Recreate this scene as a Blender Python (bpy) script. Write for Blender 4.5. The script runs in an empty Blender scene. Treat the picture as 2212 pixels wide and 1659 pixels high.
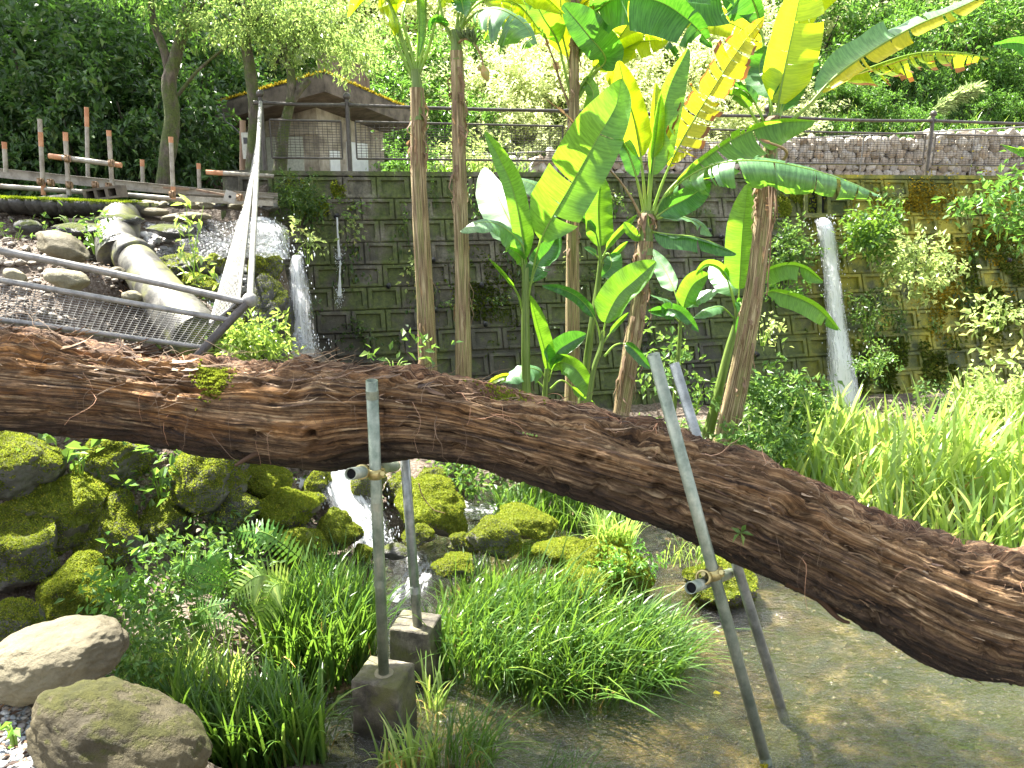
import bpy, math, random
import numpy as np
from mathutils import Vector, Matrix, Quaternion

# ------------------------------------------------------------ camera, sky, sun, exposure
sc = bpy.context.scene
col = sc.collection
PITCH = math.radians(13.8)
CP, SP = math.cos(PITCH), math.sin(PITCH)
CZ = 2.75
FPX = 770.0
cam_d = bpy.data.cameras.new('camera')
cam_d.sensor_width = 36.0
cam_d.lens = 36.0 * FPX / 1024.0
cam_d.clip_start = 0.05
cam_d.clip_end = 400
cam = bpy.data.objects.new('camera', cam_d)
col.objects.link(cam)
cam.location = (0, 0, CZ)
cam.rotation_euler = (math.radians(90) - PITCH, 0, 0)
sc.camera = cam

SUN = Vector((-0.40, 0.30, 0.866)).normalized()
world = bpy.data.worlds.new('World')
sc.world = world
world.use_nodes = True
wn = world.node_tree.nodes
sky = wn.new('ShaderNodeTexSky')
sky.sky_type = 'NISHITA'
sky.sun_disc = False
sky.sun_elevation = math.asin(SUN.z)
sky.sun_rotation = math.atan2(SUN.x, SUN.y)
sky.dust_density = 2.0
bg = wn['Background']
bg.inputs['Strength'].default_value = 0.095
hs = wn.new('ShaderNodeHueSaturation')   # hazy bright sky, less blue
hs.inputs['Saturation'].default_value = 0.42
hs.inputs['Value'].default_value = 1.0
world.node_tree.links.new(sky.outputs[0], hs.inputs['Color'])
world.node_tree.links.new(hs.outputs[0], bg.inputs['Color'])
sun_d = bpy.data.lights.new('sun', 'SUN')
sun_d.energy = 5.0
sun_d.angle = math.radians(0.5)
sun_d.color = (1.0, 0.96, 0.88)
sun = bpy.data.objects.new('sun', sun_d)
col.objects.link(sun)
sun.rotation_euler = SUN.to_track_quat('Z', 'Y').to_euler()
sc.view_settings.view_transform = 'Standard'
sc.view_settings.look = 'None'
sc.view_settings.gamma = 1.0
sc.view_settings.use_curve_mapping = False
sc.view_settings.exposure = 2.6
sc.cycles.max_bounces = 8
sc.cycles.diffuse_bounces = 4
sc.cycles.transparent_max_bounces = 16
sc.cycles.caustics_reflective = False
sc.cycles.caustics_refractive = False

# ------------------------------------------------------------ helpers
S = 1024.0 / 2212.0
R = random.Random(7)
rs = np.random.RandomState(11)

def W(x, y, Y):
    a = (x * S - 512) / FPX; b = (384 - y * S) / FPX
    dy = CP + b * SP; dz = -SP + b * CP
    t = Y / dy
    return Vector((a * t, Y, CZ + dz * t))

def Wz(x, y, z):
    a = (x * S - 512) / FPX; b = (384 - y * S) / FPX
    dy = CP + b * SP; dz = -SP + b * CP
    t = (z - CZ) / dz
    return Vector((a * t, dy * t, z))

def mpp(y, Y):
    """metres per photo unit at depth Y, image height y"""
    b = (384 - y * S) / FPX
    return S / FPX * Y / (CP + b * SP)

def hsh(ix, iy, iz, k):
    n = (ix * 374761393 + iy * 668265263 + iz * 2147483647 + k * 1274126177) & 0xffffffff
    n = ((n ^ (n >> 13)) * 1274126177) & 0xffffffff
    n = n ^ (n >> 16)
    return (n & 0xffff) / 32767.5 - 1.0

def noise(P, seed=0):
    """smooth value noise, P (...,3) -> -1..1"""
    P = np.asarray(P, dtype=np.float64) + 1000.0
    I = np.floor(P).astype(np.int64)
    F = P - I
    F = F * F * F * (F * (F * 6 - 15) + 10)
    out = 0
    for dx in (0, 1):
        wx = F[..., 0] if dx else 1 - F[..., 0]
        for dy in (0, 1):
            wy = F[..., 1] if dy else 1 - F[..., 1]
            for dz in (0, 1):
                wz = F[..., 2] if dz else 1 - F[..., 2]
                out = out + wx * wy * wz * hsh(I[..., 0] + dx, I[..., 1] + dy, I[..., 2] + dz, seed)
    return out

def fbm(P, oct=4, seed=0, gain=0.5):
    a = 1.0; o = 0; P = np.asarray(P, dtype=np.float64); t = 0
    for k in range(oct):
        o = o + a * noise(P * (2.03 ** k) + k * 17.3, seed + k); t += a; a *= gain
    return o / t

def npmesh(name, V, F, mats=(), smooth=True, uv=None, attr=None, midx=None):
    """V (n,3), F (m,3 or 4) int or list of such arrays"""
    V = np.asarray(V, dtype=np.float32).reshape(-1, 3)
    Fs = F if isinstance(F, (list, tuple)) else [F]
    Fs = [np.asarray(f, dtype=np.int32) for f in Fs if len(f)]
    me = bpy.data.meshes.new(name)
    me.vertices.add(len(V))
    me.vertices.foreach_set('co', V.ravel())
    nl = sum(f.size for f in Fs); nf = sum(len(f) for f in Fs)
    me.loops.add(nl)
    li = np.concatenate([f.ravel() for f in Fs])
    me.loops.foreach_set('vertex_index', li)
    me.polygons.add(nf)
    tot = np.concatenate([np.full(len(f), f.shape[1], dtype=np.int32) for f in Fs])
    st = np.concatenate([[0], np.cumsum(tot)[:-1]]).astype(np.int32)
    me.polygons.foreach_set('loop_start', st)
    me.polygons.foreach_set('loop_total', tot)
    me.polygons.foreach_set('use_smooth', np.full(nf, bool(smooth)))
    if midx is not None:
        me.polygons.foreach_set('material_index', np.asarray(midx, dtype=np.int32))
    if uv is not None:
        l = me.uv_layers.new(name='UVMap')
        l.data.foreach_set('uv', np.asarray(uv, dtype=np.float32)[li].ravel())
    if attr is not None:
        for k, v in attr.items():
            a = me.attributes.new(k, 'FLOAT', 'POINT')
            a.data.foreach_set('value', np.asarray(v, dtype=np.float32))
    for m in mats:
        me.materials.append(m)
    me.update(calc_edges=True)
    return me

class MB:
    def __init__(s): s.V = []; s.F = []; s.n = 0; s.A = []
    def add(s, V, F, a=0.5):
        V = np.asarray(V, dtype=np.float64).reshape(-1, 3); F = np.asarray(F, dtype=np.int64)
        if F.shape[1] == 3: F = np.concatenate([F, F[:, 2:3]], axis=1) if False else F
        s.V.append(V); s.F.append(F + s.n); s.n += len(V); s.A.append(np.full(len(V), a) if np.isscalar(a) else a)
    def mesh(s, name, mat, smooth=True):
        V = np.concatenate(s.V)
        q = [f for f in s.F if f.shape[1] == 4]; t = [f for f in s.F if f.shape[1] == 3]
        Fs = []
        if q: Fs.append(np.concatenate(q))
        if t: Fs.append(np.concatenate(t))
        return npmesh(name, V, Fs, mat if isinstance(mat, (list, tuple)) else (mat,), smooth, attr={'tint': np.concatenate(s.A)})
    def tube(s, pts, rad, seg=8, cap=True, a=0.5):
        V, F = tube_geo(pts, rad, seg)
        s.add(V, F, a)
        if cap:
            n = len(pts)
            for k, r in ((0, 1), (n - 1, -1)):
                c = len(V)
                ring = [k * seg + j for j in range(seg)]
                VV = np.concatenate([V[ring], V[ring].mean(axis=0, keepdims=True)])
                FF = [(j, (j + 1) % seg, seg)[::r] for j in range(seg)]
                s.add(VV, FF, a)
    def box(s, c, d, M=None, a=0.5):
        hx, hy, hz = [q / 2 for q in d]
        V = np.array([(x * hx, y * hy, z * hz) for x in (-1, 1) for y in (-1, 1) for z in (-1, 1)])
        if M is not None: V = V @ np.array(M).T
        s.add(V + np.array(c), [(0, 1, 3, 2), (4, 6, 7, 5), (0, 4, 5, 1), (2, 3, 7, 6), (0, 2, 6, 4), (1, 5, 7, 3)], a)

def tube_geo(pts, rad, seg=8):
    P = np.array([tuple(p) for p in pts], dtype=np.float64)
    n = len(P)
    rad = np.full(n, rad) if np.isscalar(rad) else np.asarray(rad)
    T = np.gradient(P, axis=0); ln = np.linalg.norm(T, axis=1)
    ok = np.where(ln > 1e-9)[0]
    for i in np.where(ln <= 1e-9)[0]: T[i] = T[ok[np.argmin(np.abs(ok - i))]]
    T /= np.linalg.norm(T, axis=1, keepdims=True) + 1e-12
    up = np.array([0, 0, 1.0]) if abs(T[0][2]) < 0.9 else np.array([1.0, 0, 0])
    u = np.cross(up, T[0]); u /= np.linalg.norm(u)
    V = []
    ang = np.arange(seg) * 2 * np.pi / seg
    for i in range(n):
        u = u - T[i] * np.dot(u, T[i]); u /= np.linalg.norm(u) + 1e-12
        v = np.cross(T[i], u)
        V.append(P[i] + rad[i] * (np.cos(ang)[:, None] * u + np.sin(ang)[:, None] * v))
    V = np.concatenate(V)
    j = np.arange(seg); j2 = (j + 1) % seg
    F = np.concatenate([np.stack([i * seg + j, i * seg + j2, (i + 1) * seg + j2, (i + 1) * seg + j], 1) for i in range(n - 1)])
    return V, F

def spline(pts, n=24):
    """Catmull-Rom through points -> n samples"""
    P = np.array([tuple(p) for p in pts], dtype=np.float64)
    if len(P) == 2:
        t = np.linspace(0, 1, n)[:, None]; return P[0] * (1 - t) + P[1] * t
    Q = np.vstack([2 * P[0] - P[1], P, 2 * P[-1] - P[-2]])
    d = np.concatenate([[0], np.cumsum(np.linalg.norm(np.diff(P[:, :3], axis=0), axis=1))])
    out = []
    for s_ in np.linspace(0, d[-1], n):
        k = min(max(int(np.searchsorted(d, s_, side='right')) - 1, 0), len(P) - 2)
        t = (s_ - d[k]) / max(d[k + 1] - d[k], 1e-9)
        p0, p1, p2, p3 = Q[k], Q[k + 1], Q[k + 2], Q[k + 3]
        out.append(0.5 * ((2 * p1) + (-p0 + p2) * t + (2 * p0 - 5 * p1 + 4 * p2 - p3) * t * t + (-p0 + 3 * p1 - 3 * p2 + p3) * t ** 3))
    return np.array(out)

def link(name, me, parent=None, loc=None, rot=None, scale=None):
    o = bpy.data.objects.new(name, me); col.objects.link(o)
    if parent is not None: o.parent = parent
    if loc is not None: o.location = loc
    if rot is not None: o.rotation_euler = rot
    if scale is not None: o.scale = scale
    return o
def tag(o, label=None, cat=None, group=None, kind=None):
    if label: o['label'] = label
    if cat: o['category'] = cat
    if group: o['group'] = group
    if kind: o['kind'] = kind
    return o
def thing(name, label, cat, loc=(0, 0, 0), group=None, rot=None):
    return tag(link(name, None, None, loc, rot), label, cat, group)

# ------------------------------------------------------------ materials
class NB:
    def __init__(s, name):
        s.m = bpy.data.materials.new(name); s.m.use_nodes = True
        s.t = s.m.node_tree; s.N = s.t.nodes; s.L = s.t.links
        s.p = s.N['Principled BSDF']; s.out = s.N['Material Output']
    def n(s, t, **kw):
        x = s.N.new(t)
        for k, v in kw.items(): setattr(x, k, v)
        return x
    def l(s, a, b): s.L.new(a, b); return s
    def coord(s, kind='Object', scale=(1, 1, 1)):
        if kind == 'Position': o = s.n('ShaderNodeNewGeometry').outputs['Position']
        else: o = s.n('ShaderNodeTexCoord').outputs[kind]
        mp = s.n('ShaderNodeMapping'); mp.inputs['Scale'].default_value = scale
        s.l(o, mp.inputs[0]); return mp.outputs[0]
    def noise(s, c, scale, detail=4, rough=0.6, dist=0):
        x = s.n('ShaderNodeTexNoise'); x.inputs['Scale'].default_value = scale
        x.inputs['Detail'].default_value = detail; x.inputs['Roughness'].default_value = rough
        x.inputs['Distortion'].default_value = dist
        s.l(c, x.inputs['Vector']); return x.outputs['Fac']
    def ramp(s, f, stops):
        x = s.n('ShaderNodeValToRGB'); e = x.color_ramp.elements
        while len(e) < len(stops): e.new(0.5)
        for i, (p, c) in enumerate(stops):
            e[i].position = p; e[i].color = (c, c, c, 1) if np.isscalar(c) else (*c, 1)
        s.l(f, x.inputs[0]); return x.outputs[0]
    def mix(s, f, a, b, mode='MIX'):
        x = s.n('ShaderNodeMix'); x.data_type = 'RGBA'; x.blend_type = mode
        if np.isscalar(f): x.inputs[0].default_value = f
        else: s.l(f, x.inputs[0])
        for q, i in ((a, 6), (b, 7)):
            if isinstance(q, tuple): x.inputs[i].default_value = (*q, 1)
            else: s.l(q, x.inputs[i])
        return x.outputs[2]
    def math(s, op, a, b=None):
        x = s.n('ShaderNodeMath', operation=op)
        for i, q in enumerate((a, b)):
            if q is None: continue
            if np.isscalar(q): x.inputs[i].default_value = q
            else: s.l(q, x.inputs[i])
        return x.outputs[0]
    def bump(s, h, st=0.5, d=0.02):
        x = s.n('ShaderNodeBump'); x.inputs['Strength'].default_value = st; x.inputs['Distance'].default_value = d
        s.l(h, x.inputs['Height']); s.l(x.outputs[0], s.p.inputs['Normal']); return x.outputs[0]
    def set(s, base=None, rough=None, **kw):
        if base is not None:
            if isinstance(base, tuple): s.p.inputs['Base Color'].default_value = (*base, 1)
            else: s.l(base, s.p.inputs['Base Color'])
        if rough is not None:
            if np.isscalar(rough): s.p.inputs['Roughness'].default_value = rough
            else: s.l(rough, s.p.inputs['Roughness'])
        for k, v in kw.items(): s.p.inputs[k.replace('_', ' ')].default_value = v
        return s
    def translucent(s, colr, fac):
        tr = s.n('ShaderNodeBsdfTranslucent')
        if isinstance(colr, tuple): tr.inputs[0].default_value = (*colr, 1)
        else: s.l(colr, tr.inputs[0])
        mx = s.n('ShaderNodeMixShader'); mx.inputs[0].default_value = fac
        s.l(s.p.outputs[0], mx.inputs[1]); s.l(tr.outputs[0], mx.inputs[2]); s.l(mx.outputs[0], s.out.inputs[0])

def m_leaf(name, c1, c2, tr, fac=0.4, rough=0.4, spec=0.5):
    b = NB(name)
    r = b.n('ShaderNodeNewGeometry').outputs['Random Per Island']
    c = b.ramp(r, [(0, tuple(q * .7 for q in c1)), (0.3, c1), (0.8, c2), (1.0, (min(1, c2[0] * 2.1), min(1, c2[1] * 1.5), c2[2] * 1.3))])
    c = b.mix(.55, c, b.ramp(b.noise(b.coord('Position'), 3.1, 3, .6), [(.38, .5), (.62, 1.25)]), 'MULTIPLY')
    t = b.mix(r, tr, tuple(q * 0.75 for q in tr))
    b.set(c, rough, Specular_IOR_Level=spec); b.translucent(t, fac)
    return b.m

def m_simple(name, c1, c2, scale=8, rough=0.7, bump=0.3, bd=0.01, coord='Object', cs=(1, 1, 1), metal=0, stops=(0.35, 0.65), spec=0.4):
    b = NB(name); c = b.coord(coord, cs)
    f = b.noise(c, scale, 6, 0.65)
    b.set(b.ramp(f, [(stops[0], c1), (stops[1], c2)]), rough, Metallic=metal, Specular_IOR_Level=spec)
    if bump: b.bump(b.noise(c, scale * 4, 5, 0.7), bump, bd)
    return b.m

def m_rock(name, r1, r2, moss1, moss2, amount=0.0, scale=3.0, wet=0.0):
    b = NB(name); c = b.coord('Position')
    f = b.noise(c, scale, 7, 0.65)
    rock = b.ramp(f, [(0.3, r1), (0.52, r2), (0.75, tuple(min(1, q * 1.35) for q in r2))])
    fine = b.noise(c, 46, 4, 0.75)
    rock = b.mix(0.45, rock, b.ramp(fine, [(0.3, 0.25), (0.7, 0.95)]), 'MULTIPLY')
    g = b.n('ShaderNodeNewGeometry'); sx = b.n('ShaderNodeSeparateXYZ'); b.l(g.outputs['Normal'], sx.inputs[0])
    mask = b.math('ADD', b.math('MULTIPLY', sx.outputs[2], 0.38), b.math('MULTIPLY', b.noise(c, 5.5, 6, 0.7), 1.5))
    mask = b.math('ADD', mask, amount - 0.75)
    mr = b.ramp(mask, [(0.16, 0.0), (0.28, 1.0)])
    mossc = b.ramp(b.noise(c, 14, 6, 0.75), [(0.32, moss1), (0.66, moss2)])
    mossc = b.mix(0.5, mossc, b.ramp(b.noise(c, 130, 3, 0.8), [(0.3, 0.35), (0.7, 1.0)]), 'MULTIPLY')
    b.set(b.mix(mr, rock, mossc), b.ramp(mr, [(0, 0.75 - wet), (1, 0.95)]), Specular_IOR_Level=0.35)
    h = b.math('ADD', b.math('MULTIPLY', b.noise(c, 90, 5, 0.8), b.math('ADD', b.math('MULTIPLY', mr, 0.9), 0.35)), b.math('MULTIPLY', b.noise(c, 18, 5, 0.7), 0.8))
    b.bump(h, 0.75, 0.022)
    return b.m

M = {}
M['shrub_in_shade'] = m_leaf('shrub_in_shade', (0.035, 0.078, 0.022), (0.085, 0.165, 0.045), (0.11, 0.25, 0.035), 0.35, 0.38)  # leaf colour darkened to paint in the shade of the left slope
M['shrub_mid'] = m_leaf('shrub_mid', (0.05, 0.12, 0.025), (0.12, 0.24, 0.05), (0.2, 0.42, 0.05), 0.42, 0.4)
M['shrub_sun_glare'] = m_leaf('shrub_sun_glare', (0.38, 0.45, 0.2), (0.64, 0.68, 0.4), (0.85, 0.92, 0.45), 0.5, 0.45)  # leaf colour lifted towards white, painting the overexposed sun into it
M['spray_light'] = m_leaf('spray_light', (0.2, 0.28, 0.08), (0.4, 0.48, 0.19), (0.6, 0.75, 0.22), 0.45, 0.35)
M['tree_leaf'] = m_leaf('tree_leaf', (0.11, 0.19, 0.05), (0.24, 0.35, 0.12), (0.42, 0.58, 0.14), 0.5, 0.35)
M['blade'] = m_leaf('blade', (0.045, 0.11, 0.02), (0.11, 0.215, 0.04), (0.21, 0.38, 0.035), 0.42, 0.33)
M['blade_light'] = m_leaf('blade_light', (0.15, 0.25, 0.06), (0.34, 0.47, 0.15), (0.55, 0.74, 0.12), 0.48, 0.3)
M['herb'] = m_leaf('herb', (0.06, 0.145, 0.03), (0.145, 0.27, 0.07), (0.25, 0.43, 0.06), 0.42, 0.42)
M['fern'] = m_leaf('fern', (0.07, 0.2, 0.03), (0.16, 0.34, 0.07), (0.3, 0.58, 0.06), 0.45, 0.4)
M['ivy'] = m_leaf('ivy', (0.03, 0.07, 0.015), (0.09, 0.15, 0.03), (0.13, 0.25, 0.03), 0.35, 0.35)
M['moss_tuft'] = m_leaf('moss_tuft', (0.09, 0.13, 0.015), (0.27, 0.32, 0.045), (0.42, 0.5, 0.05), 0.4, 0.9, 0.1)
M['moss_dark'] = m_leaf('moss_dark', (0.035, 0.06, 0.012), (0.1, 0.14, 0.022), (0.18, 0.22, 0.025), 0.3, 0.9, 0.1)
M['moss_gold'] = m_leaf('moss_gold', (0.14, 0.11, 0.012), (0.3, 0.24, 0.02), (0.45, 0.36, 0.03), 0.35, 0.9, 0.1)
M['dry_blade'] = m_leaf('dry_blade', (0.3, 0.2, 0.06), (0.5, 0.36, 0.12), (0.5, 0.35, 0.08), 0.35, 0.6)
M['rock_moss'] = m_rock('rock_moss', (0.055, 0.05, 0.042), (0.13, 0.125, 0.105), (0.045, 0.065, 0.012), (0.19, 0.21, 0.035), 0.04)
M['rock_moss_full'] = m_rock('rock_moss_full', (0.05, 0.05, 0.035), (0.13, 0.12, 0.09), (0.07, 0.095, 0.012), (0.26, 0.30, 0.04), 0.24)
M['rock_dark'] = m_rock('rock_dark', (0.022, 0.022, 0.02), (0.075, 0.072, 0.065), (0.03, 0.045, 0.01), (0.12, 0.14, 0.02), -0.05, wet=0.35)
M['rock_tan'] = m_rock('rock_tan', (0.12, 0.105, 0.065), (0.26, 0.235, 0.15), (0.14, 0.14, 0.03), (0.24, 0.23, 0.06), -0.32, 2.0)
M['rock_pale'] = m_rock('rock_pale', (0.085, 0.07, 0.04), (0.17, 0.147, 0.09), (0.16, 0.16, 0.05), (0.26, 0.26, 0.08), -0.42, 2.4)
M['rock_olive'] = m_rock('rock_olive', (0.04, 0.032, 0.015), (0.09, 0.074, 0.035), (0.045, 0.046, 0.012), (0.09, 0.088, 0.02), -0.05, 2.2)
# ------------------------------------------------------------ ground
def wall_y(x, z): return 8.53 + 0.25 * x + 0.4 * z
WALL_TOP = 2.96
gp = [(-.3, 2.5, -.15), (.5, 3, -.13), (1.3, 3.2, -.13), (2.2, 3.5, -.13), (3, 4, -.15), (1.5, 4.3, -.13), (.3, 3.6, -.1), (.8, 4.8, -.1),
      (-.75, 3.5, -.12), (2.2, 4.8, -.12), (3.4, 5.2, -.1), (2.8, 2.5, -.15), (1, 1.8, -.2), (4.5, 4, -.1), (2.0, 5.6, -.1), (1.3, 5.9, -.1),
      (.2, 4.2, -.04), (.9, 4.2, -.06), (-1.15, 4.1, .02), (-1.36, 3.3, -.02), (-1.3, 3.7, -.06), (-.1, 5.4, -.1), (.4, 5.3, -.04),
      (-.2, 6.7, -.08), (-.7, 5.7, -.08), (-.3, 5.9, -.1), (.5, 6.0, -.02), (.6, 6.7, .08), (.8, 7.4, .15), (-.4, 7.6, .2), (-1.1, 6.8, .35), (1.6, 6.6, -.02),
      (-1.4, 2.0, 1.15), (-2.2, 2.0, 1.2), (-1.9, 2.4, 1.05), (-1.3, 2.35, .95), (-1.1, 1.5, 1.2), (0, .6, 1.0), (-.6, 1.7, .5), (-.7, 2.2, .3), (-3, 2.8, 1.1), (-2.2, 3.0, .8), (-1.7, 2.8, .6),
      (-1.28, 5.85, .08), (-1.3, 6.15, .3), (-1.05, 5.6, -.05), (-2.0, 8.2, .6), (-1.2, 8.3, .45), (-.6, 8.2, .4), (-2.0, 7.2, .75), (-1.5, 7.3, .6), (-2.4, 7.75, 1.0), (-1.2, 2.7, .2), (-.9, 2.65, 0.0), (0, -2, 1.2), (-3, 0, 1.25), (3, 0, -.1), (3, -3, .8), (-5, 2, 1.6), (-6, 5, 2.4),
      (3.6, 6.6, .05), (2.6, 6.4, 0.0), (2.2, 7.4, .15), (4, 8, .12), (6, 8.5, .2), (1.2, 8, .2), (5.5, 6, .05), (7, 7, .15), (0, 8.2, .3), (8, 9, .3), (6, 3, .1), (9, 5, .3)]
gp += [(-1.55, 5.4, .02), (-1.6, 5.8, .12), (-1.9, 5.55, .25), (-1.75, 6.1, .3)]
gp += [(-.75, 4.95, -.09), (-.5, 4.75, -.09), (-.85, 4.6, -.08), (-.55, 5.3, -.1), (-.8, 5.3, -.08), (-.2, 5.0, -.08), (-.75, 4.35, -.1)]
gp += [(-1.9, 5.2, .35), (-1.45, 5.1, .15), (-1.45, 4.8, .02), (-1.9, 4.7, .2)]
gp += [tuple(W(*q) - Vector((0, 0, .16 if q[1] > 900 and q[2] > 3.9 else 0))) for q in [(50, 970, 4.7), (100, 1100, 4.5), (40, 1290, 4.0), (200, 1270, 4.1), (300, 1330, 4.0), (300, 1400, 3.7), (420, 1450, 3.75),
      (480, 1500, 3.75), (50, 640, 5.3), (200, 650, 5.4), (50, 520, 6.5), (20, 455, 7.6), (250, 460, 7.4), (430, 480, 7.7), (560, 455, 8.0), (180, 560, 6.2),
      (330, 700, 5.6), (430, 640, 6.2), (470, 700, 5.8), (540, 760, 5.7), (600, 870, 6.4), (640, 800, 7.4), (300, 980, 5.3), (450, 960, 5.8),
      (600, 620, 7.4), (520, 560, 7.4), (740, 990, 6.6), (420, 560, 6.9), (350, 520, 7.2)]]
gp = np.array(gp)

def low_h(X, Y):
    P = np.stack([X.ravel(), Y.ravel()], 1)
    d2 = (P[:, None, 0] - gp[None, :, 0]) ** 2 + (P[:, None, 1] - gp[None, :, 1]) ** 2
    w = 1.0 / (d2 + 0.02) ** 1.7
    return ((w * gp[None, :, 2]).sum(1) / w.sum(1)).reshape(X.shape)

def hill_y0(X):
    t = np.clip((X + 8.0) / 3.0, 0, 1)
    return 10.8 + t * 4.9
def high_h(X, Y):
    y0 = hill_y0(X)
    d = np.maximum(0, Y - y0)
    base = 2.92 + 0.0 * X - 0.28 * np.clip((-2.6 - X) / 1.0, 0, 1)
    sl = 0.95 - 0.25 * np.clip((X - 0) / 10, 0, 1)
    return base + sl * d * (1 - 0.006 * np.minimum(d, 60)) + 0.35 * noise(np.stack([X * .3, Y * .3, 0 * X], -1), 5) * np.minimum(1, d / 2)
def ground_h(X, Y):
    X = np.asarray(X, dtype=float); Y = np.asarray(Y, dtype=float)
    lo, hi = low_h(X, Y), high_h(X, Y)
    edge = np.where(X > -2.75, wall_y(X, WALL_TOP) + 0.12, 8.2)
    t = np.clip((Y - edge) / 0.08, 0, 1)
    tl = np.clip((Y - edge) / 0.8, 0, 1)
    t = np.where(X > -2.75, t, tl * tl * (3 - 2 * tl))
    # rough land, smooth bed
    r = np.clip((lo + 0.02) / 0.25, 0.15, 1)
    lo = lo + r * (0.055 * fbm(np.stack([X * 1.9, Y * 1.9, 0 * X], -1), 3, 3) + 0.03 * fbm(np.stack([X * 9, Y * 9, 0 * X], -1), 3, 9))
    return lo * (1 - t) + hi * t
def gh(x, y): return float(ground_h(np.array([x]), np.array([y]))[0])

xs = np.concatenate([np.linspace(-60, -8, 27)[:-1], np.arange(-8, -5, 0.2), np.arange(-5, 5, 0.05), np.arange(5, 12, 0.25), np.linspace(12, 60, 25)])
ys = np.concatenate([np.linspace(-25, 0.5, 20)[:-1], np.arange(0.5, 9.8, 0.05), np.arange(9.8, 13, 0.1), np.arange(13, 20, 0.3), np.linspace(20, 90, 36)])
GX, GY = np.meshgrid(xs, ys)
GZ = ground_h(GX, GY)
nx, ny = len(xs), len(ys)
idx = np.arange(nx * ny).reshape(ny, nx)
GF = np.stack([idx[:-1, :-1].ravel(), idx[:-1, 1:].ravel(), idx[1:, 1:].ravel(), idx[1:, :-1].ravel()], 1)
b = NB('ground'); c = b.coord('Position')
n1 = b.noise(c, 2.2, 6, 0.65); n2 = b.noise(c, 30, 5, 0.75); n3 = b.noise(c, 9, 4, 0.6)
soil = b.ramp(n2, [(0.3, (0.05, 0.035, 0.025)), (0.5, (0.13, 0.10, 0.075)), (0.7, (0.27, 0.24, 0.2))])
bed = b.ramp(b.noise(c, 5, 7, 0.7), [(0.36, (0.025, 0.018, 0.008)), (0.46, (0.07, 0.045, 0.018)), (0.54, (0.14, 0.098, 0.043)), (0.66, (0.32, 0.24, 0.125))])
vor = b.n('ShaderNodeTexVoronoi'); vor.inputs['Scale'].default_value = 55; b.l(c, vor.inputs['Vector'])
peb = b.n('ShaderNodeSeparateColor'); b.l(vor.outputs['Color'], peb.inputs[0])
bed = b.mix(0.55, bed, b.ramp(peb.outputs[0], [(0.0, 0.6), (0.6, 1.0), (1.0, 1.5)]), 'MULTIPLY')
bed = b.mix(b.ramp(b.noise(c, 1.1, 6, .65, .8), [(0.46, 0.0), (0.56, 0.8)]), bed, (0.035, 0.042, 0.012))
sx = b.n('ShaderNodeSeparateXYZ'); b.l(c, sx.inputs[0])
under = b.ramp(b.math('ADD', sx.outputs[2], b.math('MULTIPLY', n3, 0.1)), [(0.05, 1.0), (0.12, 0.0)])
up = b.ramp(b.math('MULTIPLY', b.math('SUBTRACT', sx.outputs[2], 2.9), 1.0), [(0.05, 0.0), (0.3, 1.0)])
bed = b.mix(.5, bed, b.ramp(b.noise(b.coord('Position', (1, 2.2, 1)), 26, 5, .75), [(.38, .6), (.62, 1.4)]), 'MULTIPLY')
c_ = b.mix(under, soil, bed)
c_ = b.mix(up, c_, b.ramp(n2, [(0.3, (0.03, 0.05, 0.015)), (0.7, (0.10, 0.15, 0.04))]))
b.set(c_, 0.85, Specular_IOR_Level=0.25)
hh = b.math('ADD', b.math('MULTIPLY', vor.outputs['Distance'], -0.7), b.math('MULTIPLY', n2, 1.2))
b.bump(hh, 0.7, 0.02)
M['ground'] = b.m
tag(link('ground', npmesh('ground', np.stack([GX, GY, GZ], -1), GF, [M['ground']])), kind='structure')

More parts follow.
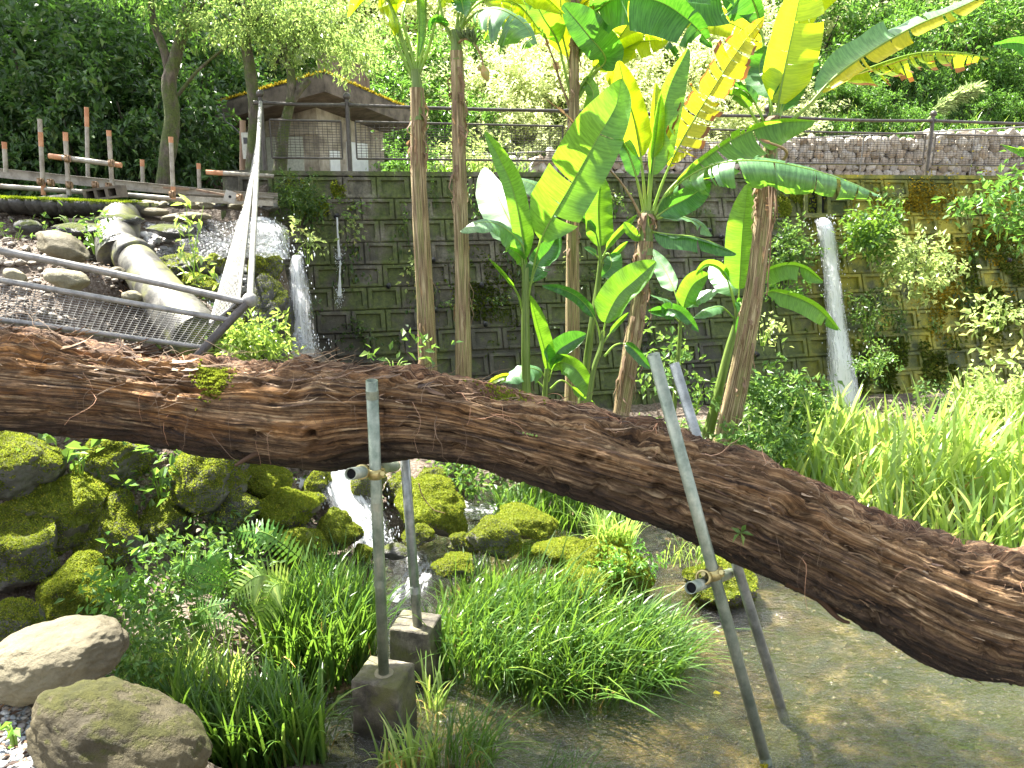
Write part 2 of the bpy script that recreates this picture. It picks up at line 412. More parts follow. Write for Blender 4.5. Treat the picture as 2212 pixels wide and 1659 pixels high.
# ------------------------------------------------------------ water
def m_water(name, bump, scale, tint, cs=(1, 1, 1), white=None, rough=0.03):
    b = NB(name); b.N.remove(b.p)
    c = b.coord('Position', cs)
    f = b.noise(c, scale, 6, 0.6, 0.6)
    f2 = b.noise(c, scale * 4.5, 3, 0.6)
    bp = b.n('ShaderNodeBump'); bp.inputs['Strength'].default_value = bump; bp.inputs['Distance'].default_value = 0.04
    b.l(b.math('ADD', f, b.math('MULTIPLY', f2, 0.3)), bp.inputs['Height'])
    gl = b.n('ShaderNodeBsdfGlossy'); gl.inputs['Roughness'].default_value = rough; b.l(bp.outputs[0], gl.inputs['Normal'])
    tr = b.n('ShaderNodeBsdfTransparent'); tr.inputs[0].default_value = (*tint, 1)
    fr = b.n('ShaderNodeFresnel'); fr.inputs[0].default_value = 1.33; b.l(bp.outputs[0], fr.inputs['Normal'])
    mx = b.n('ShaderNodeMixShader'); b.l(b.math('ADD', b.math('MULTIPLY', fr.outputs[0], 3.3), 0.03), mx.inputs[0]); b.l(tr.outputs[0], mx.inputs[1]); b.l(gl.outputs[0], mx.inputs[2])
    o = mx.outputs[0]
    if white is not None:
        df = b.n('ShaderNodeBsdfDiffuse'); df.inputs[0].default_value = (0.93, 0.94, 0.95, 1)
        tl = b.n('ShaderNodeBsdfTranslucent'); tl.inputs[0].default_value = (0.95, 0.96, 0.97, 1)
        ma = b.n('ShaderNodeMixShader'); ma.inputs[0].default_value = 0.5; b.l(df.outputs[0], ma.inputs[1]); b.l(tl.outputs[0], ma.inputs[2])
        # foam mask: noise stretched down the fall, thinned to the sides by attribute 'foam'
        at = b.n('ShaderNodeAttribute'); at.attribute_name = 'foam'
        uvc = b.coord('UV', white)
        nz = b.noise(uvc, 1.0, 7, 0.7, 0.3)
        m_ = b.ramp(b.math('ADD', b.math('MULTIPLY', nz, 1.7), b.math('SUBTRACT', at.outputs['Fac'], 1.3)), [(0.2, 0.0), (0.36, 1.0)])
        mw = b.n('ShaderNodeMixShader'); b.l(m_, mw.inputs[0]); b.l(o, mw.inputs[1]); b.l(ma.outputs[0], mw.inputs[2]); o = mw.outputs[0]
    b.l(o, b.out.inputs[0])
    return b.m
M['pond'] = m_water('pond_water', 0.55, 15, (0.92, 0.93, 0.76), (1, 2.6, 1), rough=.02)
M['stream'] = m_water('stream_water', 0.9, 16, (0.9, 0.92, 0.85), (1, 1.3, 1))
M['fall'] = m_water('falling_water', 0.8, 20, (1, 1, 1), (1, 1, .3), white=(60, 4.5, 1))
M['cascade'] = m_water('cascade_water', 0.9, 22, (0.97, 0.98, 0.98), (1, 1, .5), white=(30, 6, 1))

def sheet(name, xs_, ys_, z, mat, wob=0.0):
    X, Y = np.meshgrid(np.linspace(*xs_), np.linspace(*ys_))
    Z = z + wob * fbm(np.stack([X * 9, Y * 9, 0 * X], -1), 3, 21)
    ny, nx = X.shape; id_ = np.arange(nx * ny).reshape(ny, nx)
    F = np.stack([id_[:-1, :-1].ravel(), id_[:-1, 1:].ravel(), id_[1:, 1:].ravel(), id_[1:, :-1].ravel()], 1)
    return link(name, npmesh(name, np.stack([X, Y, Z], -1), F, [mat]))
w = sheet('pond_water', (-2.2, 9, 160), (0.3, 6.2, 120), 0.0, M['pond'], 0.004)
tag(w, kind='structure')
w = sheet('stream_water', (-1.4, 1.8, 120), (6.2, 7.6, 60), 0.012, M['stream'], 0.02)
tag(w, kind='structure')
# brisk little riffles between the grass clumps
def ribbon_water(name, path, hw, mat, nU=60, nV=14, amp=0.02, foam=0.8, label=None, cat=None, seed=0, kind=None, bulge=0.03, parent=None):
    P = spline(path, nU)
    hwv = np.interp(np.linspace(0, 1, nU), np.linspace(0, 1, len(hw)), hw)
    V = []; UV = []; A = []
    L = np.concatenate([[0], np.cumsum(np.linalg.norm(np.diff(P, axis=0), axis=1))])
    for i in range(nU):
        for j in range(nV):
            v = j / (nV - 1) * 2 - 1
            side = np.array([1.0, 0.12, 0])
            p = P[i] + side * hwv[i] * v + np.array([0, -1, 0.3]) * bulge * (1 - v * v)
            V.append(p); UV.append((hwv[i] * v + seed, L[i] - seed * 3.7)); A.append(foam - 0.55 * abs(v) ** 2.5)
    V = np.array(V); UV = np.array(UV)
    k = fbm(np.stack([UV[:, 0] * 22, UV[:, 1] * 4, 0 * UV[:, 0] + seed], -1), 3, 31)
    V += np.array([0.35, -1, 0.2]) * (amp * k)[:, None]
    id_ = np.arange(nU * nV).reshape(nU, nV)
    F = np.stack([id_[:-1, :-1].ravel(), id_[1:, :-1].ravel(), id_[1:, 1:].ravel(), id_[:-1, 1:].ravel()], 1)
    o = link(name, npmesh(name, V, F, [mat], uv=UV, attr={'foam': A}), parent)
    return tag(o, label, cat, kind=kind)

def drops(name, mb_pts, mat, parent, size=(0.003, 0.009)):
    m = MB()
    for p in mb_pts:
        s_ = R.uniform(*size)
        st = R.uniform(1, 3)
        V = np.array([(s_, 0, 0), (-s_ * .5, s_ * .86, 0), (-s_ * .5, -s_ * .86, 0), (0, 0, s_ * st), (0, 0, -s_ * st)]) + np.array(p)
        m.add(V, [(0, 1, 3), (1, 2, 3), (2, 0, 3), (1, 0, 4), (2, 1, 4), (0, 2, 4)])
    o = link(name, m.mesh(name, mat), parent); o['kind'] = 'stuff'; return o
b = NB('spray'); b.set((0.85, 0.88, 0.92), 0.3); b.translucent((0.9, 0.93, 0.95), 0.4); M['spray'] = b.m

def waterfall(label, path, hw, seeds, foam, mat, base, nspray, srad, amp=0.02, cat='waterfall', nU=70):
    t = thing('waterfall', label, cat)
    for k, sd in enumerate(seeds):
        off = Vector((0, -0.03 * k, 0))
        ribbon_water('falling_sheet', [Vector(p) + off for p in path], [h * (1 - .12 * k) for h in hw], mat, nU, 18, amp, foam - 0.06 * k, seed=sd, parent=t)
    pts = []
    P = spline(path, 50)
    for i in range(nspray):
        if i % 3:
            r = abs(R.gauss(0, srad)); a = R.uniform(0, 2 * math.pi)
            pts.append((base[0] + r * math.cos(a) * 1.3, base[1] + r * math.sin(a) * .6 - .05, base[2] + abs(R.gauss(0, srad * .7))))
        else:
            q = P[R.randrange(50)]; f = R.choice([-1, 1])
            pts.append((q[0] + R.gauss(0, hw[1] * .9), q[1] - R.uniform(0.02, .1), q[2] + R.uniform(-.05, .05)))
    drops('spray', pts, M['spray'], t)
    return t
def onwall(x, y, off=0.1):
    """point on the blockwork face seen at (x, y), a little in front"""
    Y = 9.5
    for _ in range(12):
        p = W(x, y, Y); Y = wall_y(p.x, p.z) - off
    return W(x, y, Y)
waterfall('tall narrow white waterfall pouring from the concrete slot in the block wall',
          [onwall(1772, 470, .02), onwall(1782, 490, .22), onwall(1792, 560, .2), onwall(1803, 660, .18), onwall(1815, 780, .2), onwall(1826, 880, .22), onwall(1830, 960, .25)],
          [.10, .13, .12, .14, .18, .23, .30], (0, 5.3, 9.1), 1.07, M['fall'], onwall(1830, 925, .3), 1800, .17, nU=110)
waterfall('white water tumbling down beside the left end of the block wall',
          [W(643, 552, 7.5), W(642, 580, 7.42), W(648, 640, 7.36), W(650, 700, 7.32), W(652, 770, 7.28)],
          [.05, .09, .11, .13, .19], (1.7, 7.9, 3.3), .96, M['fall'], W(655, 752, 7.2), 500, .1, amp=.035)
waterfall('foaming cascade dropping between mossy boulders under the log beside the pole',
          [W(735, 1010, 6.1), W(742, 1040, 6.0), W(765, 1090, 5.85), W(788, 1140, 5.72), W(805, 1185, 5.62)],
          [.20, .22, .21, .20, .22], (2.2, 6.1), .98, M['cascade'], W(810, 1160, 5.6), 450, .11, amp=.05, cat='cascade')
waterfall('thin run of white water slipping between bright mossy ridges under the log',
          [W(560, 985, 6.4), W(610, 1010, 6.3), W(655, 1045, 6.15), W(690, 1070, 6.05)],
          [.12, .15, .17, .15], (4.4, 1.2), .95, M['cascade'], W(680, 1060, 6.1), 120, .06, amp=.03, cat='cascade')
waterfall('small fall spilling behind the leaning fence panel beside the grey pipe',
          [W(500, 575, 6.9), W(475, 600, 6.7), W(452, 640, 6.5), W(445, 700, 6.4)],
          [.09, .10, .10, .12], (3.1, 8.8), .9, M['cascade'], W(446, 680, 6.35), 200, .07, amp=.03)
waterfall('broad sheet of bright white water spilling over the ledge beneath the sloping fence',
          [W(560, 470, 8.0), W(575, 500, 7.8), W(585, 540, 7.68), W(600, 560, 7.6)],
          [.13, .22, .2, .12], (5.5, 2.9), .9, M['cascade'], W(590, 550, 7.6), 250, .1, amp=.04)
# white riffles on the pool below the cascade and upstream
def riffle(label, path, hw, foam, seed):
    P = spline([Wz(*q) for q in path], 40); n = 40; hwv = np.interp(np.linspace(0, 1, n), np.linspace(0, 1, len(hw)), hw)
    T_ = np.gradient(P, axis=0); T_[:, 2] = 0; T_ /= np.linalg.norm(T_, axis=1, keepdims=True); Sd = np.stack([-T_[:, 1], T_[:, 0], 0 * T_[:, 0]], 1)
    v = np.linspace(-1, 1, 24); V = P[:, None] + Sd[:, None] * (hwv[:, None] * v[None])[..., None]
    L = np.concatenate([[0], np.cumsum(np.linalg.norm(np.diff(P, axis=0), axis=1))])
    V[..., 2] += .018 * fbm(np.stack([V[..., 0] * 12, V[..., 1] * 12, 0 * V[..., 0] + seed], -1), 3, 12) - .02 * v[None] ** 4
    uv = np.stack([np.broadcast_to(v * .35, (n, 24)) * hwv[:, None] * 4 + seed, np.broadcast_to(L[:, None], (n, 24)) * 1.3], -1).reshape(-1, 2)
    A = (foam - .5 * np.abs(np.broadcast_to(v, (n, 24))) ** 3).ravel()
    id_ = np.arange(n * 24).reshape(n, 24); F = np.stack([id_[:-1, :-1].ravel(), id_[1:, :-1].ravel(), id_[1:, 1:].ravel(), id_[:-1, 1:].ravel()], 1)
    o = link('riffle', npmesh('riffle', V, F, [M['cascade']], uv=uv, attr={'foam': A})); tag(o, None, None, kind='structure')
riffle('', [(815, 1175, .05), (860, 1185, .04), (905, 1212, .03), (890, 1262, .03), (845, 1300, .025)], [.12, .16, .2, .16, .08], .72, 3)
riffle('', [(950, 1085, .05), (1010, 1092, .05), (1060, 1100, .05), (1120, 1090, .05)], [.08, .2, .2, .1], .66, 8)
riffle('', [(1000, 1130, .03), (960, 1180, .03), (915, 1200, .03)], [.1, .12, .1], .6, 6)
riffle('', [(520, 1360, .03), (560, 1400, .03), (585, 1450, .025), (610, 1500, .02)], [.05, .08, .1, .08], .5, 11)
riffle('', [(610, 1480, .02), (680, 1540, .02), (740, 1590, .02)], [.06, .1, .08], .44, 15)
# shallow bright run over the rubble
P_ = [W(330, 492, 7.3), W(400, 490, 7.5), W(470, 488, 7.6), W(540, 495, 7.7)]
for k, (y0, y1) in enumerate([(0, 0)]):
    X, U = np.meshgrid(np.linspace(0, 1, 70), np.linspace(0, 1, 40))
    V = np.zeros((40, 70, 3))
    for i in range(40):
        for j in range(70):
            x = 320 + 260 * X[i, j] + 20 * U[i, j]; y = 478 + 95 * U[i, j] * (1 - .25 * X[i, j]); V[i, j] = tuple(W(x, y, 7.75 - 1.15 * U[i, j]))
    V[..., 2] += .04 * fbm(np.stack([V[..., 0] * 10, V[..., 1] * 10, 0 * V[..., 0]], -1), 3, 77) 
    id_ = np.arange(2800).reshape(40, 70)
    F = np.stack([id_[:-1, :-1].ravel(), id_[1:, :-1].ravel(), id_[1:, 1:].ravel(), id_[:-1, 1:].ravel()], 1)
    uv = np.stack([X.ravel() * 1.4, U.ravel() * 5], 1)
    o = link('rushing_water', npmesh('rushing_water', V, F, [M['cascade']], uv=uv, attr={'foam': np.full(2800, .56)}))
    tag(o, kind='structure')

# ------------------------------------------------------------ block retaining wall
b = NB('wall_concrete'); c = b.coord('Position')
n1 = b.noise(c, 3, 7, 0.7); n2 = b.noise(c, 42, 4, 0.7)
g = b.n('ShaderNodeNewGeometry'); sx = b.n('ShaderNodeSeparateXYZ'); b.l(g.outputs['Position'], sx.inputs[0])
conc = b.ramp(n1, [(0.36, (0.07, 0.06, 0.04)), (0.5, (0.165, 0.148, 0.108)), (0.64, (0.28, 0.255, 0.20))])
conc = b.mix(0.6, conc, b.ramp(n2, [(0.38, 0.35), (0.62, 1.0)]), 'MULTIPLY')
# rising damp: algae and wet black stain follow height and the falls
wetx = b.ramp(b.math('ADD', b.math('MULTIPLY', b.math('ADD', sx.outputs[0], 3.0), 0.26), b.math('MULTIPLY', n1, 0.35)), [(0.25, 1.0), (0.95, 0.0)])
wetz = b.ramp(b.math('ADD', b.math('MULTIPLY', sx.outputs[2], 0.33), b.math('MULTIPLY', b.noise(c, 1.7, 5), 0.3)), [(0.45, 1.0), (0.98, 0.0)])
wet = b.math('MULTIPLY', b.math('MAXIMUM', b.math('MULTIPLY', wetx, wetz), b.math('MULTIPLY', wetz, 0.72)), 1.0)
conc = b.mix(wet, conc, (0.03, 0.03, 0.026))
mz = b.ramp(b.noise(b.coord('Position', (1, 1, .55)), 1.6, 7, 0.7), [(0.46, 0.0), (0.54, 1.0)])
mossr = b.ramp(b.math('ADD', b.math('MULTIPLY', b.math('SUBTRACT', sx.outputs[0], 3.7), 0.6), b.math('MULTIPLY', n1, 0.5)), [(0.1, 0.0), (0.6, 1.0)])
seep = b.ramp(b.noise(b.coord('Position', (1, 1, .09)), 4.5, 5, .7), [(.5, 0.), (.62, .65)])
conc = b.mix(seep, conc, (.04, .038, .03))
conc = b.mix(b.math('MULTIPLY', mz, 0.85), conc, b.ramp(b.noise(c, 20, 4, .7), [(0.35, (0.035, 0.05, 0.012)), (0.65, (0.11, 0.14, 0.03))]))
gold = b.ramp(b.noise(c, 2.6, 6, .7), [(0.38, (0.05, 0.068, 0.014)), (0.5, (0.17, 0.18, 0.03)), (0.62, (0.36, 0.33, 0.035))])
gold = b.mix(0.5, gold, b.ramp(b.noise(c, 60, 4, .8), [(0.3, .3), (0.7, 1.0)]), 'MULTIPLY')
conc = b.mix(b.math('MULTIPLY', mossr, b.ramp(b.noise(c, 1.3, 5), [(0.34, 0.45), (0.46, 1.0)])), conc, gold)
b.set(conc, b.ramp(wet, [(0, 0.85), (1, 0.38)]), Specular_IOR_Level=0.4)
b.bump(b.math('ADD', b.noise(c, 70, 5, .8), b.math('MULTIPLY', b.noise(c, 9, 5, .7), 1.2)), 0.8, 0.014)
M['wall'] = b.m

un = Vector((1, .25, 0)).normalized()
nn = Vector((.25, -1, .4)).normalized()
vv = nn.cross(un); vv = vv if vv.z > 0 else -vv
WM = Matrix((un, vv, nn)).transposed().to_4x4()      # local x along, y up the slope, z out
ROWS = 12
rowp = WALL_TOP / vv.z / ROWS
PX = 0.385
def block_mesh(k):
    r = random.Random(k)
    w, h, d = (PX - .012) / 2, (rowp - .012) / 2, .05
    fr = .05; rec = .045
    j = lambda s=.003: r.uniform(-s, s)
    a = [(-w, -h), (w, -h), (w, h), (-w, h)]
    i_ = [(-w + fr, -h + fr * .8), (w - fr, -h + fr * .8), (w - fr, h - fr * .8), (-w + fr, h - fr * .8)]
    ch = .008
    V = []
    V += [(x + j(), y + j(), -d) for x, y in a]                               # back
    V += [(x + j(), y + j(), -ch) for x, y in a]                              # side front edge
    V += [(x * (1 - ch / w) + j(), y * (1 - ch / h) + j(), j()) for x, y in a]    # face outer
    V += [(x + j(), y + j(), j()) for x, y in i_]                             # rim inner
    V += [(x * .93 + j(), y * .92 + j(), -rec + j()) for x, y in i_]          # recess floor
    F = []
    for a0 in (0, 4, 8, 12):
        for q in range(4): F.append((a0 + q, a0 + (q + 1) % 4, a0 + 4 + (q + 1) % 4, a0 + 4 + q))
    F.append((16, 17, 18, 19))
    return np.array(V), np.array(F)
bms = [npmesh('block', *block_mesh(k), [M['wall']], smooth=False) for k in range(7)]
wt = thing('retaining_wall', 'long mossy retaining wall of recessed concrete blocks behind the banana plants', 'wall')
NBLK = 27
x0w = -2.62
def wpt(u, v, n=0.0):
    """u metres along from the left end, v up the slope"""
    base = Vector((x0w, wall_y(x0w, 0), 0))
    return base + un * u + vv * v + nn * n
# backing slab
m = MB()
Lw = 18.0
cs = [wpt(-.35, -.5, -.03), wpt(Lw, -.5, -.03), wpt(Lw, rowp * ROWS, -.03), wpt(-.35, rowp * ROWS, -.03)]
cb = [p + Vector((0.1, .75, -.02)) for p in cs]
m.add([tuple(p) for p in cs + cb], [(0, 1, 2, 3), (4, 7, 6, 5), (0, 3, 7, 4), (1, 5, 6, 2), (3, 2, 6, 7), (0, 4, 5, 1)])
link('backing', m.mesh('backing', M['wall'], False), wt)
# coping strip, in lengths
uu = -.36
while uu < 12:
    L = R.uniform(1.5, 2.2)
    m = MB(); V = []
    for q in (uu, uu + L - .012):
        for v, n in ((0, .005), (0.055, .005), (.055, -.5), (0, -.5)): V.append(tuple(wpt(q, rowp * ROWS + v + .003 + R.uniform(0, .006), n)))
    m.add(V, [(0, 4, 5, 1), (1, 5, 6, 2), (2, 6, 7, 3), (0, 1, 2, 3), (4, 7, 6, 5), (0, 3, 7, 4)])
    link('coping', m.mesh('coping', M['wall'], False), wt); uu += L
blocks = []
for r_ in range(ROWS):
    for k in range(-1, 40):
        u = (k + .5 + (.5 if r_ % 2 else 0)) * PX
        if u < PX * .3 - .35 or u > 15: continue
        v = (r_ + .5) * rowp + (.0 if r_ >= 4 else -.035)
        p = wpt(u, v)
        # the slot the water leaves by
        q = p
        zc = q.y * CP - (q.z - CZ) * SP * 1.0
        px = (512 + FPX * q.x / (q.y * CP - (q.z - CZ) * SP)) / S
        py = (384 - FPX * ((q.z - CZ) * CP + q.y * SP) / (q.y * CP - (q.z - CZ) * SP)) / S
        if 1735 < px < 1790 and 400 < py < 478: continue
        blocks.append((px < 2260 and py < 980, r_, u, v, px, py))
vis = [q for q in blocks if q[0] and q[4] < 2240]
vis.sort(key=lambda q: -(q[5] < 860) * 1000 + q[4])
solo = set((q[1], q[2]) for q in vis[:298])
mw = MB()
for q in blocks:
    p = wpt(q[2], q[3], R.uniform(-.004, .006)); Mt = Matrix.Translation(p) @ WM
    Mt = Mt @ Matrix.Rotation(R.gauss(0, .006), 4, 'Z')
    if (q[1], q[2]) in solo:
        o = link('block', R.choice(bms), wt); o.matrix_local = Mt
    else:
        V, F = block_mesh(R.randrange(99)); A = np.array(Mt)
        mw.add(V @ A[:3, :3].T + A[:3, 3], F)
o = link('further_blocks', mw.mesh('further_blocks', M['wall'], False), wt); o['kind'] = 'stuff'
# left return of the wall (rough end)
# drain outlets
b = NB('drain_plastic'); b.set((0.03, 0.03, 0.032), 0.4); M['drain'] = b.m
b = NB('inside_shade'); b.set((0.006, 0.006, 0.006), 0.9); M['dark'] = b.m  # near-black, paints the shade inside openings and tube ends
def drain(x, y, lab, r=.028):
    p = onwall(x, y, -.01)
    m = MB(); d = Vector((.1, -1, -.12)).normalized()
    a_ = [p - d * .06, p + d * .07, p + d * .07, p - d * .05]
    m.tube([tuple(q) for q in a_], [r, r, r * .82, r * .82], 12, cap=False)
    t = thing('drain_pipe', lab, 'drain pipe', (0, 0, 0), 'drain outlets poking from the block wall')
    link('pipe', m.mesh('pipe', M['drain']), t)
    m = MB(); m.tube([tuple(p - d * .052), tuple(p - d * .048)], r * .8, 12); link('bore_shade_disc', m.mesh('bore_shade_disc', M['dark']), t)  # black disc drawn as the shade inside the pipe
dd = [(728, 466, 'drain outlet trickling water high at the dark wet end of the block wall'), (735, 560, 'drain outlet with white splash lower on the wet end of the block wall'),
      (840, 616, 'drain outlet with a drip, left of the two bare brown stems'), (936, 560, 'drain outlet just right of the leaning fibrous stem'),
      (1040, 614, 'drain outlet on dark blocks right of the straight fibrous stem'), (1048, 698, 'lowest drain outlet right of the straight fibrous stem'),
      (1214, 510, 'drain outlet under the big bright leaf'), (1530, 496, 'drain outlet above the dark arching leaf'), (1556, 510, 'drain outlet beside the tall green leaf at the sloping trunk'),
      (1632, 763, 'drain outlet low on the wall right of the sloping trunk'), (1570, 300, None), (942, 668, 'drain outlet low between two fibrous stems'), (2175, 560, 'round drain mouth high on the golden mossy end of the wall'), (2140, 458, 'drain mouth in golden moss near the top right of the wall')]
for x, y, lab in dd:
    if lab: drain(x, y, lab)
def trickle(x0, y0, x1, y1, lab, w0, w1, off=.12):
    t = thing('water_spout', lab, 'water spout')
    pts = [onwall(x0, y0, .10), onwall(x0 + (x1 - x0) * .3, y0 + (y1 - y0) * .3, off), onwall(x1, y1, off)]
    ribbon_water('falling_sheet', pts, [w0, w0, w1], M['fall'], 30, 8, .008, 1.1, seed=x0 * .01, parent=t, bulge=.01)
    drops('spray', [tuple(onwall(x1 + R.gauss(0, 5), y1 + R.gauss(0, 14), off + R.uniform(-.03, .05))) for _ in range(120)], M['spray'], t, (.002, .005))
trickle(728, 470, 733, 556, 'thread of water squirting from the upper drain onto the lower one', .012, .02)
trickle(735, 564, 733, 640, 'ragged splash of drops below the lower drain on the wet wall', .012, .03)
# slot for the tall fall
p0, p1, p2, p3 = [onwall(*q, .02) for q in ((1738, 408), (1787, 408), (1787, 470), (1738, 470))]
t = thing('water_outlet', 'dark rectangular concrete slot in the wall top that feeds the tall waterfall', 'outlet')
m = MB(); bk = Vector((.05, .10, 0))
m.add([tuple(q + bk * .5) for q in (p0, p1, p2, p3)], [(0, 3, 2, 1)]); link('opening_shade_sheet', m.mesh('opening_shade_sheet', M['dark'], False), t)  # black sheet drawn as the shade inside the slot
for nm, a_, b_, wd in (('side_wall', p0, p3, .05), ('side_wall', p1, p2, .05), ('lintel', p0, p1, .05), ('lip', p3, p2, .06)):
    m = MB(); dirv = (b_ - a_); L = dirv.length; dirv.normalize()
    e3 = nn; e2 = dirv.cross(e3)
    m.box((a_ + b_) / 2 - nn * .02, (L + .05, wd, .12 if nm != 'lip' else .22), Matrix((dirv, e2, e3)).transposed()); link(nm, m.mesh(nm, M['wall'], False), t)
m = MB(); a_ = (p0 + p1) / 2 + un * .05; b_ = (p3 + p2) / 2 + un * .05
m.tube([tuple(a_), tuple(b_)], .035, 8); link('centre_bar', m.mesh('centre_bar', M['wall']), t)

# ------------------------------------------------------------ gabion wall
b = NB('gabion_stone'); c = b.coord('Position')
rnd = b.n('ShaderNodeObjectInfo').outputs['Random']
isl = b.n('ShaderNodeNewGeometry').outputs['Random Per Island']
mixr = b.math('FRACT', b.math('ADD', rnd, isl))
st = b.ramp(mixr, [(0, (0.26, 0.21, 0.15)), (0.35, (0.45, 0.4, 0.33)), (0.65, (0.54, 0.51, 0.45)), (0.85, (0.33, 0.3, 0.26)), (1, (0.46, 0.36, 0.25))])
b.set(b.mix(.5, st, b.ramp(b.noise(c, 14, 5, .7), [(0.3, .5), (.7, 1.0)]), 'MULTIPLY'), .8); b.bump(b.noise(c, 30, 4, .7), .5, .01)
M['gstone'] = b.m
b = NB('fence_paint'); c = b.coord('Position')
f = b.noise(c, 14, 6, .7)
b.set(b.ramp(f, [(0.3, (0.035, 0.028, 0.024)), (0.6, (0.085, 0.075, 0.066)), (0.8, (0.2, 0.17, 0.14))]), .42, Metallic=.25); b.bump(f, .2, .004); M['fence'] = b.m
b = NB('fence_grey'); c = b.coord('Position')
f = b.noise(c, 18, 6, .7)
b.set(b.ramp(f, [(0.3, (0.13, 0.125, 0.115)), (0.55, (0.27, 0.265, 0.25)), (0.8, (0.4, 0.38, 0.3))]), .45, Metallic=.3); b.bump(f, .25, .004); M['fence_grey'] = b.m  # grey lifted lighter to paint sun glare on the sloping railing
def ico():
    t = (1 + 5 ** .5) / 2
    V = np.array([(-1, t, 0), (1, t, 0), (-1, -t, 0), (1, -t, 0), (0, -1, t), (0, 1, t), (0, -1, -t), (0, 1, -t), (t, 0, -1), (t, 0, 1), (-t, 0, -1), (-t, 0, 1)], float)
    F = np.array([(0, 11, 5), (0, 5, 1), (0, 1, 7), (0, 7, 10), (0, 10, 11), (1, 5, 9), (5, 11, 4), (11, 10, 2), (10, 7, 6), (7, 1, 8), (3, 9, 4), (3, 4, 2), (3, 2, 6), (3, 6, 8), (3, 8, 9), (4, 9, 5), (2, 4, 11), (6, 2, 10), (8, 6, 7), (9, 8, 1)])
    return V / np.linalg.norm(V[0]), F
def subdiv(V, F):
    e = {}; V = list(map(tuple, V)); out = []
    def mid(a, b_):
        k = (min(a, b_), max(a, b_))
        if k not in e:
            q = np.array(V[a]) + np.array(V[b_]); q /= np.linalg.norm(q); e[k] = len(V); V.append(tuple(q))
        return e[k]
    for a, b_, c_ in F:
        x, y, z = mid(a, b_), mid(b_, c_), mid(c_, a); out += [(a, x, z), (b_, y, x), (c_, z, y), (x, y, z)]
    return np.array(V), np.array(out)
ICO = [ico()]
for _ in range(5): ICO.append(subdiv(*ICO[-1]))
def small_stone(k, lvl=1):
    V, F = ICO[lvl]; r = np.random.RandomState(k)
    V = V * (1 + .28 * noise(V * 1.3 + k * 7.1, k)[:, None])
    for _ in range(4):
        n = r.normal(size=3); n /= np.linalg.norm(n); d = V @ n; V = V - np.outer(np.maximum(0, d - .62), n)
    return V, F
gst = [npmesh('stone', *small_stone(k), [M['gstone']], smooth=False) for k in range(9)]
ga = W(880, 378, 13.6); gz = 2.93
gt = thing('gabion_wall', 'pale stone gabion wall in wire mesh cages above the block wall behind the fence', 'gabion wall')
XA, XB = -1.9, 12.6; GYf = 14.0
def gtop(x): return 3.33 + (x + 1.9) * .052
def gy(x): return GYf + (x - 4) * .06
cand = []
z = gz + .06; row = 0
while z < 4.2:
    x = XA + R.uniform(0, .1)
    while x < XB:
        w_ = R.uniform(.11, .19)
        if z < gtop(x) - .02: cand.append((x + w_ / 2, gy(x) + R.uniform(-.03, .03), z + R.uniform(-.02, .02), w_ * .62))
        x += w_ * .97
    z += .112; row += 1
cand.sort(key=lambda q: (q[0] > 10.6, -q[3]))
mf = MB()
for i, (x, y, z, s_) in enumerate(cand):
    rot = (R.uniform(0, 6), R.uniform(0, 6), R.uniform(0, 6))
    if i < 298:
        link('stone', R.choice(gst), gt, (x, y, z), rot, (s_ * R.uniform(.9, 1.15), s_ * R.uniform(.8, 1.05), s_ * R.uniform(.75, 1.0)))
    else:
        V, F = small_stone(R.randrange(40)); Rm = np.array(Matrix.Rotation(rot[0], 3, 'X') @ Matrix.Rotation(rot[1], 3, 'Y'))
        mf.add((V * s_) @ Rm.T + np.array((x, y, z)), F)
o = link('smaller_stones', mf.mesh('smaller_stones', M['gstone'], False), gt); o['kind'] = 'stuff'
m = MB(); V = []
for x in np.linspace(XA, XB, 30): V += [(x, gy(x) + .12, gz - .3), (x, gy(x) + .12, gtop(x) - .06), (x, gy(x) + 1.0, gtop(x) - .06)]
m.add(V, [(3 * i + a, 3 * i + 3 + a, 3 * i + 4 + a, 3 * i + 1 + a) for i in range(29) for a in (0, 1)])
M['gfill'] = m_simple('gabion_fill', (.05, .045, .04), (.2, .18, .15), 9, .9, .8, .03, 'Position')
link('fill', m.mesh('fill', M['gfill'], False), gt)
m = MB()
for x in np.arange(XA, XB, .16): m.tube([(x, gy(x) - .115, gz), (x, gy(x) - .115, gtop(x))], .0028, 3, False)
z = gz + .05
while z < 4.2:
    xs_ = [x for x in np.linspace(XA, XB, 25) if gtop(x) > z]
    if len(xs_) > 1: m.tube([(x, gy(x) - .12, z) for x in xs_], .0028, 3, False)
    z += .16
for x in np.arange(XA, XB, 2.0): m.tube([(x, gy(x) - .125, gz), (x, gy(x) - .125, gtop(x) + .01)], .012, 5)
m.tube([(x, gy(x) - .12, gtop(x) + .01) for x in np.linspace(XA, XB, 30)], .014, 5)
link('wire_cage', m.mesh('wire_cage', M['fence_grey']), gt)
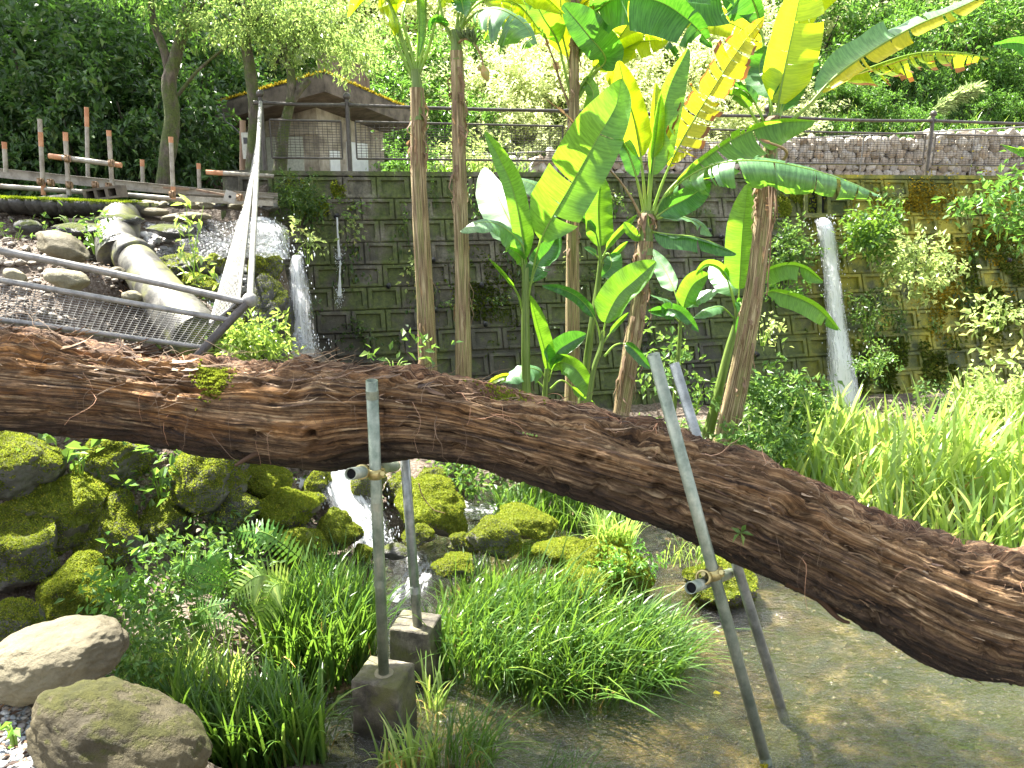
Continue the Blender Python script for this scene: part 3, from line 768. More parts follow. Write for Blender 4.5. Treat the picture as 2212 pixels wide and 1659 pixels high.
# ------------------------------------------------------------ fallen log
LT = [(-420, 660, 915), (-200, 682, 925), (0, 705, 935), (100, 718, 940), (200, 735, 944), (300, 752, 950), (450, 768, 990), (600, 775, 1012), (700, 778, 1026), (800, 780, 992), (900, 796, 996),
      (1000, 816, 1007), (1100, 850, 1037), (1200, 862, 1066), (1300, 887, 1100), (1400, 908, 1131), (1500, 935, 1170), (1600, 955, 1216),
      (1700, 1002, 1272), (1800, 1052, 1322), (1900, 1092, 1372), (2000, 1132, 1430), (2100, 1160, 1478), (2212, 1188, 1480), (2400, 1262, 1545), (2700, 1390, 1670)]
LX = np.array([q[0] for q in LT], float); LTOP = np.array([q[1] for q in LT], float); LBOT = np.array([q[2] for q in LT], float)
def log_Y(x): return np.interp(x, [-400, 0, 850, 1480, 2212, 2700], [4.0, 3.86, 3.79, 3.6, 3.35, 3.2])
NU, NV = 1150, 330
sx_ = np.linspace(-420, 2700, NU)
top = np.interp(sx_, LX, LTOP); bot = np.interp(sx_, LX, LBOT)
k = np.ones(25) / 25
top = np.convolve(np.pad(top, 12, 'edge'), k, 'valid'); bot = np.convolve(np.pad(bot, 12, 'edge'), k, 'valid')
cyy = (top + bot) / 2
k9 = np.hanning(121); k9 /= k9.sum(); cyy = np.convolve(np.pad(cyy, 60, 'reflect', reflect_type='odd'), k9, 'valid')
C = np.array([tuple(W(x, y, log_Y(x))) for x, y in zip(sx_, cyy)])
slope = np.gradient(cyy, sx_)
rad = np.array([(bt - tp) / 2 * math.cos(math.atan(sl)) * mpp(y, log_Y(x)) for x, y, tp, bt, sl in zip(sx_, cyy, top, bot, slope)]) * .935
T = np.gradient(C, axis=0); T /= np.linalg.norm(T, axis=1, keepdims=True)
ulen = np.concatenate([[0], np.cumsum(np.linalg.norm(np.diff(C, axis=0), axis=1))])
Nn = np.cross(T, np.array([0, 1.0, 0])); Nn /= np.linalg.norm(Nn, axis=1, keepdims=True); Nn *= np.sign(Nn[:, 2:3])
Bn = np.cross(T, Nn); Bn *= np.sign(-Bn[:, 1:2])   # towards the camera
th = np.linspace(0, 2 * np.pi, NV, endpoint=False)  # 0 = up, pi/2 = towards the camera
U, TH = np.meshgrid(ulen, th, indexing='ij')
twist = TH + 0.10 * U
def cyl(su, sc_, off=0): return np.stack([U * su + off, np.cos(twist) * sc_, np.sin(twist) * sc_], -1)
wob = np.stack([U * 1.3, np.cos(TH) * .8, np.sin(TH) * .8], -1)
warp = fbm(wob, 3, 41) * .4
def cylw(su, sc_, w_, off=0): return np.stack([U * su + off, np.cos(twist + warp * w_) * sc_, np.sin(twist + warp * w_) * sc_], -1)
big = fbm(cyl(1.1, .7), 3, 51)
ridge = 1 - np.abs(fbm(cylw(1.1, 4.2, .35), 3, 61)) * 3.2
chunk = fbm(cylw(2.0, 7, .25, 9), 4, 71)
step = np.floor(chunk * 9) / 9 * .62 + chunk * .38
fib = fbm(cylw(1.1, 26, .35, 3), 3, 81)
fine = fbm(cylw(4, 55, .35, 5), 2, 91)
topness = np.clip(np.cos(TH - .15), 0, 1) ** 2
rag = np.clip(fbm(cyl(7, 3.4, 2), 4, 101), -1, 1)
smooth_left = np.clip((3.1 - U) / 1.0, 0, 1) * np.clip(1 - np.abs(TH - 1.25) / .6, 0, 1)
rough_r = .75 + .5 * np.clip((U - 2.8) / 1.5, 0, 1)
disp = .050 * big + .009 * ridge * rough_r + .036 * step * (1 - .7 * smooth_left) * rough_r + .012 * fib * (1 - .5 * smooth_left) + .006 * fine + .055 * topness * rag
pits = np.clip(fbm(cyl(11, 5.5, 44), 4, 141) - .16, 0, 1) * rough_r
disp -= .10 * pits
flk = fbm(cylw(5, 17, .3, 33), 3, 131); flk = np.floor(flk * 7) / 7
disp += .014 * flk * rough_r * (1 - .6 * smooth_left)
# long splits
crack = np.clip(1 - np.abs(fbm(cylw(.8, 3.0, .3, 20), 2, 111)) * 16, 0, 1)
disp -= .022 * crack * (1 - .5 * smooth_left)
# knot, seen near (1680, 1070)
def at_px(x, ang): return np.interp(x, sx_, ulen), ang
for kx, ka, kr in ((1672, 1.12, .10), (705, 1.6, .05), (1290, 1.3, .035)):
    ku = np.interp(kx, sx_, ulen); rr = rad.mean()
    du = (U - ku); dv = (TH - ka) * rr
    d_ = np.sqrt(du ** 2 * .55 + dv ** 2 * 1.3)
    disp += .06 * np.exp(-(d_ / kr) ** 2) + .012 * np.cos(d_ / .014) * np.exp(-(d_ / (kr * 1.3)) ** 2) - .13 * np.exp(-(d_ / (kr * .34)) ** 2)
# squashed hollow underside on the right, loose slab edge
rr_ = rad[:, None] + disp
V = C[:, None, :] + Nn[:, None, :] * (np.cos(TH) * rr_)[..., None] + Bn[:, None, :] * (np.sin(TH) * rr_ * .93)[..., None]
id_ = np.arange(NU * NV).reshape(NU, NV); j2 = np.roll(id_, -1, axis=1)
F = np.stack([id_[:-1].ravel(), j2[:-1].ravel(), j2[1:].ravel(), id_[1:].ravel()], 1)
UV = np.stack([U.ravel(), np.minimum(TH, 2 * np.pi - TH).ravel() * .26], 1)
b = NB('rotten_wood')
c = b.coord('UV', (1, 1, 1))
dis = b.n('ShaderNodeTexNoise'); dis.inputs['Scale'].default_value = 3.5; b.l(c, dis.inputs['Vector'])
ad = b.n('ShaderNodeVectorMath', operation='MULTIPLY_ADD'); b.l(dis.outputs['Color'], ad.inputs[0]); ad.inputs[1].default_value = (.07, .022, 0); b.l(c, ad.inputs[2])
def sc_(v):
    mp = b.n('ShaderNodeMapping'); mp.inputs['Scale'].default_value = v; b.l(ad.outputs[0], mp.inputs[0]); return mp.outputs[0]
fibr = b.noise(sc_((1.7, 62, 1)), 1, 9, .74)
fib2 = b.noise(sc_((6, 170, 1)), 1, 5, .8)
pat = b.noise(sc_((1.6, 7, 1)), 1, 6, .65)
pat2 = b.noise(sc_((7, 15, 1)), 1.3, 7, .72)
wood = b.ramp(fibr, [(0.37, (0.024, 0.012, 0.006)), (0.46, (0.125, 0.065, 0.028)), (0.54, (0.33, 0.2, 0.095)), (0.64, (0.66, 0.49, 0.29))])
redd = b.ramp(fibr, [(0.37, (0.03, 0.012, 0.005)), (0.5, (0.25, 0.115, 0.035)), (0.63, (0.58, 0.29, 0.09))])
grey = b.ramp(fibr, [(0.37, (0.035, 0.022, 0.014)), (0.5, (0.26, 0.155, 0.075)), (0.63, (0.66, 0.48, 0.27))])
cc = b.mix(b.ramp(pat, [(0.46, 0.0), (0.54, 1.0)]), wood, redd)
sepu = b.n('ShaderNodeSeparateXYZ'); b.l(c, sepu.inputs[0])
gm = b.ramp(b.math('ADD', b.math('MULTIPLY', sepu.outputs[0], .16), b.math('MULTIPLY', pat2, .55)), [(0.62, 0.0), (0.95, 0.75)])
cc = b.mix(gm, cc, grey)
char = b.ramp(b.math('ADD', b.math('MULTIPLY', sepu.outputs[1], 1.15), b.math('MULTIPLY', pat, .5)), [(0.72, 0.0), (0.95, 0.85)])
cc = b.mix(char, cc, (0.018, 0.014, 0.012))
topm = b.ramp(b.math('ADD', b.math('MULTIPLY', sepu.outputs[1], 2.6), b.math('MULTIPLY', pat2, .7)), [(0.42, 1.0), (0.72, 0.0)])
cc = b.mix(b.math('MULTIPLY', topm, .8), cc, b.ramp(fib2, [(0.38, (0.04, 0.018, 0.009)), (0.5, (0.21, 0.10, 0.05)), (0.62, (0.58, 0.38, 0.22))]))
cc = b.mix(.8, cc, b.ramp(b.noise(sc_((2.2, 6, 1)), 1, 5, .6), [(.40, .5), (.52, 1.25)]), 'MULTIPLY')
cc = b.mix(.6, cc, b.ramp(pat2, [(.42, .18), (.52, 1.0)]), 'MULTIPLY')
cc = b.mix(.3, cc, b.ramp(fib2, [(.36, .25), (.64, 1.0)]), 'MULTIPLY')
b.set(cc, .72, Specular_IOR_Level=.35)
b.bump(b.math('ADD', b.math('ADD', fibr, b.math('MULTIPLY', fib2, .6)), b.math('MULTIPLY', pat2, 1.6)), 1.0, .022)
M['wood'] = b.m
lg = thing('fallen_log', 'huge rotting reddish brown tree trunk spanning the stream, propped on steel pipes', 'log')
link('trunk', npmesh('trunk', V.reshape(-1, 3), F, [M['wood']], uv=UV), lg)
Vlog = V
def lpt(x, ang, out=0.0):
    i = int(np.clip(np.interp(x, sx_, np.arange(NU)), 0, NU - 1)); j = int(ang / (2 * np.pi) * NV) % NV
    n = Nn[i] * math.cos(ang) + Bn[i] * math.sin(ang)
    return Vlog[i, j] + n * out, T[i], n
M['fibre'] = m_leaf('root_fibre', (0.13, 0.08, 0.045), (0.36, 0.26, 0.17), (.3, .2, .12), .12, .7)
M['bark'] = m_simple('bark_flake', (.05, .024, .014), (.3, .17, .10), 12, .8, .6, .01, 'Position')
# fibres, flakes and rootlets lying on and hanging from the log
def fibres(n, seed, lo, hi, a0, a1, ln, r0, hang):
    r = random.Random(seed); m = MB()
    for _ in range(n):
        x = r.uniform(lo, hi); a = r.gauss((a0 + a1) / 2, (a1 - a0) / 3)
        p, t, nr = lpt(x, a % 6.283, .004)
        L = ln * r.uniform(.4, 1.3); d = t * r.choice([-1, 1]) + nr * r.uniform(-.2, .6) + np.array([r.gauss(0, .4) for _ in range(3)])
        d /= np.linalg.norm(d); pts = [p]; q = p.copy()
        for k in range(7):
            if hang: d = d * .55 + np.array([r.gauss(0, .16), r.gauss(0, .12) - (.06 if k < 2 else 0), -.6])
            else: d = d * .8 + np.array([r.gauss(0, .3), r.gauss(0, .2), r.gauss(-.12, .25)])
            d /= np.linalg.norm(d); q = q + d * L / 7
            # stay outside the bark
            ii = int(np.clip(np.interp(q[0], C[:, 0], np.arange(NU)), 0, NU - 1))
            dv = q - C[ii]; dv -= T[ii] * np.dot(dv, T[ii]); dn = np.linalg.norm(dv)
            an = math.atan2(np.dot(dv, Bn[ii]), np.dot(dv, Nn[ii])) % 6.283
            lim = rr_[ii, int(an / 6.2832 * NV) % NV] * (1 - .07 * abs(math.sin(an))) + .003
            if dn < lim: q = q + dv / dn * (lim - dn)
            pts.append(q.copy())
        m.tube(pts, np.linspace(r0, r0 * .35, 8) * r.uniform(.5, 1.4), 4, False)
    return m.mesh('root_fibres', M['fibre'])
o = link('root_fibres', fibres(260, 3, -100, 1500, -.6, .75, .22, .0018, False), lg); o['kind'] = 'stuff'
o = link('root_fibres', fibres(60, 4, 100, 1300, .5, 1.6, .24, .0013, False), lg); o['kind'] = 'stuff'
o = link('hanging_roots', fibres(55, 5, 150, 2100, .3, 1.9, .2, .0010, True), lg); o['kind'] = 'stuff'
o = link('root_fibres', fibres(150, 6, 1300, 2300, -.4, .8, .10, .0014, False), lg); o['kind'] = 'stuff'
def flakes(n, seed, lo, hi, a0, a1, L0, W0):
    r = random.Random(seed); m = MB()
    for _ in range(n):
        x = r.uniform(lo, hi); a = r.uniform(a0, a1)
        p, t, nr = lpt(x, a % 6.283, -.002)
        s = np.cross(nr, t); L = L0 * r.uniform(.4, 1.5); w_ = W0 * r.uniform(.4, 1.4)
        tt = t + s * r.gauss(0, .25); tt /= np.linalg.norm(tt); lift = r.uniform(.05, .4); V = []
        for q in range(5):
            f = q / 4; ww = w_ * (1 - f * .8) * (.7 + .6 * r.random())
            c0 = p + tt * L * f * (1 if r else 1) + nr * (lift * L * f * f + r.uniform(0, .003))
            V += [c0 - s * ww, c0 + s * ww * r.uniform(.5, 1.2), c0 + s * ww * .6 - nr * .003]
        Fq = []
        for q in range(4): Fq += [(3 * q, 3 * q + 3, 3 * q + 4, 3 * q + 1), (3 * q + 1, 3 * q + 4, 3 * q + 5, 3 * q + 2)]
        m.add(np.array(V), Fq)
    return m.mesh('bark_flakes', M['bark2'])
b = NB('bark_scale'); isl = b.n('ShaderNodeNewGeometry').outputs['Random Per Island']
cb_ = b.ramp(isl, [(0, (0.04, .02, .012)), (.4, (.13, .07, .035)), (.8, (.27, .17, .09)), (1, (.46, .35, .23))])
cb_ = b.mix(.6, cb_, b.ramp(b.noise(b.coord('Position'), 60, 5, .8), [(.3, .25), (.7, 1.)]), 'MULTIPLY'); b.set(cb_, .8); b.bump(b.noise(b.coord('Position'), 120, 4, .7), .6, .005); M['bark2'] = b.m
o = link('bark_flakes', flakes(420, 8, -300, 2500, -.9, 1.2, .05, .006), lg); o['kind'] = 'stuff'
o = link('bark_flakes', flakes(300, 9, -300, 1500, -.8, .7, .12, .014), lg); o['kind'] = 'stuff'
o = link('bark_flakes', flakes(300, 19, 1500, 2500, .5, 2.6, .045, .005), lg); o['kind'] = 'stuff'
# snapped twig under the log, and a broken lip on the right
m = MB(); m.tube(spline([W(600, 985, 3.7), W(565, 978, 3.6), W(538, 988, 3.55), W(508, 1006, 3.5)], 12), np.linspace(.022, .008, 12), 7)
link('broken_branch', m.mesh('broken_branch', M['wood']), lg)
m = MB(); m.tube(spline([W(1700, 1255, 3.4), W(1760, 1285, 3.35), W(1810, 1335, 3.33), W(1835, 1345, 3.32)], 12), np.linspace(.03, .007, 12), 6)
m.tube(spline([W(1800, 1310, 3.36), W(1815, 1318, 3.33), W(1826, 1322, 3.32)], 5), [.01, .008, .006, .004, .003], 5)
link('broken_splinter', m.mesh('broken_splinter', M['wood']), lg)

# ------------------------------------------------------------ tuft builder for moss, used on rocks and log
def tufts(P, N_, n, mat, size=(.006, .016), seed=0, name='moss', jit=.5, wide=.5):
    """n little upright triangles on points P with normals N_"""
    r = np.random.RandomState(seed); k = r.randint(0, len(P), n) if n != len(P) else np.arange(n)
    p = P[k]; nm = N_[k]
    a = r.normal(size=(n, 3)); a -= nm * (a * nm).sum(1, keepdims=True); a /= np.linalg.norm(a, axis=1, keepdims=True)
    s = r.uniform(size[0], size[1], n)[:, None]
    d = nm + jit * r.normal(size=(n, 3)) + np.array([0, 0, .1]); d /= np.linalg.norm(d, axis=1, keepdims=True)
    V = np.stack([p - a * s * wide, p + a * s * wide, p + d * s * 1.3], 1).reshape(-1, 3)
    return npmesh(name, V, np.arange(3 * n).reshape(n, 3), [mat], smooth=False)
def log_moss(x, ang, su, sa, n, seed, mat):
    r = np.random.RandomState(seed); P = []; Q = []
    for _ in range(n):
        p, t, nr = lpt(x + r.normal() * su, (ang + r.normal() * sa) % 6.283, 0); P.append(p); Q.append(nr)
    o = link('moss_patch', tufts(np.array(P), np.array(Q), n * 6, mat, (.006, .013), seed, 'moss_patch', .6), lg); o['kind'] = 'stuff'
log_moss(490, .75, 15, .16, 700, 1, M['moss_tuft'])
log_moss(470, .5, 14, .1, 300, 2, M['moss_tuft'])
log_moss(1075, .2, 30, .08, 200, 3, M['moss_tuft'])

# ------------------------------------------------------------ steel props
b = NB('prop_steel'); c = b.coord('Position')
f = b.noise(c, 6, 7, .7); f2 = b.noise(b.coord('Position', (1, 1, .25)), 60, 4, .7)
stl = b.ramp(f, [(.36, (.14, .18, .13)), (.5, (.26, .30, .23)), (.64, (.38, .40, .31))])
stl = b.mix(.5, stl, b.ramp(f2, [(.3, .55), (.7, 1.)]), 'MULTIPLY'); b.set(stl, .42, Metallic=.45); b.bump(f2, .15, .003); M['steel'] = b.m
b = NB('prop_steel_blue'); c = b.coord('Position')
f = b.noise(c, 7, 7, .7)
b.set(b.ramp(f, [(.36, (.15, .165, .155)), (.52, (.28, .30, .285)), (.66, (.42, .43, .40))]), .38, Metallic=.55); b.bump(b.noise(c, 50, 4), .12, .003); M['steel2'] = b.m
b = NB('clamp_zinc'); b.set(b.ramp(b.noise(b.coord('Position'), 30, 4), [(.3, (.34, .27, .09)), (.6, (.5, .43, .19)), (.8, (.24, .18, .08))]), .4, Metallic=.6); M['clamp'] = b.m
b = NB('wet_steel'); b.set((.10, .12, .10), .3, Metallic=.5); M['wet'] = b.m
def hollow(m, a, b_, r, seg=20, wall=.004):
    a = np.array(a); b_ = np.array(b_); d = (b_ - a) / np.linalg.norm(b_ - a)
    u = np.cross(d, [0, 0, 1.] if abs(d[2]) < .9 else [1., 0, 0]); u /= np.linalg.norm(u); v = np.cross(d, u)
    an = np.arange(seg) * 2 * np.pi / seg
    ring = lambda c, q: c + q * (np.cos(an)[:, None] * u + np.sin(an)[:, None] * v)
    V = np.concatenate([ring(a + d * .15, r - wall), ring(a, r - wall), ring(a, r), ring((a + b_) / 2, r), ring(b_, r), ring(b_, r - wall), ring(b_ - d * .15, r - wall)])
    j = np.arange(seg); j2 = (j + 1) % seg
    m.add(V, np.concatenate([np.stack([k * seg + j, k * seg + j2, (k + 1) * seg + j2, (k + 1) * seg + j], 1) for k in range(6)]))
def disc(m, a, d, r, seg=16):
    a = Vector(a); d = Vector(d).normalized(); m.tube([tuple(a), tuple(a + d * .002)], r, seg)
def prop(label, pts, r, mat, clamp=None, joints=()):
    t = thing('steel_prop', label, 'steel pipe', (0, 0, 0), 'steel pipes propping the fallen log')
    m = MB(); hollow(m, pts[0], pts[-1], r); link('pipe', m.mesh('pipe', mat), t)
    d = Vector(pts[-1]) - Vector(pts[0])
    for q in joints:
        p = Vector(pts[0]) + d * q; dn = d.normalized(); m = MB()
        m.tube([tuple(p - dn * .02), tuple(p + dn * .02)], r + .0016, 20, True); link('joint_ring', m.mesh('joint_ring', mat), t)
    return t
def clampset(label, p, axis, bar, r):
    """swivel clamp round a pipe at p: two hinged jaws, bolts, and the bar's jaw"""
    t = thing('pipe_clamp', label, 'clamp', (0, 0, 0), 'brassy clamps joining bars to the props')
    p = Vector(p); ax = Vector(axis).normalized(); br = Vector(bar).normalized()
    side = ax.cross(br).normalized()
    for nm, ce, a_, rr in (('pipe_jaw', p, ax, r), ('bar_jaw', p + side * (2 * r + .008) * 0 - br.cross(ax).normalized() * 0 + CLOFF, br, r)):
        m = MB(); m.tube([tuple(ce - a_ * .024), tuple(ce - a_ * .024), tuple(ce + a_ * .024), tuple(ce + a_ * .024)], [r, r + .008, r + .008, r], 18, False); link(nm, m.mesh(nm, M['clamp']), t)
    for s_ in (-1, 1):
        m = MB(); q = p + side * (r + .014) * s_
        m.tube([tuple(q - br * .03), tuple(q + br * .03)], .0065, 8); m.tube([tuple(q - br * .038), tuple(q - br * .026)], .012, 6)
        link('bolt', m.mesh('bolt', M['clamp']), t)
        m = MB(); m.box(p + side * (r + .010) * s_, (.03, .05, .012), Matrix((br, ax, side)).transposed()); link('lug', m.mesh('lug', M['clamp'], False), t)
    return t
CLOFF = Vector((-.055, -.01, .0))
pr = .028
fb = Wz(829, 1452, .33); ft = W(803, 822, 3.40)
prop('grey green steel pipe in front of the log standing on the nearer concrete footing', [fb - Vector((0, 0, .05)), ft], pr, M['steel'], joints=(.36, .62, .96))
rb = Wz(903, 1352, .33); rt = W(866, 880, 4.15)
prop('shaded steel pipe behind the log standing on the farther concrete footing', [rb - Vector((0, 0, .05)), rt], pr, M['steel2'], joints=(.2,))
def lerp_at(a, b_, y2212):
    best = None
    for i in range(200):
        p = a.lerp(b_, i / 199); zc = p.y * CP - (p.z - CZ) * SP
        py = (384 - FPX * ((p.z - CZ) * CP + p.y * SP) / zc) / S
        if best is None or abs(py - y2212) < best[0]: best = (abs(py - y2212), p)
    return best[1]
f0 = lerp_at(fb, ft, 1020); r0 = lerp_at(rb, rt, 1008)
CLOFF = Vector((-.062, 0, .004)); 
clampset('brassy clamp on the left front prop just below the log', f0, ft - fb, (r0 - f0), pr)
t = thing('cross_bar', 'short open ended tube sticking out under the log from the left props', 'steel tube', (0, 0, 0), 'open ended tubes clamped across the props')
bd_ = Vector((-.15, .97, 0.0)); bc = f0 + CLOFF
e0 = W(757, 1024, 3.22)
m = MB(); hollow(m, e0, e0 + (r0 + CLOFF - e0) * 1.03, pr); link('tube', m.mesh('tube', M['steel']), t); m = MB(); disc(m, e0 + (r0 + CLOFF - e0).normalized() * .03, r0 - e0, pr * .95); link('bore_shade_disc', m.mesh('bore_shade_disc', M['dark']), t)  # black disc plugs the tube, standing for the shade inside
RF0 = Wz(1657, 1652, -.12); RF1 = W(1411, 765, 3.30)
RF0 = Wz(1655, 1648, 0.0); dR = (RF1 - RF0).normalized()
prop('pale steel pipe slanting across the front of the log with its foot in the pond', [RF0 - dR * .12, RF1], pr, M['steel'], joints=(.06,))
RR0 = Wz(1685, 1522, 0.0); RR1 = W(1456, 785, 4.0); dR2 = (RR1 - RR0).normalized()
prop('slanting steel pipe behind the log whose foot meets the pond farther out', [RR0 - dR2 * .12, RR1], pr, M['steel2'], joints=(.5,))
f1 = lerp_at(RF0, RF1, 1237); r1 = lerp_at(RR0, RR1, 1232)
CLOFF = Vector((-.05, -.02, -.012))
clampset('brassy clamp on the slanting front prop beneath the log', f1, dR, (r1 - f1), pr)
t = thing('cross_bar', 'short open ended tube poking out under the log from the slanting right props', 'steel tube', (0, 0, 0), 'open ended tubes clamped across the props')
e0 = W(1492, 1270, 3.10); tgt = r1 + Vector((-.06, 0, -.02))
m = MB(); hollow(m, e0, e0 + (tgt - e0) * 1.12, pr); link('tube', m.mesh('tube', M['steel']), t); m = MB(); disc(m, e0 + (tgt - e0).normalized() * .03, tgt - e0, pr * .95); link('bore_shade_disc', m.mesh('bore_shade_disc', M['dark']), t)  # black disc again stands for the shade inside this tube
# footings
b = NB('footing_concrete'); c = b.coord('Position'); g = b.n('ShaderNodeNewGeometry'); sx = b.n('ShaderNodeSeparateXYZ'); b.l(g.outputs['Position'], sx.inputs[0])
f = b.noise(c, 7, 7, .7); con = b.ramp(f, [(.38, (.055, .048, .036)), (.5, (.13, .115, .085)), (.64, (.25, .225, .165))])
con = b.mix(.5, con, b.ramp(b.noise(c, 80, 4, .8), [(.3, .4), (.7, 1.)]), 'MULTIPLY')
con = b.mix(b.ramp(b.noise(c, 5, 5, .7), [(.46, 0.), (.62, .8)]), con, (.10, .105, .025))
con = b.mix(b.ramp(sx.outputs[2], [(.02, .85), (.12, .0)]), con, (.025, .022, .015))
b.set(con, .85); b.bump(b.math('ADD', b.noise(c, 90, 5, .8), f), .7, .012); M['footing'] = b.m
def footing(label, c0, w_, d_, h, ang):
    n = 14; V = []; F = []
    faces = []
    t = thing('concrete_footing', label, 'concrete footing', (0, 0, 0), 'concrete footings under the left props')
    import bmesh
    bm = bmesh.new(); bmesh.ops.create_cube(bm, size=1.0)
    bmesh.ops.scale(bm, vec=(w_, d_, h + .25), verts=bm.verts)
    bmesh.ops.bevel(bm, geom=list(bm.edges), offset=.016, segments=3, affect='EDGES', profile=.6)
    bmesh.ops.subdivide_edges(bm, edges=[e for e in bm.edges if e.calc_length() > .08], cuts=14, use_grid_fill=True)
    bmesh.ops.triangulate(bm, faces=bm.faces)
    Q = np.array([tuple(v.co) for v in bm.verts]); F6 = np.array([[v.index for v in f.verts] for f in bm.faces]); bm.free()
    nq = Q / np.array([w_, d_, h + .25]); nq /= np.linalg.norm(nq, axis=1, keepdims=True)
    Q = Q + nq * (.006 * fbm(Q * 9 + c0[0], 2, 3) + .003 * fbm(Q * 45, 2, 4))[:, None]
    Q[:, :2] *= 1 + .10 * (h / 2 - .125 - Q[:, 2:3])
    ca, sa = math.cos(ang), math.sin(ang)
    Q = np.stack([Q[:, 0] * ca - Q[:, 1] * sa + c0[0], Q[:, 0] * sa + Q[:, 1] * ca + c0[1], Q[:, 2] + h / 2 - .125], 1)
    link('block_body', npmesh('block_body', Q, F6, [M['footing']], smooth=False), t)
    m = MB(); m.tube([(c0[2], c0[3], h - .01), (c0[2], c0[3], h + .004), (c0[2], c0[3], h + .006)], [.055, .05, .03], 14); link('sand_collar', m.mesh('sand_collar', M['rock_tan']), t)
footing('nearer concrete footing block in the stream under the front left pipe', (-.675, 3.56, fb.x, fb.y), .265, .24, .325, math.radians(-16))
footing('farther shaded concrete footing block with a mossy top edge behind the grass', (-.565, 4.05, rb.x, rb.y), .25, .23, .325, math.radians(-14))

# ------------------------------------------------------------ wall top fence
def fence_pt(X, h): return Vector((X, wall_y(X, WALL_TOP) + .1, WALL_TOP + .05 + h))
def x_for(px):
    X = 0
    for _ in range(30):
        p = fence_pt(X, 0); zc = p.y * CP - (p.z - CZ) * SP; X = (px * S - 512) / FPX * zc
    return X
FH = .80
def ball(m, p, r):
    V, F = ICO[3]; m.add(V * r + np.array(p), F)
def finial(parent, p, r, mat):
    m = MB(); p = np.array(p); ball(m, p + np.array([0, 0, r * 1.15]), r)
    m.tube([p, p + np.array([0, 0, r * .5])], [r * .75, r * .55], 12); link('ball_finial', m.mesh('ball_finial', mat), parent)
def mesh_panel(parent, a, b_, c_, d_, mat, fr=.014, nh=9, nv=12, wire=.0032):
    """a-b top edge, d-c bottom edge"""
    a, b_, c_, d_ = map(Vector, (a, b_, c_, d_))
    for nm, p, q in (('panel_rail', a, b_), ('panel_rail', d_, c_), ('panel_stile', a, d_), ('panel_stile', b_, c_)):
        m = MB(); m.tube([tuple(p), tuple(q)], fr if nm == 'panel_rail' else fr * .75, 8); link(nm, m.mesh(nm, mat), parent)
    m = MB()
    for i in range(1, nh):
        f = i / nh; m.tube([tuple(a.lerp(d_, f)), tuple(b_.lerp(c_, f))], wire, 3, False)
    for i in range(1, nv):
        f = i / nv; m.tube([tuple(a.lerp(b_, f) + Vector((0, .004, 0))), tuple(d_.lerp(c_, f) + Vector((0, .004, 0)))], wire, 3, False)
    o = link('wire_mesh', m.mesh('wire_mesh', mat), parent); o['kind'] = 'stuff'
t = thing('wall_top_fence', 'brown pipe railing with ball finials and wire mesh panels along the wall top', 'fence')
posts = [x_for(q) for q in (574, 757, 1228, 1648, 2000, 2420)]
for X in posts:
    m = MB(); a = fence_pt(X, -.07); b_ = fence_pt(X, FH)
    m.tube([tuple(a), tuple(b_)], .026, 14); m.tube([tuple(a + Vector((0, 0, .02))), tuple(a + Vector((0, 0, .035)))], .05, 12)
    post = link('post', m.mesh('post', M['fence']), t)
    m = MB(); ball(m, b_ + Vector((0, 0, .035)), .044); link('ball_finial', m.mesh('ball_finial', M['fence']), post)
    m = MB()
    for s_ in (-1, 1): m.tube([tuple(fence_pt(X + s_ * .02, FH - .06)), tuple(fence_pt(X + s_ * .075, FH - .06))], [.03, .024], 10)
    link('collar', m.mesh('collar', M['fence']), post)
for i in range(len(posts) - 1):
    xa, xb = posts[i] + .03, posts[i + 1] - .03
    sag = -.02 if i != 3 else -.05
    m = MB(); m.tube(spline([fence_pt(xa, FH - .06), fence_pt((xa + xb) / 2, FH - .06 + sag * .4), fence_pt(xb, FH - .06)], 8), .0205, 10); link('top_rail', m.mesh('top_rail', M['fence']), t)
    g_ = .05
    nv = max(6, int((xb - xa) / .055))
    mesh_panel(t, fence_pt(xa + g_, .56), fence_pt(xb - g_, .56), fence_pt(xb - g_, .15), fence_pt(xa + g_, .15), M['fence'], .013, 14, nv)
# sloping fence down to the leaning corner
t = thing('sloping_fence', 'sunlit grey railing with mesh running steeply down from the wall top corner', 'fence')
A0 = fence_pt(posts[0], FH); B0 = W(540, 648, 4.8)
A0r = A0 + Vector((0, 0, -.05)); 
m = MB(); m.tube([tuple(A0r), tuple(B0)], .0215, 12); link('top_rail', m.mesh('top_rail', M['fence_grey']), t)
m = MB(); ball(m, B0, .047); link('ball_finial', m.mesh('ball_finial', M['fence_grey']), t)
a_ = W(556, 300, 8.95); b_ = W(515, 652, 4.78); c__ = W(455, 700, 4.72); d__ = W(533, 420, 8.9)
mesh_panel(t, a_, b_, c__, d__, M['fence_grey'], .013, 16, 60, .0022)
m = MB(); foot = W(432, 762, 4.58); m.tube([tuple(B0), tuple(foot + (foot - B0) * .35)], .026, 12); link('leaning_post', m.mesh('leaning_post', M['fence']), t)
t = thing('lower_fence', 'weathered grey leaning fence with drooping wire mesh behind the log at the left', 'fence')
L0 = W(-260, 500, 4.25); L1 = B0 + Vector((-.035, -.02, -.01))
m = MB(); m.tube(spline([L0, W(-10, 540, 4.4), W(270, 596, 4.62), L1], 16), .0215, 12); link('top_rail', m.mesh('top_rail', M['fence_grey']), t)
pa = W(-260, 560, 4.2); pb = W(498, 692, 4.72); pc = W(450, 752, 4.66); pd = W(-260, 655, 4.15)
mesh_panel(t, pa, pb, pc, pd, M['fence_grey'], .0175, 15, 46, .0022)

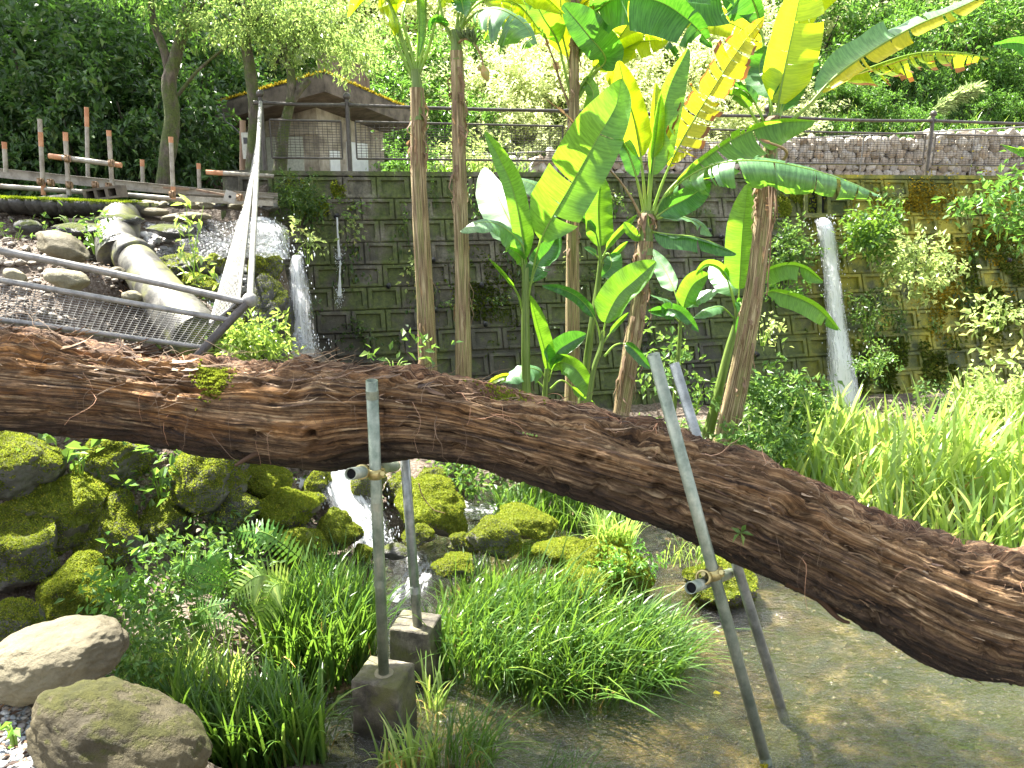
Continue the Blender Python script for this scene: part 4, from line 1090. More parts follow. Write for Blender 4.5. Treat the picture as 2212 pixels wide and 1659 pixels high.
# ------------------------------------------------------------ boulders
def rock_mesh(seed, lvl=4, ax=(1, 1, 1), rough=.30, cuts=11, cut=.74):
    V, F = ICO[lvl]; r = np.random.RandomState(seed); V = V.copy()
    for _ in range(cuts):
        n = r.normal(size=3); n /= np.linalg.norm(n); d = V @ n; c_ = r.uniform(cut - .08, cut + .14)
        V = V - np.outer(np.maximum(0, d - c_) * .85, n)
    nrm = V / np.linalg.norm(V, axis=1, keepdims=True)
    V = V + nrm * (rough * .55 * fbm(V * 1.1 + seed, 2, seed) + rough * .26 * fbm(V * 4.2 + seed, 4, seed + 1) + rough * .06 * fbm(V * 15, 3, seed + 5))[:, None]
    return V * np.array(ax), F
def vnormals(V, F):
    n = np.cross(V[F[:, 1]] - V[F[:, 0]], V[F[:, 2]] - V[F[:, 0]]); out = np.zeros_like(V)
    for k in range(3): np.add.at(out, F[:, k], n)
    return out / (np.linalg.norm(out, axis=1, keepdims=True) + 1e-12)
def boulder(label, x, y, rx, ry, Y, mat, seed, moss=0, mm='moss_tuft', rot=0.0, lvl=4, depth=None, cat='boulder', group=None, cut=.74, rough=.3, dark=None):
    c0 = W(x, y, Y); s_ = mpp(y, Y); ax = (rx * s_, (depth or (rx + ry) / 2) * s_, ry * s_)
    V, F = rock_mesh(seed, lvl, ax, rough, cuts=(11 if rough > .4 else 4), cut=cut)
    ca, sa = math.cos(rot), math.sin(rot)
    V = np.stack([V[:, 0] * ca + V[:, 2] * sa, V[:, 1], -V[:, 0] * sa + V[:, 2] * ca], 1)
    if moss:
        t = thing('boulder', label, cat, c0, group)
        link('rock', npmesh('rock', V, F, [M[mat]]), t)
        tri = V[F]; fn = np.cross(tri[:, 1] - tri[:, 0], tri[:, 2] - tri[:, 0]); ar = np.linalg.norm(fn, axis=1); fn /= ar[:, None] + 1e-12
        rr0 = np.random.RandomState(seed); k0 = rr0.choice(len(F), int(moss) * 2, p=ar / ar.sum()); w0 = rr0.dirichlet((1, 1, 1), len(k0))
        P = (tri[k0] * w0[:, :, None]).sum(1); Q = fn[k0]
        msk = (Q[:, 2] * .8 + 1.3 * fbm(P * 7 + seed * 3.1, 3, seed) - .5 * Q[:, 1] + (.25 if 'full' in mat else 0)) > .12
        P = P[msk]; Q = Q[msk]
        if len(P):
            big_ = rx * s_
            o = link('moss', tufts(P, Q, len(P), M[mm], (.004 + .006 * big_, .007 + .014 * big_), seed), t); o['kind'] = 'stuff'
    else:
        o = link('boulder', npmesh('boulder', V, F, [M[mat]]), None, c0); tag(o, label, cat, group)
BL = [
 ('rounded mossy boulder half cut off at the left edge just under the log', 40, 1005, 88, 66, 4.55, 'rock_moss', 1, 9000, .1),
 ('blocky mossy boulder close under the log, second from the left edge', 235, 998, 72, 52, 4.95, 'rock_moss', 2, 8000, 0),
 ('large moss covered boulder in the middle of the left pile with dry twigs on it', 120, 1120, 112, 92, 4.55, 'rock_moss_full', 3, 16000, .25),
 ('upright mossy slab boulder at the right end of the left pile', 235, 1150, 62, 78, 4.6, 'rock_moss', 4, 9000, -.1),
 ('mossy boulder with a bare dark grey patch at the left edge of the pile', 45, 1205, 92, 84, 4.2, 'rock_moss', 5, 9000, .05),
 ('leaning golden moss boulder at the foot of the left pile', 152, 1285, 78, 66, 4.02, 'rock_moss_full', 6, 10000, -.45),
 ('tall craggy boulder with bright moss crown and bare grey side under the log', 455, 1030, 88, 72, 5.0, 'rock_moss', 7, 12000, .3),
 ('dark lower block of the craggy boulder by the stream', 500, 1110, 52, 40, 4.85, 'rock_dark', 8, 2500, .2),
 ('small round mossy boulder left of the craggy one', 360, 1122, 54, 42, 4.85, 'rock_moss', 9, 5000, .1),
 ('bright green moss ridge running down beside the cascade', 575, 1035, 72, 34, 5.5, 'rock_moss_full', 10, 8000, .55),
 ('dark mossy rock at the top left of the cascade', 690, 1045, 40, 34, 6.0, 'rock_moss', 34, 4000, .1),
 ('mossy knob above the bright ridge under the log', 560, 985, 46, 26, 5.8, 'rock_moss_full', 35, 4000, .2),
 ('dark wet rock between the two thin runs of the cascade', 665, 1085, 34, 26, 5.75, 'rock_dark', 36, 1500, .2),
 ('bright yellow green moss dome left of the cascade', 615, 1110, 78, 54, 5.25, 'rock_moss_full', 11, 14000, .2),
 ('moss covered boulder behind the upper fern frond', 650, 1190, 62, 62, 5.0, 'rock_moss_full', 12, 9000, .3),
 ('mossy boulder just left of the white cascade foot', 735, 1152, 46, 46, 5.35, 'rock_moss_full', 13, 6000, .2),
 ('large round shaggy moss boulder between the two left props and the pool', 932, 1098, 84, 56, 5.75, 'rock_moss_full', 14, 14000, .05),
 ('dark green moss lump in the pool left of the larger one', 1005, 1176, 32, 24, 5.35, 'rock_moss', 15, 3000, 0),
 ('dark mossy stump like rock standing in the pool', 1062, 1166, 54, 42, 5.3, 'rock_moss', 16, 6000, .1),
 ('sunny mossy rock under the middle of the log', 1150, 1128, 66, 32, 5.75, 'rock_moss_full', 17, 7000, .15),
 ('mossy mound at the near side of the dark stump rock', 985, 1216, 46, 24, 5.05, 'rock_moss', 18, 4000, 0),
 ('flat sunlit mossy rock beneath the pale bamboo grass', 1225, 1196, 70, 32, 5.3, 'rock_moss_full', 19, 8000, .1),
 ('big mossy rock with ferny plants on top beside the pond', 1328, 1240, 98, 58, 4.95, 'rock_moss_full', 20, 15000, .05),
 ('low mossy front lobe of the big pond rock', 1268, 1262, 70, 46, 4.8, 'rock_moss_full', 21, 8000, .1),
 ('shaggy dark rock in the pond behind the slanting props', 1555, 1258, 96, 46, 4.95, 'rock_moss', 22, 9000, .1),
 ('mossy rock upstream left of the rear prop', 800, 1050, 36, 36, 6.0, 'rock_moss', 23, 3500, 0),
 ('mossy rock upstream right behind the rear prop', 872, 1052, 42, 34, 6.2, 'rock_moss', 24, 4000, 0),
 ('small mossy rock behind the round shaggy one', 930, 1035, 34, 24, 6.5, 'rock_moss', 25, 2500, 0),
 ('small mossy stone at the base of the rear prop', 905, 1152, 34, 26, 5.4, 'rock_moss', 26, 3000, 0),
 ('little mossy stone at the cascade foot', 785, 1196, 26, 18, 5.3, 'rock_moss_full', 27, 2000, 0),
 ('mossy block jutting beside the left waterfall', 572, 590, 44, 38, 7.4, 'rock_moss', 28, 6000, -.2),
 ('tall dark rock face streaked with moss left of the left waterfall', 578, 700, 48, 105, 7.0, 'rock_dark', 29, 5000, 0),
 ('dark wet boulder above the upper end of the grey pipe', 395, 580, 52, 34, 6.6, 'rock_dark', 30, 1500, .1),
 ('moss fringed rock right of the grey pipe', 425, 625, 52, 34, 6.5, 'rock_moss', 31, 4500, .1),
 ('small mossy stone by the mesh of the sloping fence', 470, 575, 22, 26, 6.7, 'rock_moss', 32, 2000, 0),
 ('dark mossy rock with leaves at the lower left edge', 15, 1372, 60, 56, 3.4, 'rock_moss', 33, 5000, .1),
]
for i_, L in enumerate(BL):
    k_ = 1.16 if i_ < 9 or 'lower left' in L[0] else 1.1
    boulder(L[0], L[1], L[2], L[3] * k_, L[4] * k_, L[5], L[6], L[7], moss=L[8], rot=L[9], rough=.46, cut=.66, depth=(L[3] + L[4]) * .6 * k_)
boulder('pale sunlit boulder lying across the left edge of the gravel', 112, 1420, 150, 74, 2.5, 'rock_pale', 40, rot=-.2, lvl=5, rough=.3, cut=.88)
boulder('big smooth olive boulder running from the gravel down to the bottom edge', 262, 1600, 205, 112, 2.02, 'rock_olive', 41, rot=.48, lvl=5, rough=.26, cut=.93, depth=125)
boulder('low mossy brown stone at the bottom edge by the gravel', 190, 1660, 85, 46, 2.0, 'rock_olive', 46, lvl=4, rough=.2)
for q in [('long tan slab of stone on the rubble bank above the railing', 132, 532, 62, 26, 6.0, 'rock_pale', 50, .45),
          ('flat buff stone seen between the two rails', 145, 603, 46, 24, 5.5, 'rock_tan', 51, .25),
          ('small pointed stone by the left railing', 32, 597, 24, 16, 5.5, 'rock_tan', 52, .5),
          ('grey rounded stone at the top of the rubble bank', 60, 492, 30, 18, 6.8, 'rock_dark', 53, 0),
          ('long buried stone behind the trailing ivy', 165, 497, 72, 16, 6.9, 'rock_dark', 54, .05),
          ('pale stone against the left side of the grey pipe', 252, 588, 18, 14, 5.9, 'rock_pale', 55, 0),
          ('mossy pale stone lower beside the grey pipe', 285, 640, 22, 14, 5.7, 'rock_tan', 56, .2),
          ('white sunlit stone at the head of the rubble run', 325, 458, 36, 10, 7.7, 'rock_pale', 57, 0),
          ('broad white sunlit stone behind the tall weed', 405, 470, 54, 12, 7.6, 'rock_pale', 58, -.05),
          ('flat dark stone bridging the top of the grey pipe', 255, 478, 54, 15, 7.1, 'rock_dark', 59, -.05),
          ('flat dark slab right of the pipe mouth', 372, 500, 56, 15, 7.0, 'rock_dark', 60, .1),
          ('wet grey stone lying flat in the pool behind the left props', 856, 1190, 34, 15, 5.25, 'rock_dark', 61, 0)]:
    boulder(q[0], q[1], q[2], q[3], q[4], q[5], q[6], q[7], rot=q[8], lvl=3, cat='stone', depth=q[3] * .8)

# loose rubble, pebbles: too many to count
def scatter_stones(name, n, fn, smin, smax, mat, lvl=0, seed=0, flat=.6, label=None):
    r = random.Random(seed); m = MB()
    base = [small_stone(k + 90, lvl) for k in range(8)]
    for i in range(n):
        x, y = fn(r); s_ = smin * (smax / smin) ** (r.random() ** 1.8)
        V, F = base[r.randrange(8)]; a = r.uniform(0, 6.28); ca, sa = math.cos(a), math.sin(a)
        Q = V * np.array([s_, s_ * r.uniform(.6, 1), s_ * flat]); Q = np.stack([Q[:, 0] * ca - Q[:, 1] * sa, Q[:, 0] * sa + Q[:, 1] * ca, Q[:, 2]], 1)
        m.add(Q + np.array([x, y, 0]), F)
    V = np.concatenate(m.V); 
    cx = np.concatenate([np.repeat(v.mean(0, keepdims=True), len(v), 0) for v in m.V])
    V[:, 2] += ground_h(cx[:, 0], cx[:, 1]) + .25 * smin
    m.V = [V]; F = np.concatenate(m.F)
    o = link(name, npmesh(name, V, F, [mat], smooth=False)); return tag(o, label, None, kind='stuff')
def m_peb(name, cols, rough=.75):
    b = NB(name); isl = b.n('ShaderNodeNewGeometry').outputs['Random Per Island']
    st = [(i / (len(cols) - 1), c_) for i, c_ in enumerate(cols)]
    b.set(b.mix(.5, b.ramp(isl, st), b.ramp(b.noise(b.coord('Position'), 60, 4, .7), [(.3, .5), (.7, 1.)]), 'MULTIPLY'), rough); return b.m
M['peb'] = m_peb('pebble', [(.13, .15, .16), (.30, .33, .34), (.20, .22, .23), (.42, .43, .41), (.34, .29, .24), (.16, .17, .17)])
M['rub'] = m_peb('rubble', [(.08, .06, .045), (.18, .15, .115), (.30, .27, .22), (.12, .09, .065), (.24, .2, .15), (.15, .125, .1)])
M['rubw'] = m_peb('pale_rubble', [(.3, .29, .27), (.55, .54, .52), (.45, .44, .42), (.16, .15, .14), (.6, .6, .58)], .35)
def fpath(r): return (r.uniform(-1.95, -1.0), r.uniform(1.6, 2.4))
scatter_stones('path_pebbles', 5200, fpath, .007, .020, M['peb'], 1, 1, .65, 'grey blue pebbles of the path at the bottom left')
def fbank(r):
    while True:
        p = W(r.uniform(-120, 460), r.uniform(480, 760), 5.0)
        y = r.uniform(4.7, 7.9); x = r.uniform(-.72 * y, -.28 * y)
        return (x, y)
scatter_stones('bank_rubble', 5200, fbank, .008, .05, M['rub'], 1, 2, .6, 'brown and grey rubble covering the left bank')
def frun(r):
    q = W(r.uniform(300, 600), 500, 7.4); return (q.x + r.gauss(0, .1), r.uniform(6.7, 7.9))
scatter_stones('wet_rubble', 1500, frun, .018, .07, M['rubw'], 1, 3, .6, 'bright wet stones under the running water')
def fbed(r): return (r.uniform(-.9, 3.6), r.uniform(2.6, 6.0))
scatter_stones('pond_pebbles', 3500, fbed, .006, .022, m_peb('bed_pebble', [(.14, .11, .06), (.24, .19, .12), (.08, .06, .035), (.3, .25, .17), (.17, .13, .07)]), 0, 4, .5, 'small tan pebbles on the pond bed')
# ------------------------------------------------------------ leafy builders
def blades(n, basefn, h0, h1, w0, seed, lean=(0, 0), droop=1.0, seg=6, upright=.35, fold=.0):
    """ribbon blades, arrays -> V, F"""
    r = np.random.RandomState(seed)
    B = np.array([basefn(r) for _ in range(n)])
    h = r.uniform(h0, h1, n); a = r.uniform(0, 2 * np.pi, n)
    ld = np.stack([np.cos(a), np.sin(a)], 1) * (upright + .5 * r.random(n))[:, None] + np.array(lean)
    tt = np.linspace(0, 1, seg + 1)
    dr = droop * (0.25 + 1.1 * r.random(n) ** 1.5)
    V = np.zeros((n, seg + 1, 2, 3))
    wv = w0 * r.uniform(.6, 1.3, n)
    ph = r.uniform(-.6, .6, n)
    for i, t in enumerate(tt):
        out = t * .42 + dr * .42 * t ** 2.4
        zz = t * (1 - .38 * dr * t ** 1.8)
        c_ = B + np.stack([ld[:, 0] * out * h, ld[:, 1] * out * h, zz * h], 1)
        w_ = wv * (math.sin(math.pi * min(1, .22 + t * .78)) ** .6 if t < 1 else 0.05)
        sd = np.stack([-np.sin(a + ph), np.cos(a + ph), 0 * a], 1)
        V[:, i, 0] = c_ - sd * w_[:, None]; V[:, i, 1] = c_ + sd * w_[:, None]
    V = V.reshape(n, -1, 3)
    k = np.arange(n)[:, None] * (2 * (seg + 1)); F = []
    for i in range(seg): F.append(k + np.array([2 * i, 2 * i + 1, 2 * i + 3, 2 * i + 2]))
    return V.reshape(-1, 3), np.concatenate(F)
def ell(cx, cy, rx, ry, z=None, rot=0):
    def f(r):
        while True:
            x, y = r.uniform(-1, 1, 2)
            if x * x + y * y < 1: break
        ca, sa = math.cos(rot), math.sin(rot); X = cx + rx * x * ca - ry * y * sa; Y = cy + rx * x * sa + ry * y * ca
        return (X, Y, (z if z is not None else max(-.08, gh_fast(X, Y))))
    return f
_gi = {}
def gh_fast(x, y):
    k = (round(x / .06), round(y / .06))
    if k not in _gi: _gi[k] = gh(k[0] * .06, k[1] * .06)
    return _gi[k]
def grass(label, n, base, h0, h1, w0, mat, seed, dry=0, **kw):
    V, F = blades(n, base, h0, h1, w0, seed, **kw)
    t = thing('grass_clump', label, 'grass clump')
    o = link('blades', npmesh('blades', V, F, [M[mat]]), t); o['kind'] = 'stuff'
    if dry:
        V, F = blades(dry, base, h0 * .5, h1 * .75, w0 * .9, seed + 500, **{**kw, 'droop': 1.5})
        o = link('yellowed_blades', npmesh('yellowed_blades', V, F, [M['dry_blade']]), t); o['kind'] = 'stuff'
def pe(x, y, rx, ry, z=0.0, rot=0):
    c0 = Wz(x, y, z); s_ = mpp(y, c0.y)
    return ell(c0.x, c0.y, rx * s_, ry, None, rot)
grass('large lush clump of iris like grass in the pond beneath the middle of the log', 1350, pe(1150, 1400, 235, .48), .34, .64, .0062, 'blade', 1, 30, lean=(.25, -.12), droop=1.1)
grass('front fringe of the large grass clump arching over the pond', 380, pe(1240, 1470, 190, .22), .30, .54, .006, 'blade', 2, 12, lean=(.3, -.2), droop=1.25)
grass('right end of the grass bed arching low over the clear pond', 420, pe(1400, 1420, 75, .30), .28, .5, .0048, 'blade', 12, 6, lean=(.45, -.05), droop=1.3)
grass('grass in front of the dark stump rock', 260, pe(1060, 1290, 85, .25), .25, .45, .005, 'blade', 3, 6, droop=.9)
grass('tall upright iris clump left of the nearer footing', 760, pe(690, 1430, 118, .34), .40, .68, .0074, 'blade', 4, 40, lean=(0, -.05), droop=.7)
grass('iris clump behind the fern by the stream, left of the pole', 300, pe(735, 1330, 75, .22), .30, .5, .006, 'blade', 13, 6, droop=.6)
grass('broad bed of iris blades along the bottom edge left of the nearer footing', 760, pe(540, 1640, 170, .20), .32, .54, .0070, 'blade', 5, 24, droop=.8, lean=(-.03, .03))
grass('narrow tuft of bright grass between the ferns and the little stream', 170, pe(465, 1520, 62, .22, .05), .26, .44, .0052, 'blade_light', 6, 14, droop=.8)
grass('loose grass tuft on the bank among the herbs at the left', 170, pe(350, 1500, 80, .2, .2), .22, .42, .0045, 'blade_light', 7, 4, droop=.9)
grass('sparse yellowing blades at the foot of the nearer footing', 70, pe(880, 1660, 70, .08), .2, .36, .006, 'blade_light', 8, 26, droop=1.2)
grass('thin arching grass at the bottom edge between the footing and the pond', 110, pe(1000, 1650, 75, .12), .28, .46, .004, 'blade', 9, 10, lean=(.35, 0), droop=1.4)
grass('few yellow green blades rising in front of the farther footing', 26, pe(935, 1530, 25, .06), .25, .42, .006, 'blade_light', 10, 6, droop=.8)
grass('dark green grass on the far bank below the middle of the log', 700, pe(1210, 1110, 150, .40, .02), .25, .45, .006, 'blade', 11, 0, lean=(.15, -.1), droop=.9)
grass('thin tuft of grass on the stones at the left end of the gravel', 30, pe(150, 1370, 50, .05, .9), .12, .22, .004, 'blade', 15, 0, droop=1.2)
grass('small bright grass tuft on the bottom edge near the pond', 60, pe(1210, 1690, 60, .08), .2, .34, .003, 'blade', 16, 0, lean=(.3, 0), droop=1.3)
def strap(label, n, base, h0, h1, w0, mat, seed, **kw): grass(label, n, base, h0, h1, w0, mat, seed, **kw)
strap('bed of tall broad sunlit blades behind the log at the right', 460, ell(3.2, 6.6, 1.0, .7), .6, 1.15, .017, 'blade_light', 21, dry=30, droop=.9, upright=.28)
strap('dense bright reeds at the right edge behind the log', 460, ell(4.6, 6.7, .9, .8), .6, 1.2, .018, 'blade_light', 22, droop=.8, upright=.3)
strap('near row of bright green reeds showing just over the log at the right', 330, ell(3.6, 5.7, 1.25, .35), .5, .95, .016, 'blade_light', 23, droop=.8, upright=.3)
strap('reeds at the foot of the tall waterfall', 260, ell(3.3, 7.6, .8, .4), .45, .8, .012, 'blade_light', 24, dry=60, droop=1.1, upright=.35)
strap('fine bright grass beside the sloping trunk foot behind the log', 360, ell(2.35, 6.5, .4, .5), .25, .5, .006, 'blade_light', 25, droop=1.2)
strap('pale narrow bamboo like grass fountain on the flat mossy rock', 150, (lambda f: (lambda r: (lambda q: (q[0], q[1], .25))(f(r))))(ell(W(1320, 1190, 5.1).x, 5.1, .16, .1)), .28, .5, .0065, 'blade_light', 26, droop=1.1)
strap('pale narrow grass on the shaggy rock behind the slanting props', 60, (lambda f: (lambda r: (lambda q: (q[0], q[1], .2))(f(r))))(ell(W(1490, 1220, 5.0).x, 5.0, .2, .1)), .15, .32, .004, 'blade_light', 27, droop=1.2)

LEAFQ = None
def leaf_cloud(P, D, size, r, fold=.35, asp=.42, curl=.15):
    """diamond leaves (2 triangles folded on the midrib): P base, D direction, size"""
    n = len(P)
    D = D / (np.linalg.norm(D, axis=1, keepdims=True) + 1e-9)
    a = r.normal(size=(n, 3)); a[:, 2] *= .35
    sd = np.cross(D, np.cross(a, D)); sd = a - D * (a * D).sum(1, keepdims=True); sd /= np.linalg.norm(sd, axis=1, keepdims=True) + 1e-9
    up = np.cross(D, sd); up *= np.sign(up[:, 2:3] + 1e-6)
    s = size[:, None]
    tip = P + D * s - up * s * curl; m_ = P + D * s * .45
    l_ = m_ + sd * s * asp * .5 + up * s * fold * .25; r_ = m_ - sd * s * asp * .5 + up * s * fold * .25
    V = np.stack([P, r_, tip, l_], 1).reshape(-1, 3)
    k = np.arange(n)[:, None] * 4
    F = np.concatenate([k + np.array([0, 1, 2]), k + np.array([0, 2, 3])])
    return V, F
def crown_mesh(name, mat, ax, n, leaf, seed, tw=26, hang=.1, shell=.55, asp=.42, gap=.35):
    r = np.random.RandomState(seed)
    nt = max(6, n // tw)
    d = r.normal(size=(nt * 3, 3)); d /= np.linalg.norm(d, axis=1, keepdims=True)
    rad_ = (shell + (1 - shell) * r.random(nt * 3)) * (1 + .35 * noise(d * 1.9 + seed, seed))
    keep = noise(d * 2.6 + seed * 2.3, seed + 3) > -gap
    d, rad_ = d[keep][:nt], rad_[keep][:nt]; nt = len(d)
    T_ = d * rad_[:, None] * np.array(ax)
    tdir = d * np.array([1, 1, .5]) + r.normal(size=(nt, 3)) * .6; tdir /= np.linalg.norm(tdir, axis=1, keepdims=True)
    k = r.randint(0, nt, n); f = r.random(n)
    tl = leaf * 3.5
    P = T_[k] + tdir[k] * (f * tl)[:, None] + r.normal(size=(n, 3)) * leaf * .45
    D = tdir[k] * .6 + r.normal(size=(n, 3)) * .7; D[:, 2] -= hang
    V, F = leaf_cloud(P, D, leaf * r.uniform(.6, 1.25, n), r, asp=asp)
    return npmesh(name, V, F, [mat], smooth=False)

# ------------------------------------------------------------ shrubs on the slope
ax0 = (1.25, 1.05, 1.0)
SH = {'dark': [crown_mesh('foliage', M['shrub_in_shade'], ax0, 5200, .125, 200 + k, tw=22, hang=.25, asp=.45) for k in range(4)],
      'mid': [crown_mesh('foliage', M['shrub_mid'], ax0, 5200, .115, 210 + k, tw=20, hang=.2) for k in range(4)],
      'light': [crown_mesh('foliage', M['shrub_sun_glare'], ax0, 5200, .105, 220 + k, tw=18, hang=.15) for k in range(4)]}
GRP = {'dark': ('dark green shrub on the shaded slope behind the scaffold tubes and hut', 'dark shrubs on the shaded slope'),
       'mid': ('leafy green shrub on the slope beyond the railing', 'green shrubs on the slope beyond the railing'),
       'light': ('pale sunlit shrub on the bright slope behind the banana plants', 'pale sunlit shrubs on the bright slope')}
b = NB('stems'); b.set(b.ramp(b.noise(b.coord('Position'), 20, 4), [(.3, (.03, .025, .018)), (.7, (.09, .075, .05))]), .85); M['stem_brown'] = b.m
m = MB()
for k in range(7):
    a = k * .9; m.tube(spline([(0, 0, -1.4), (.2 * math.cos(a), .2 * math.sin(a), -.7), (.6 * math.cos(a), .6 * math.sin(a), .3)], 6), np.linspace(.04, .012, 6), 5, False)
SHST = m.mesh('stems', M['stem_brown'])
rb_ = random.Random(5)
nsh = 0
def hill_hit(x, y):
    Y = 10.0
    while Y < 75:
        p = W(x, y, Y)
        h = float(high_h(np.array([p.x]), np.array([p.y]))[0])
        if p.z < h + .25 and Y > hill_y0(np.array([p.x]))[0] + .2: return p, h
        Y += .4
    return None, None
LM = [(-60, 'beyond the left edge'), (60, 'behind the leftmost scaffold tube'), (160, 'behind the cross tube'), (270, 'right of the tallest scaffold tube'), (350, 'left of the crooked tree'), (440, 'right of the crooked tree'),
      (520, 'left of the hut'), (640, 'above the hut roof'), (760, 'above the right half of the hut'), (880, 'left of the leftmost bare stem'), (980, 'between the two bare stems'), (1100, 'right of the flower bud'), (1220, 'left of the shaded stem'),
      (1340, 'above the big bright leaf'), (1450, 'left of the ragged yellow leaf'), (1560, 'behind the ragged yellow leaf'), (1680, 'behind the sloping trunk crown'), (1800, 'right of the upright yellow leaf'), (1920, 'under the long yellow leaf'), (2040, 'behind the brown fringed leaf'), (2140, 'beyond the plume grass'), (2400, 'at the right edge')]
def proj(p):
    p = Vector(p); zc = p.y * CP - (p.z - CZ) * SP
    return (512 + FPX * p.x / zc) / S, (384 - FPX * ((p.z - CZ) * CP + p.y * SP) / zc) / S
def shrub_label(p, kind):
    px, py = proj(p)
    w1 = {'dark': 'dark shrub', 'mid': 'green shrub', 'light': 'pale sunlit shrub'}[kind]
    hgt = 'lowest on the slope' if py > 290 else 'low on the slope' if py > 215 else 'halfway up the slope' if py > 140 else 'high on the slope' if py > 65 else 'at the top of the slope'
    return '%s %s, %s' % (w1, hgt, min(LM, key=lambda q: abs(q[0] - px))[1])
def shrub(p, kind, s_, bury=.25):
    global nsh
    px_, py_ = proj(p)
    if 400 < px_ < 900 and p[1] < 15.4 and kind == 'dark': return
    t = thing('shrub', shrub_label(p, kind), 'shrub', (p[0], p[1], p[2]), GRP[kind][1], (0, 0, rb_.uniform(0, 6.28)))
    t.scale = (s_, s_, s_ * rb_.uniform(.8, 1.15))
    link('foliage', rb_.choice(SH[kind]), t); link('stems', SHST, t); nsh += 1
rows = [(-150, 2350, 150, 340), (-150, 2350, 150, 270), (-150, 2350, 165, 200), (-150, 2350, 170, 130), (-150, 2350, 180, 60), (-100, 2350, 190, 0), (-100, 2350, 230, -70)]
for x0, x1, st_, yy in rows:
    x = x0 + rb_.uniform(0, 60)
    while x < x1:
        y = yy + rb_.uniform(-26, 26)
        p, h = hill_hit(x, y)
        if p is not None:
            z = h + .15
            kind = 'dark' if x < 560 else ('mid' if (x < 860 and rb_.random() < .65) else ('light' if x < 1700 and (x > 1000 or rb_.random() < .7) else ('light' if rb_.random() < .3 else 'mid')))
            s_ = p.y * .062 * rb_.uniform(.8, 1.15)
            if 420 < x < 900 and yy > 150: s_ *= .75
            if x > 1750 and y > 170: s_ *= .6
            shrub((p.x, p.y, z + .25 * s_), kind, s_)
        x += st_ * rb_.uniform(.8, 1.2)
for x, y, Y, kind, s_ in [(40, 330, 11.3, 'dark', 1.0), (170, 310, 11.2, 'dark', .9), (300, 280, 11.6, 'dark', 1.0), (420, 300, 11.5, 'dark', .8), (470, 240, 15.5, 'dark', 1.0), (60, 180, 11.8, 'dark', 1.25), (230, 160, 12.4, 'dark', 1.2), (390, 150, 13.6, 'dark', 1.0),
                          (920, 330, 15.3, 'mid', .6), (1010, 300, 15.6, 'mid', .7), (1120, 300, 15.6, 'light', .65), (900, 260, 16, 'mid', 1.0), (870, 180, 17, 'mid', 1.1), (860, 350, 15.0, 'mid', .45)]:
    p = W(x, y, Y); shrub(tuple(p), kind, s_)

# grassy slope at the upper right
def hillgrass(label, cx, cy, rx, ry, n, h0, h1, mat, seed):
    def f(r):
        x, y = r.uniform(-1, 1, 2); X = cx + rx * x; Y = cy + ry * y
        return (X, Y, float(high_h(np.array([X]), np.array([Y]))[0]) - .03)
    V, F = blades(n, f, h0, h1, .012, seed, droop=1.2, seg=4)
    t = thing('grass_clump', label, 'long grass'); o = link('blades', npmesh('blades', V, F, [M[mat]]), t); o['kind'] = 'stuff'
hillgrass('long pale grass on the slope just above the gabion wall at the right', 8.5, 16.2, 5.5, 1.2, 3800, .3, .75, 'blade_light', 61)
hillgrass('green grass on the slope above the gabion wall, farther up', 9.5, 19, 7, 2.0, 3800, .4, .9, 'blade', 62)
hillgrass('bright bleached grass behind the banana plants above the gabion wall', 1.8, 16.4, 3.6, 1.3, 2600, .3, .7, 'blade_light', 63)
hillgrass('weeds on the verge between the hut and the gabion wall', -.9, 13.8, 1.2, 1.0, 1300, .2, .6, 'blade', 64)
# feathery plume
t = thing('plume_grass', 'feathery pale plume grass leaning above the gabion wall at upper right', 'plume grass')
m = MB()
pA = W(1990, 272, 15.6); pB = W(2040, 225, 15.6); pC = W(2098, 196, 15.6)
S_ = spline([pA, pB, pC], 12); m.tube(S_, .012, 5); link('stalk', m.mesh('stalk', M['blade_light']), t)
r_ = np.random.RandomState(3); k = r_.randint(4, 12, 1300); P = S_[k] + r_.normal(size=(1300, 3)) * .03; D = (S_[11] - S_[4])[None] * 1.1 + r_.normal(size=(1300, 3)) * .30
b = NB('plume'); b.set((.36, .46, .2), .7); b.translucent((.5, .6, .25), .5); M['plume'] = b.m
V, F = leaf_cloud(P, D, r_.uniform(.12, .26, 1300), r_, asp=.08); o = link('plume', npmesh('plume', V, F, [M['plume']]), t); o['kind'] = 'stuff'

# ------------------------------------------------------------ trees
b = NB('tree_bark'); c = b.coord('Position'); f = b.noise(b.coord('Position', (1, 1, .4)), 22, 6, .7)
bk = b.ramp(f, [(.3, (.035, .028, .02)), (.55, (.12, .10, .075)), (.75, (.25, .21, .16))])
bk = b.mix(b.ramp(b.noise(c, 4, 5, .7), [(.42, 0.), (.55, .85)]), bk, b.ramp(b.noise(c, 60, 4, .7), [(.3, (.03, .05, .01)), (.7, (.12, .16, .03))]))
b.set(bk, .9); b.bump(f, .9, .03); M['treebark'] = b.m
def tree(label, trunk, r0, r1, limbs, crowns, mat, leaf, n, seed, asp=.35, hang=.4):
    t = thing('tree', label, 'tree')
    m = MB(); P = spline(trunk, 26); P = P + .015 * np.stack([noise(P * 2 + k * 9, seed + k) for k in range(3)], 1)
    m.tube(P, np.linspace(r0, r1, 26) * (1 + .12 * noise(P * 3, seed)), 12); link('trunk', m.mesh('trunk', M['treebark']), t)
    for lp, la, lb in limbs:
        m = MB(); Q = spline(lp, 16); m.tube(Q, np.linspace(la, lb, 16), 8); link('limb', m.mesh('limb', M['treebark']), t)
    for k, (c0, ax) in enumerate(crowns):
        me = crown_mesh('crown', mat, ax, n, leaf, seed * 10 + k, tw=16, hang=hang, shell=.3, asp=asp, gap=.2)
        link('crown', me, t, c0)
    return t
gY = 9.6
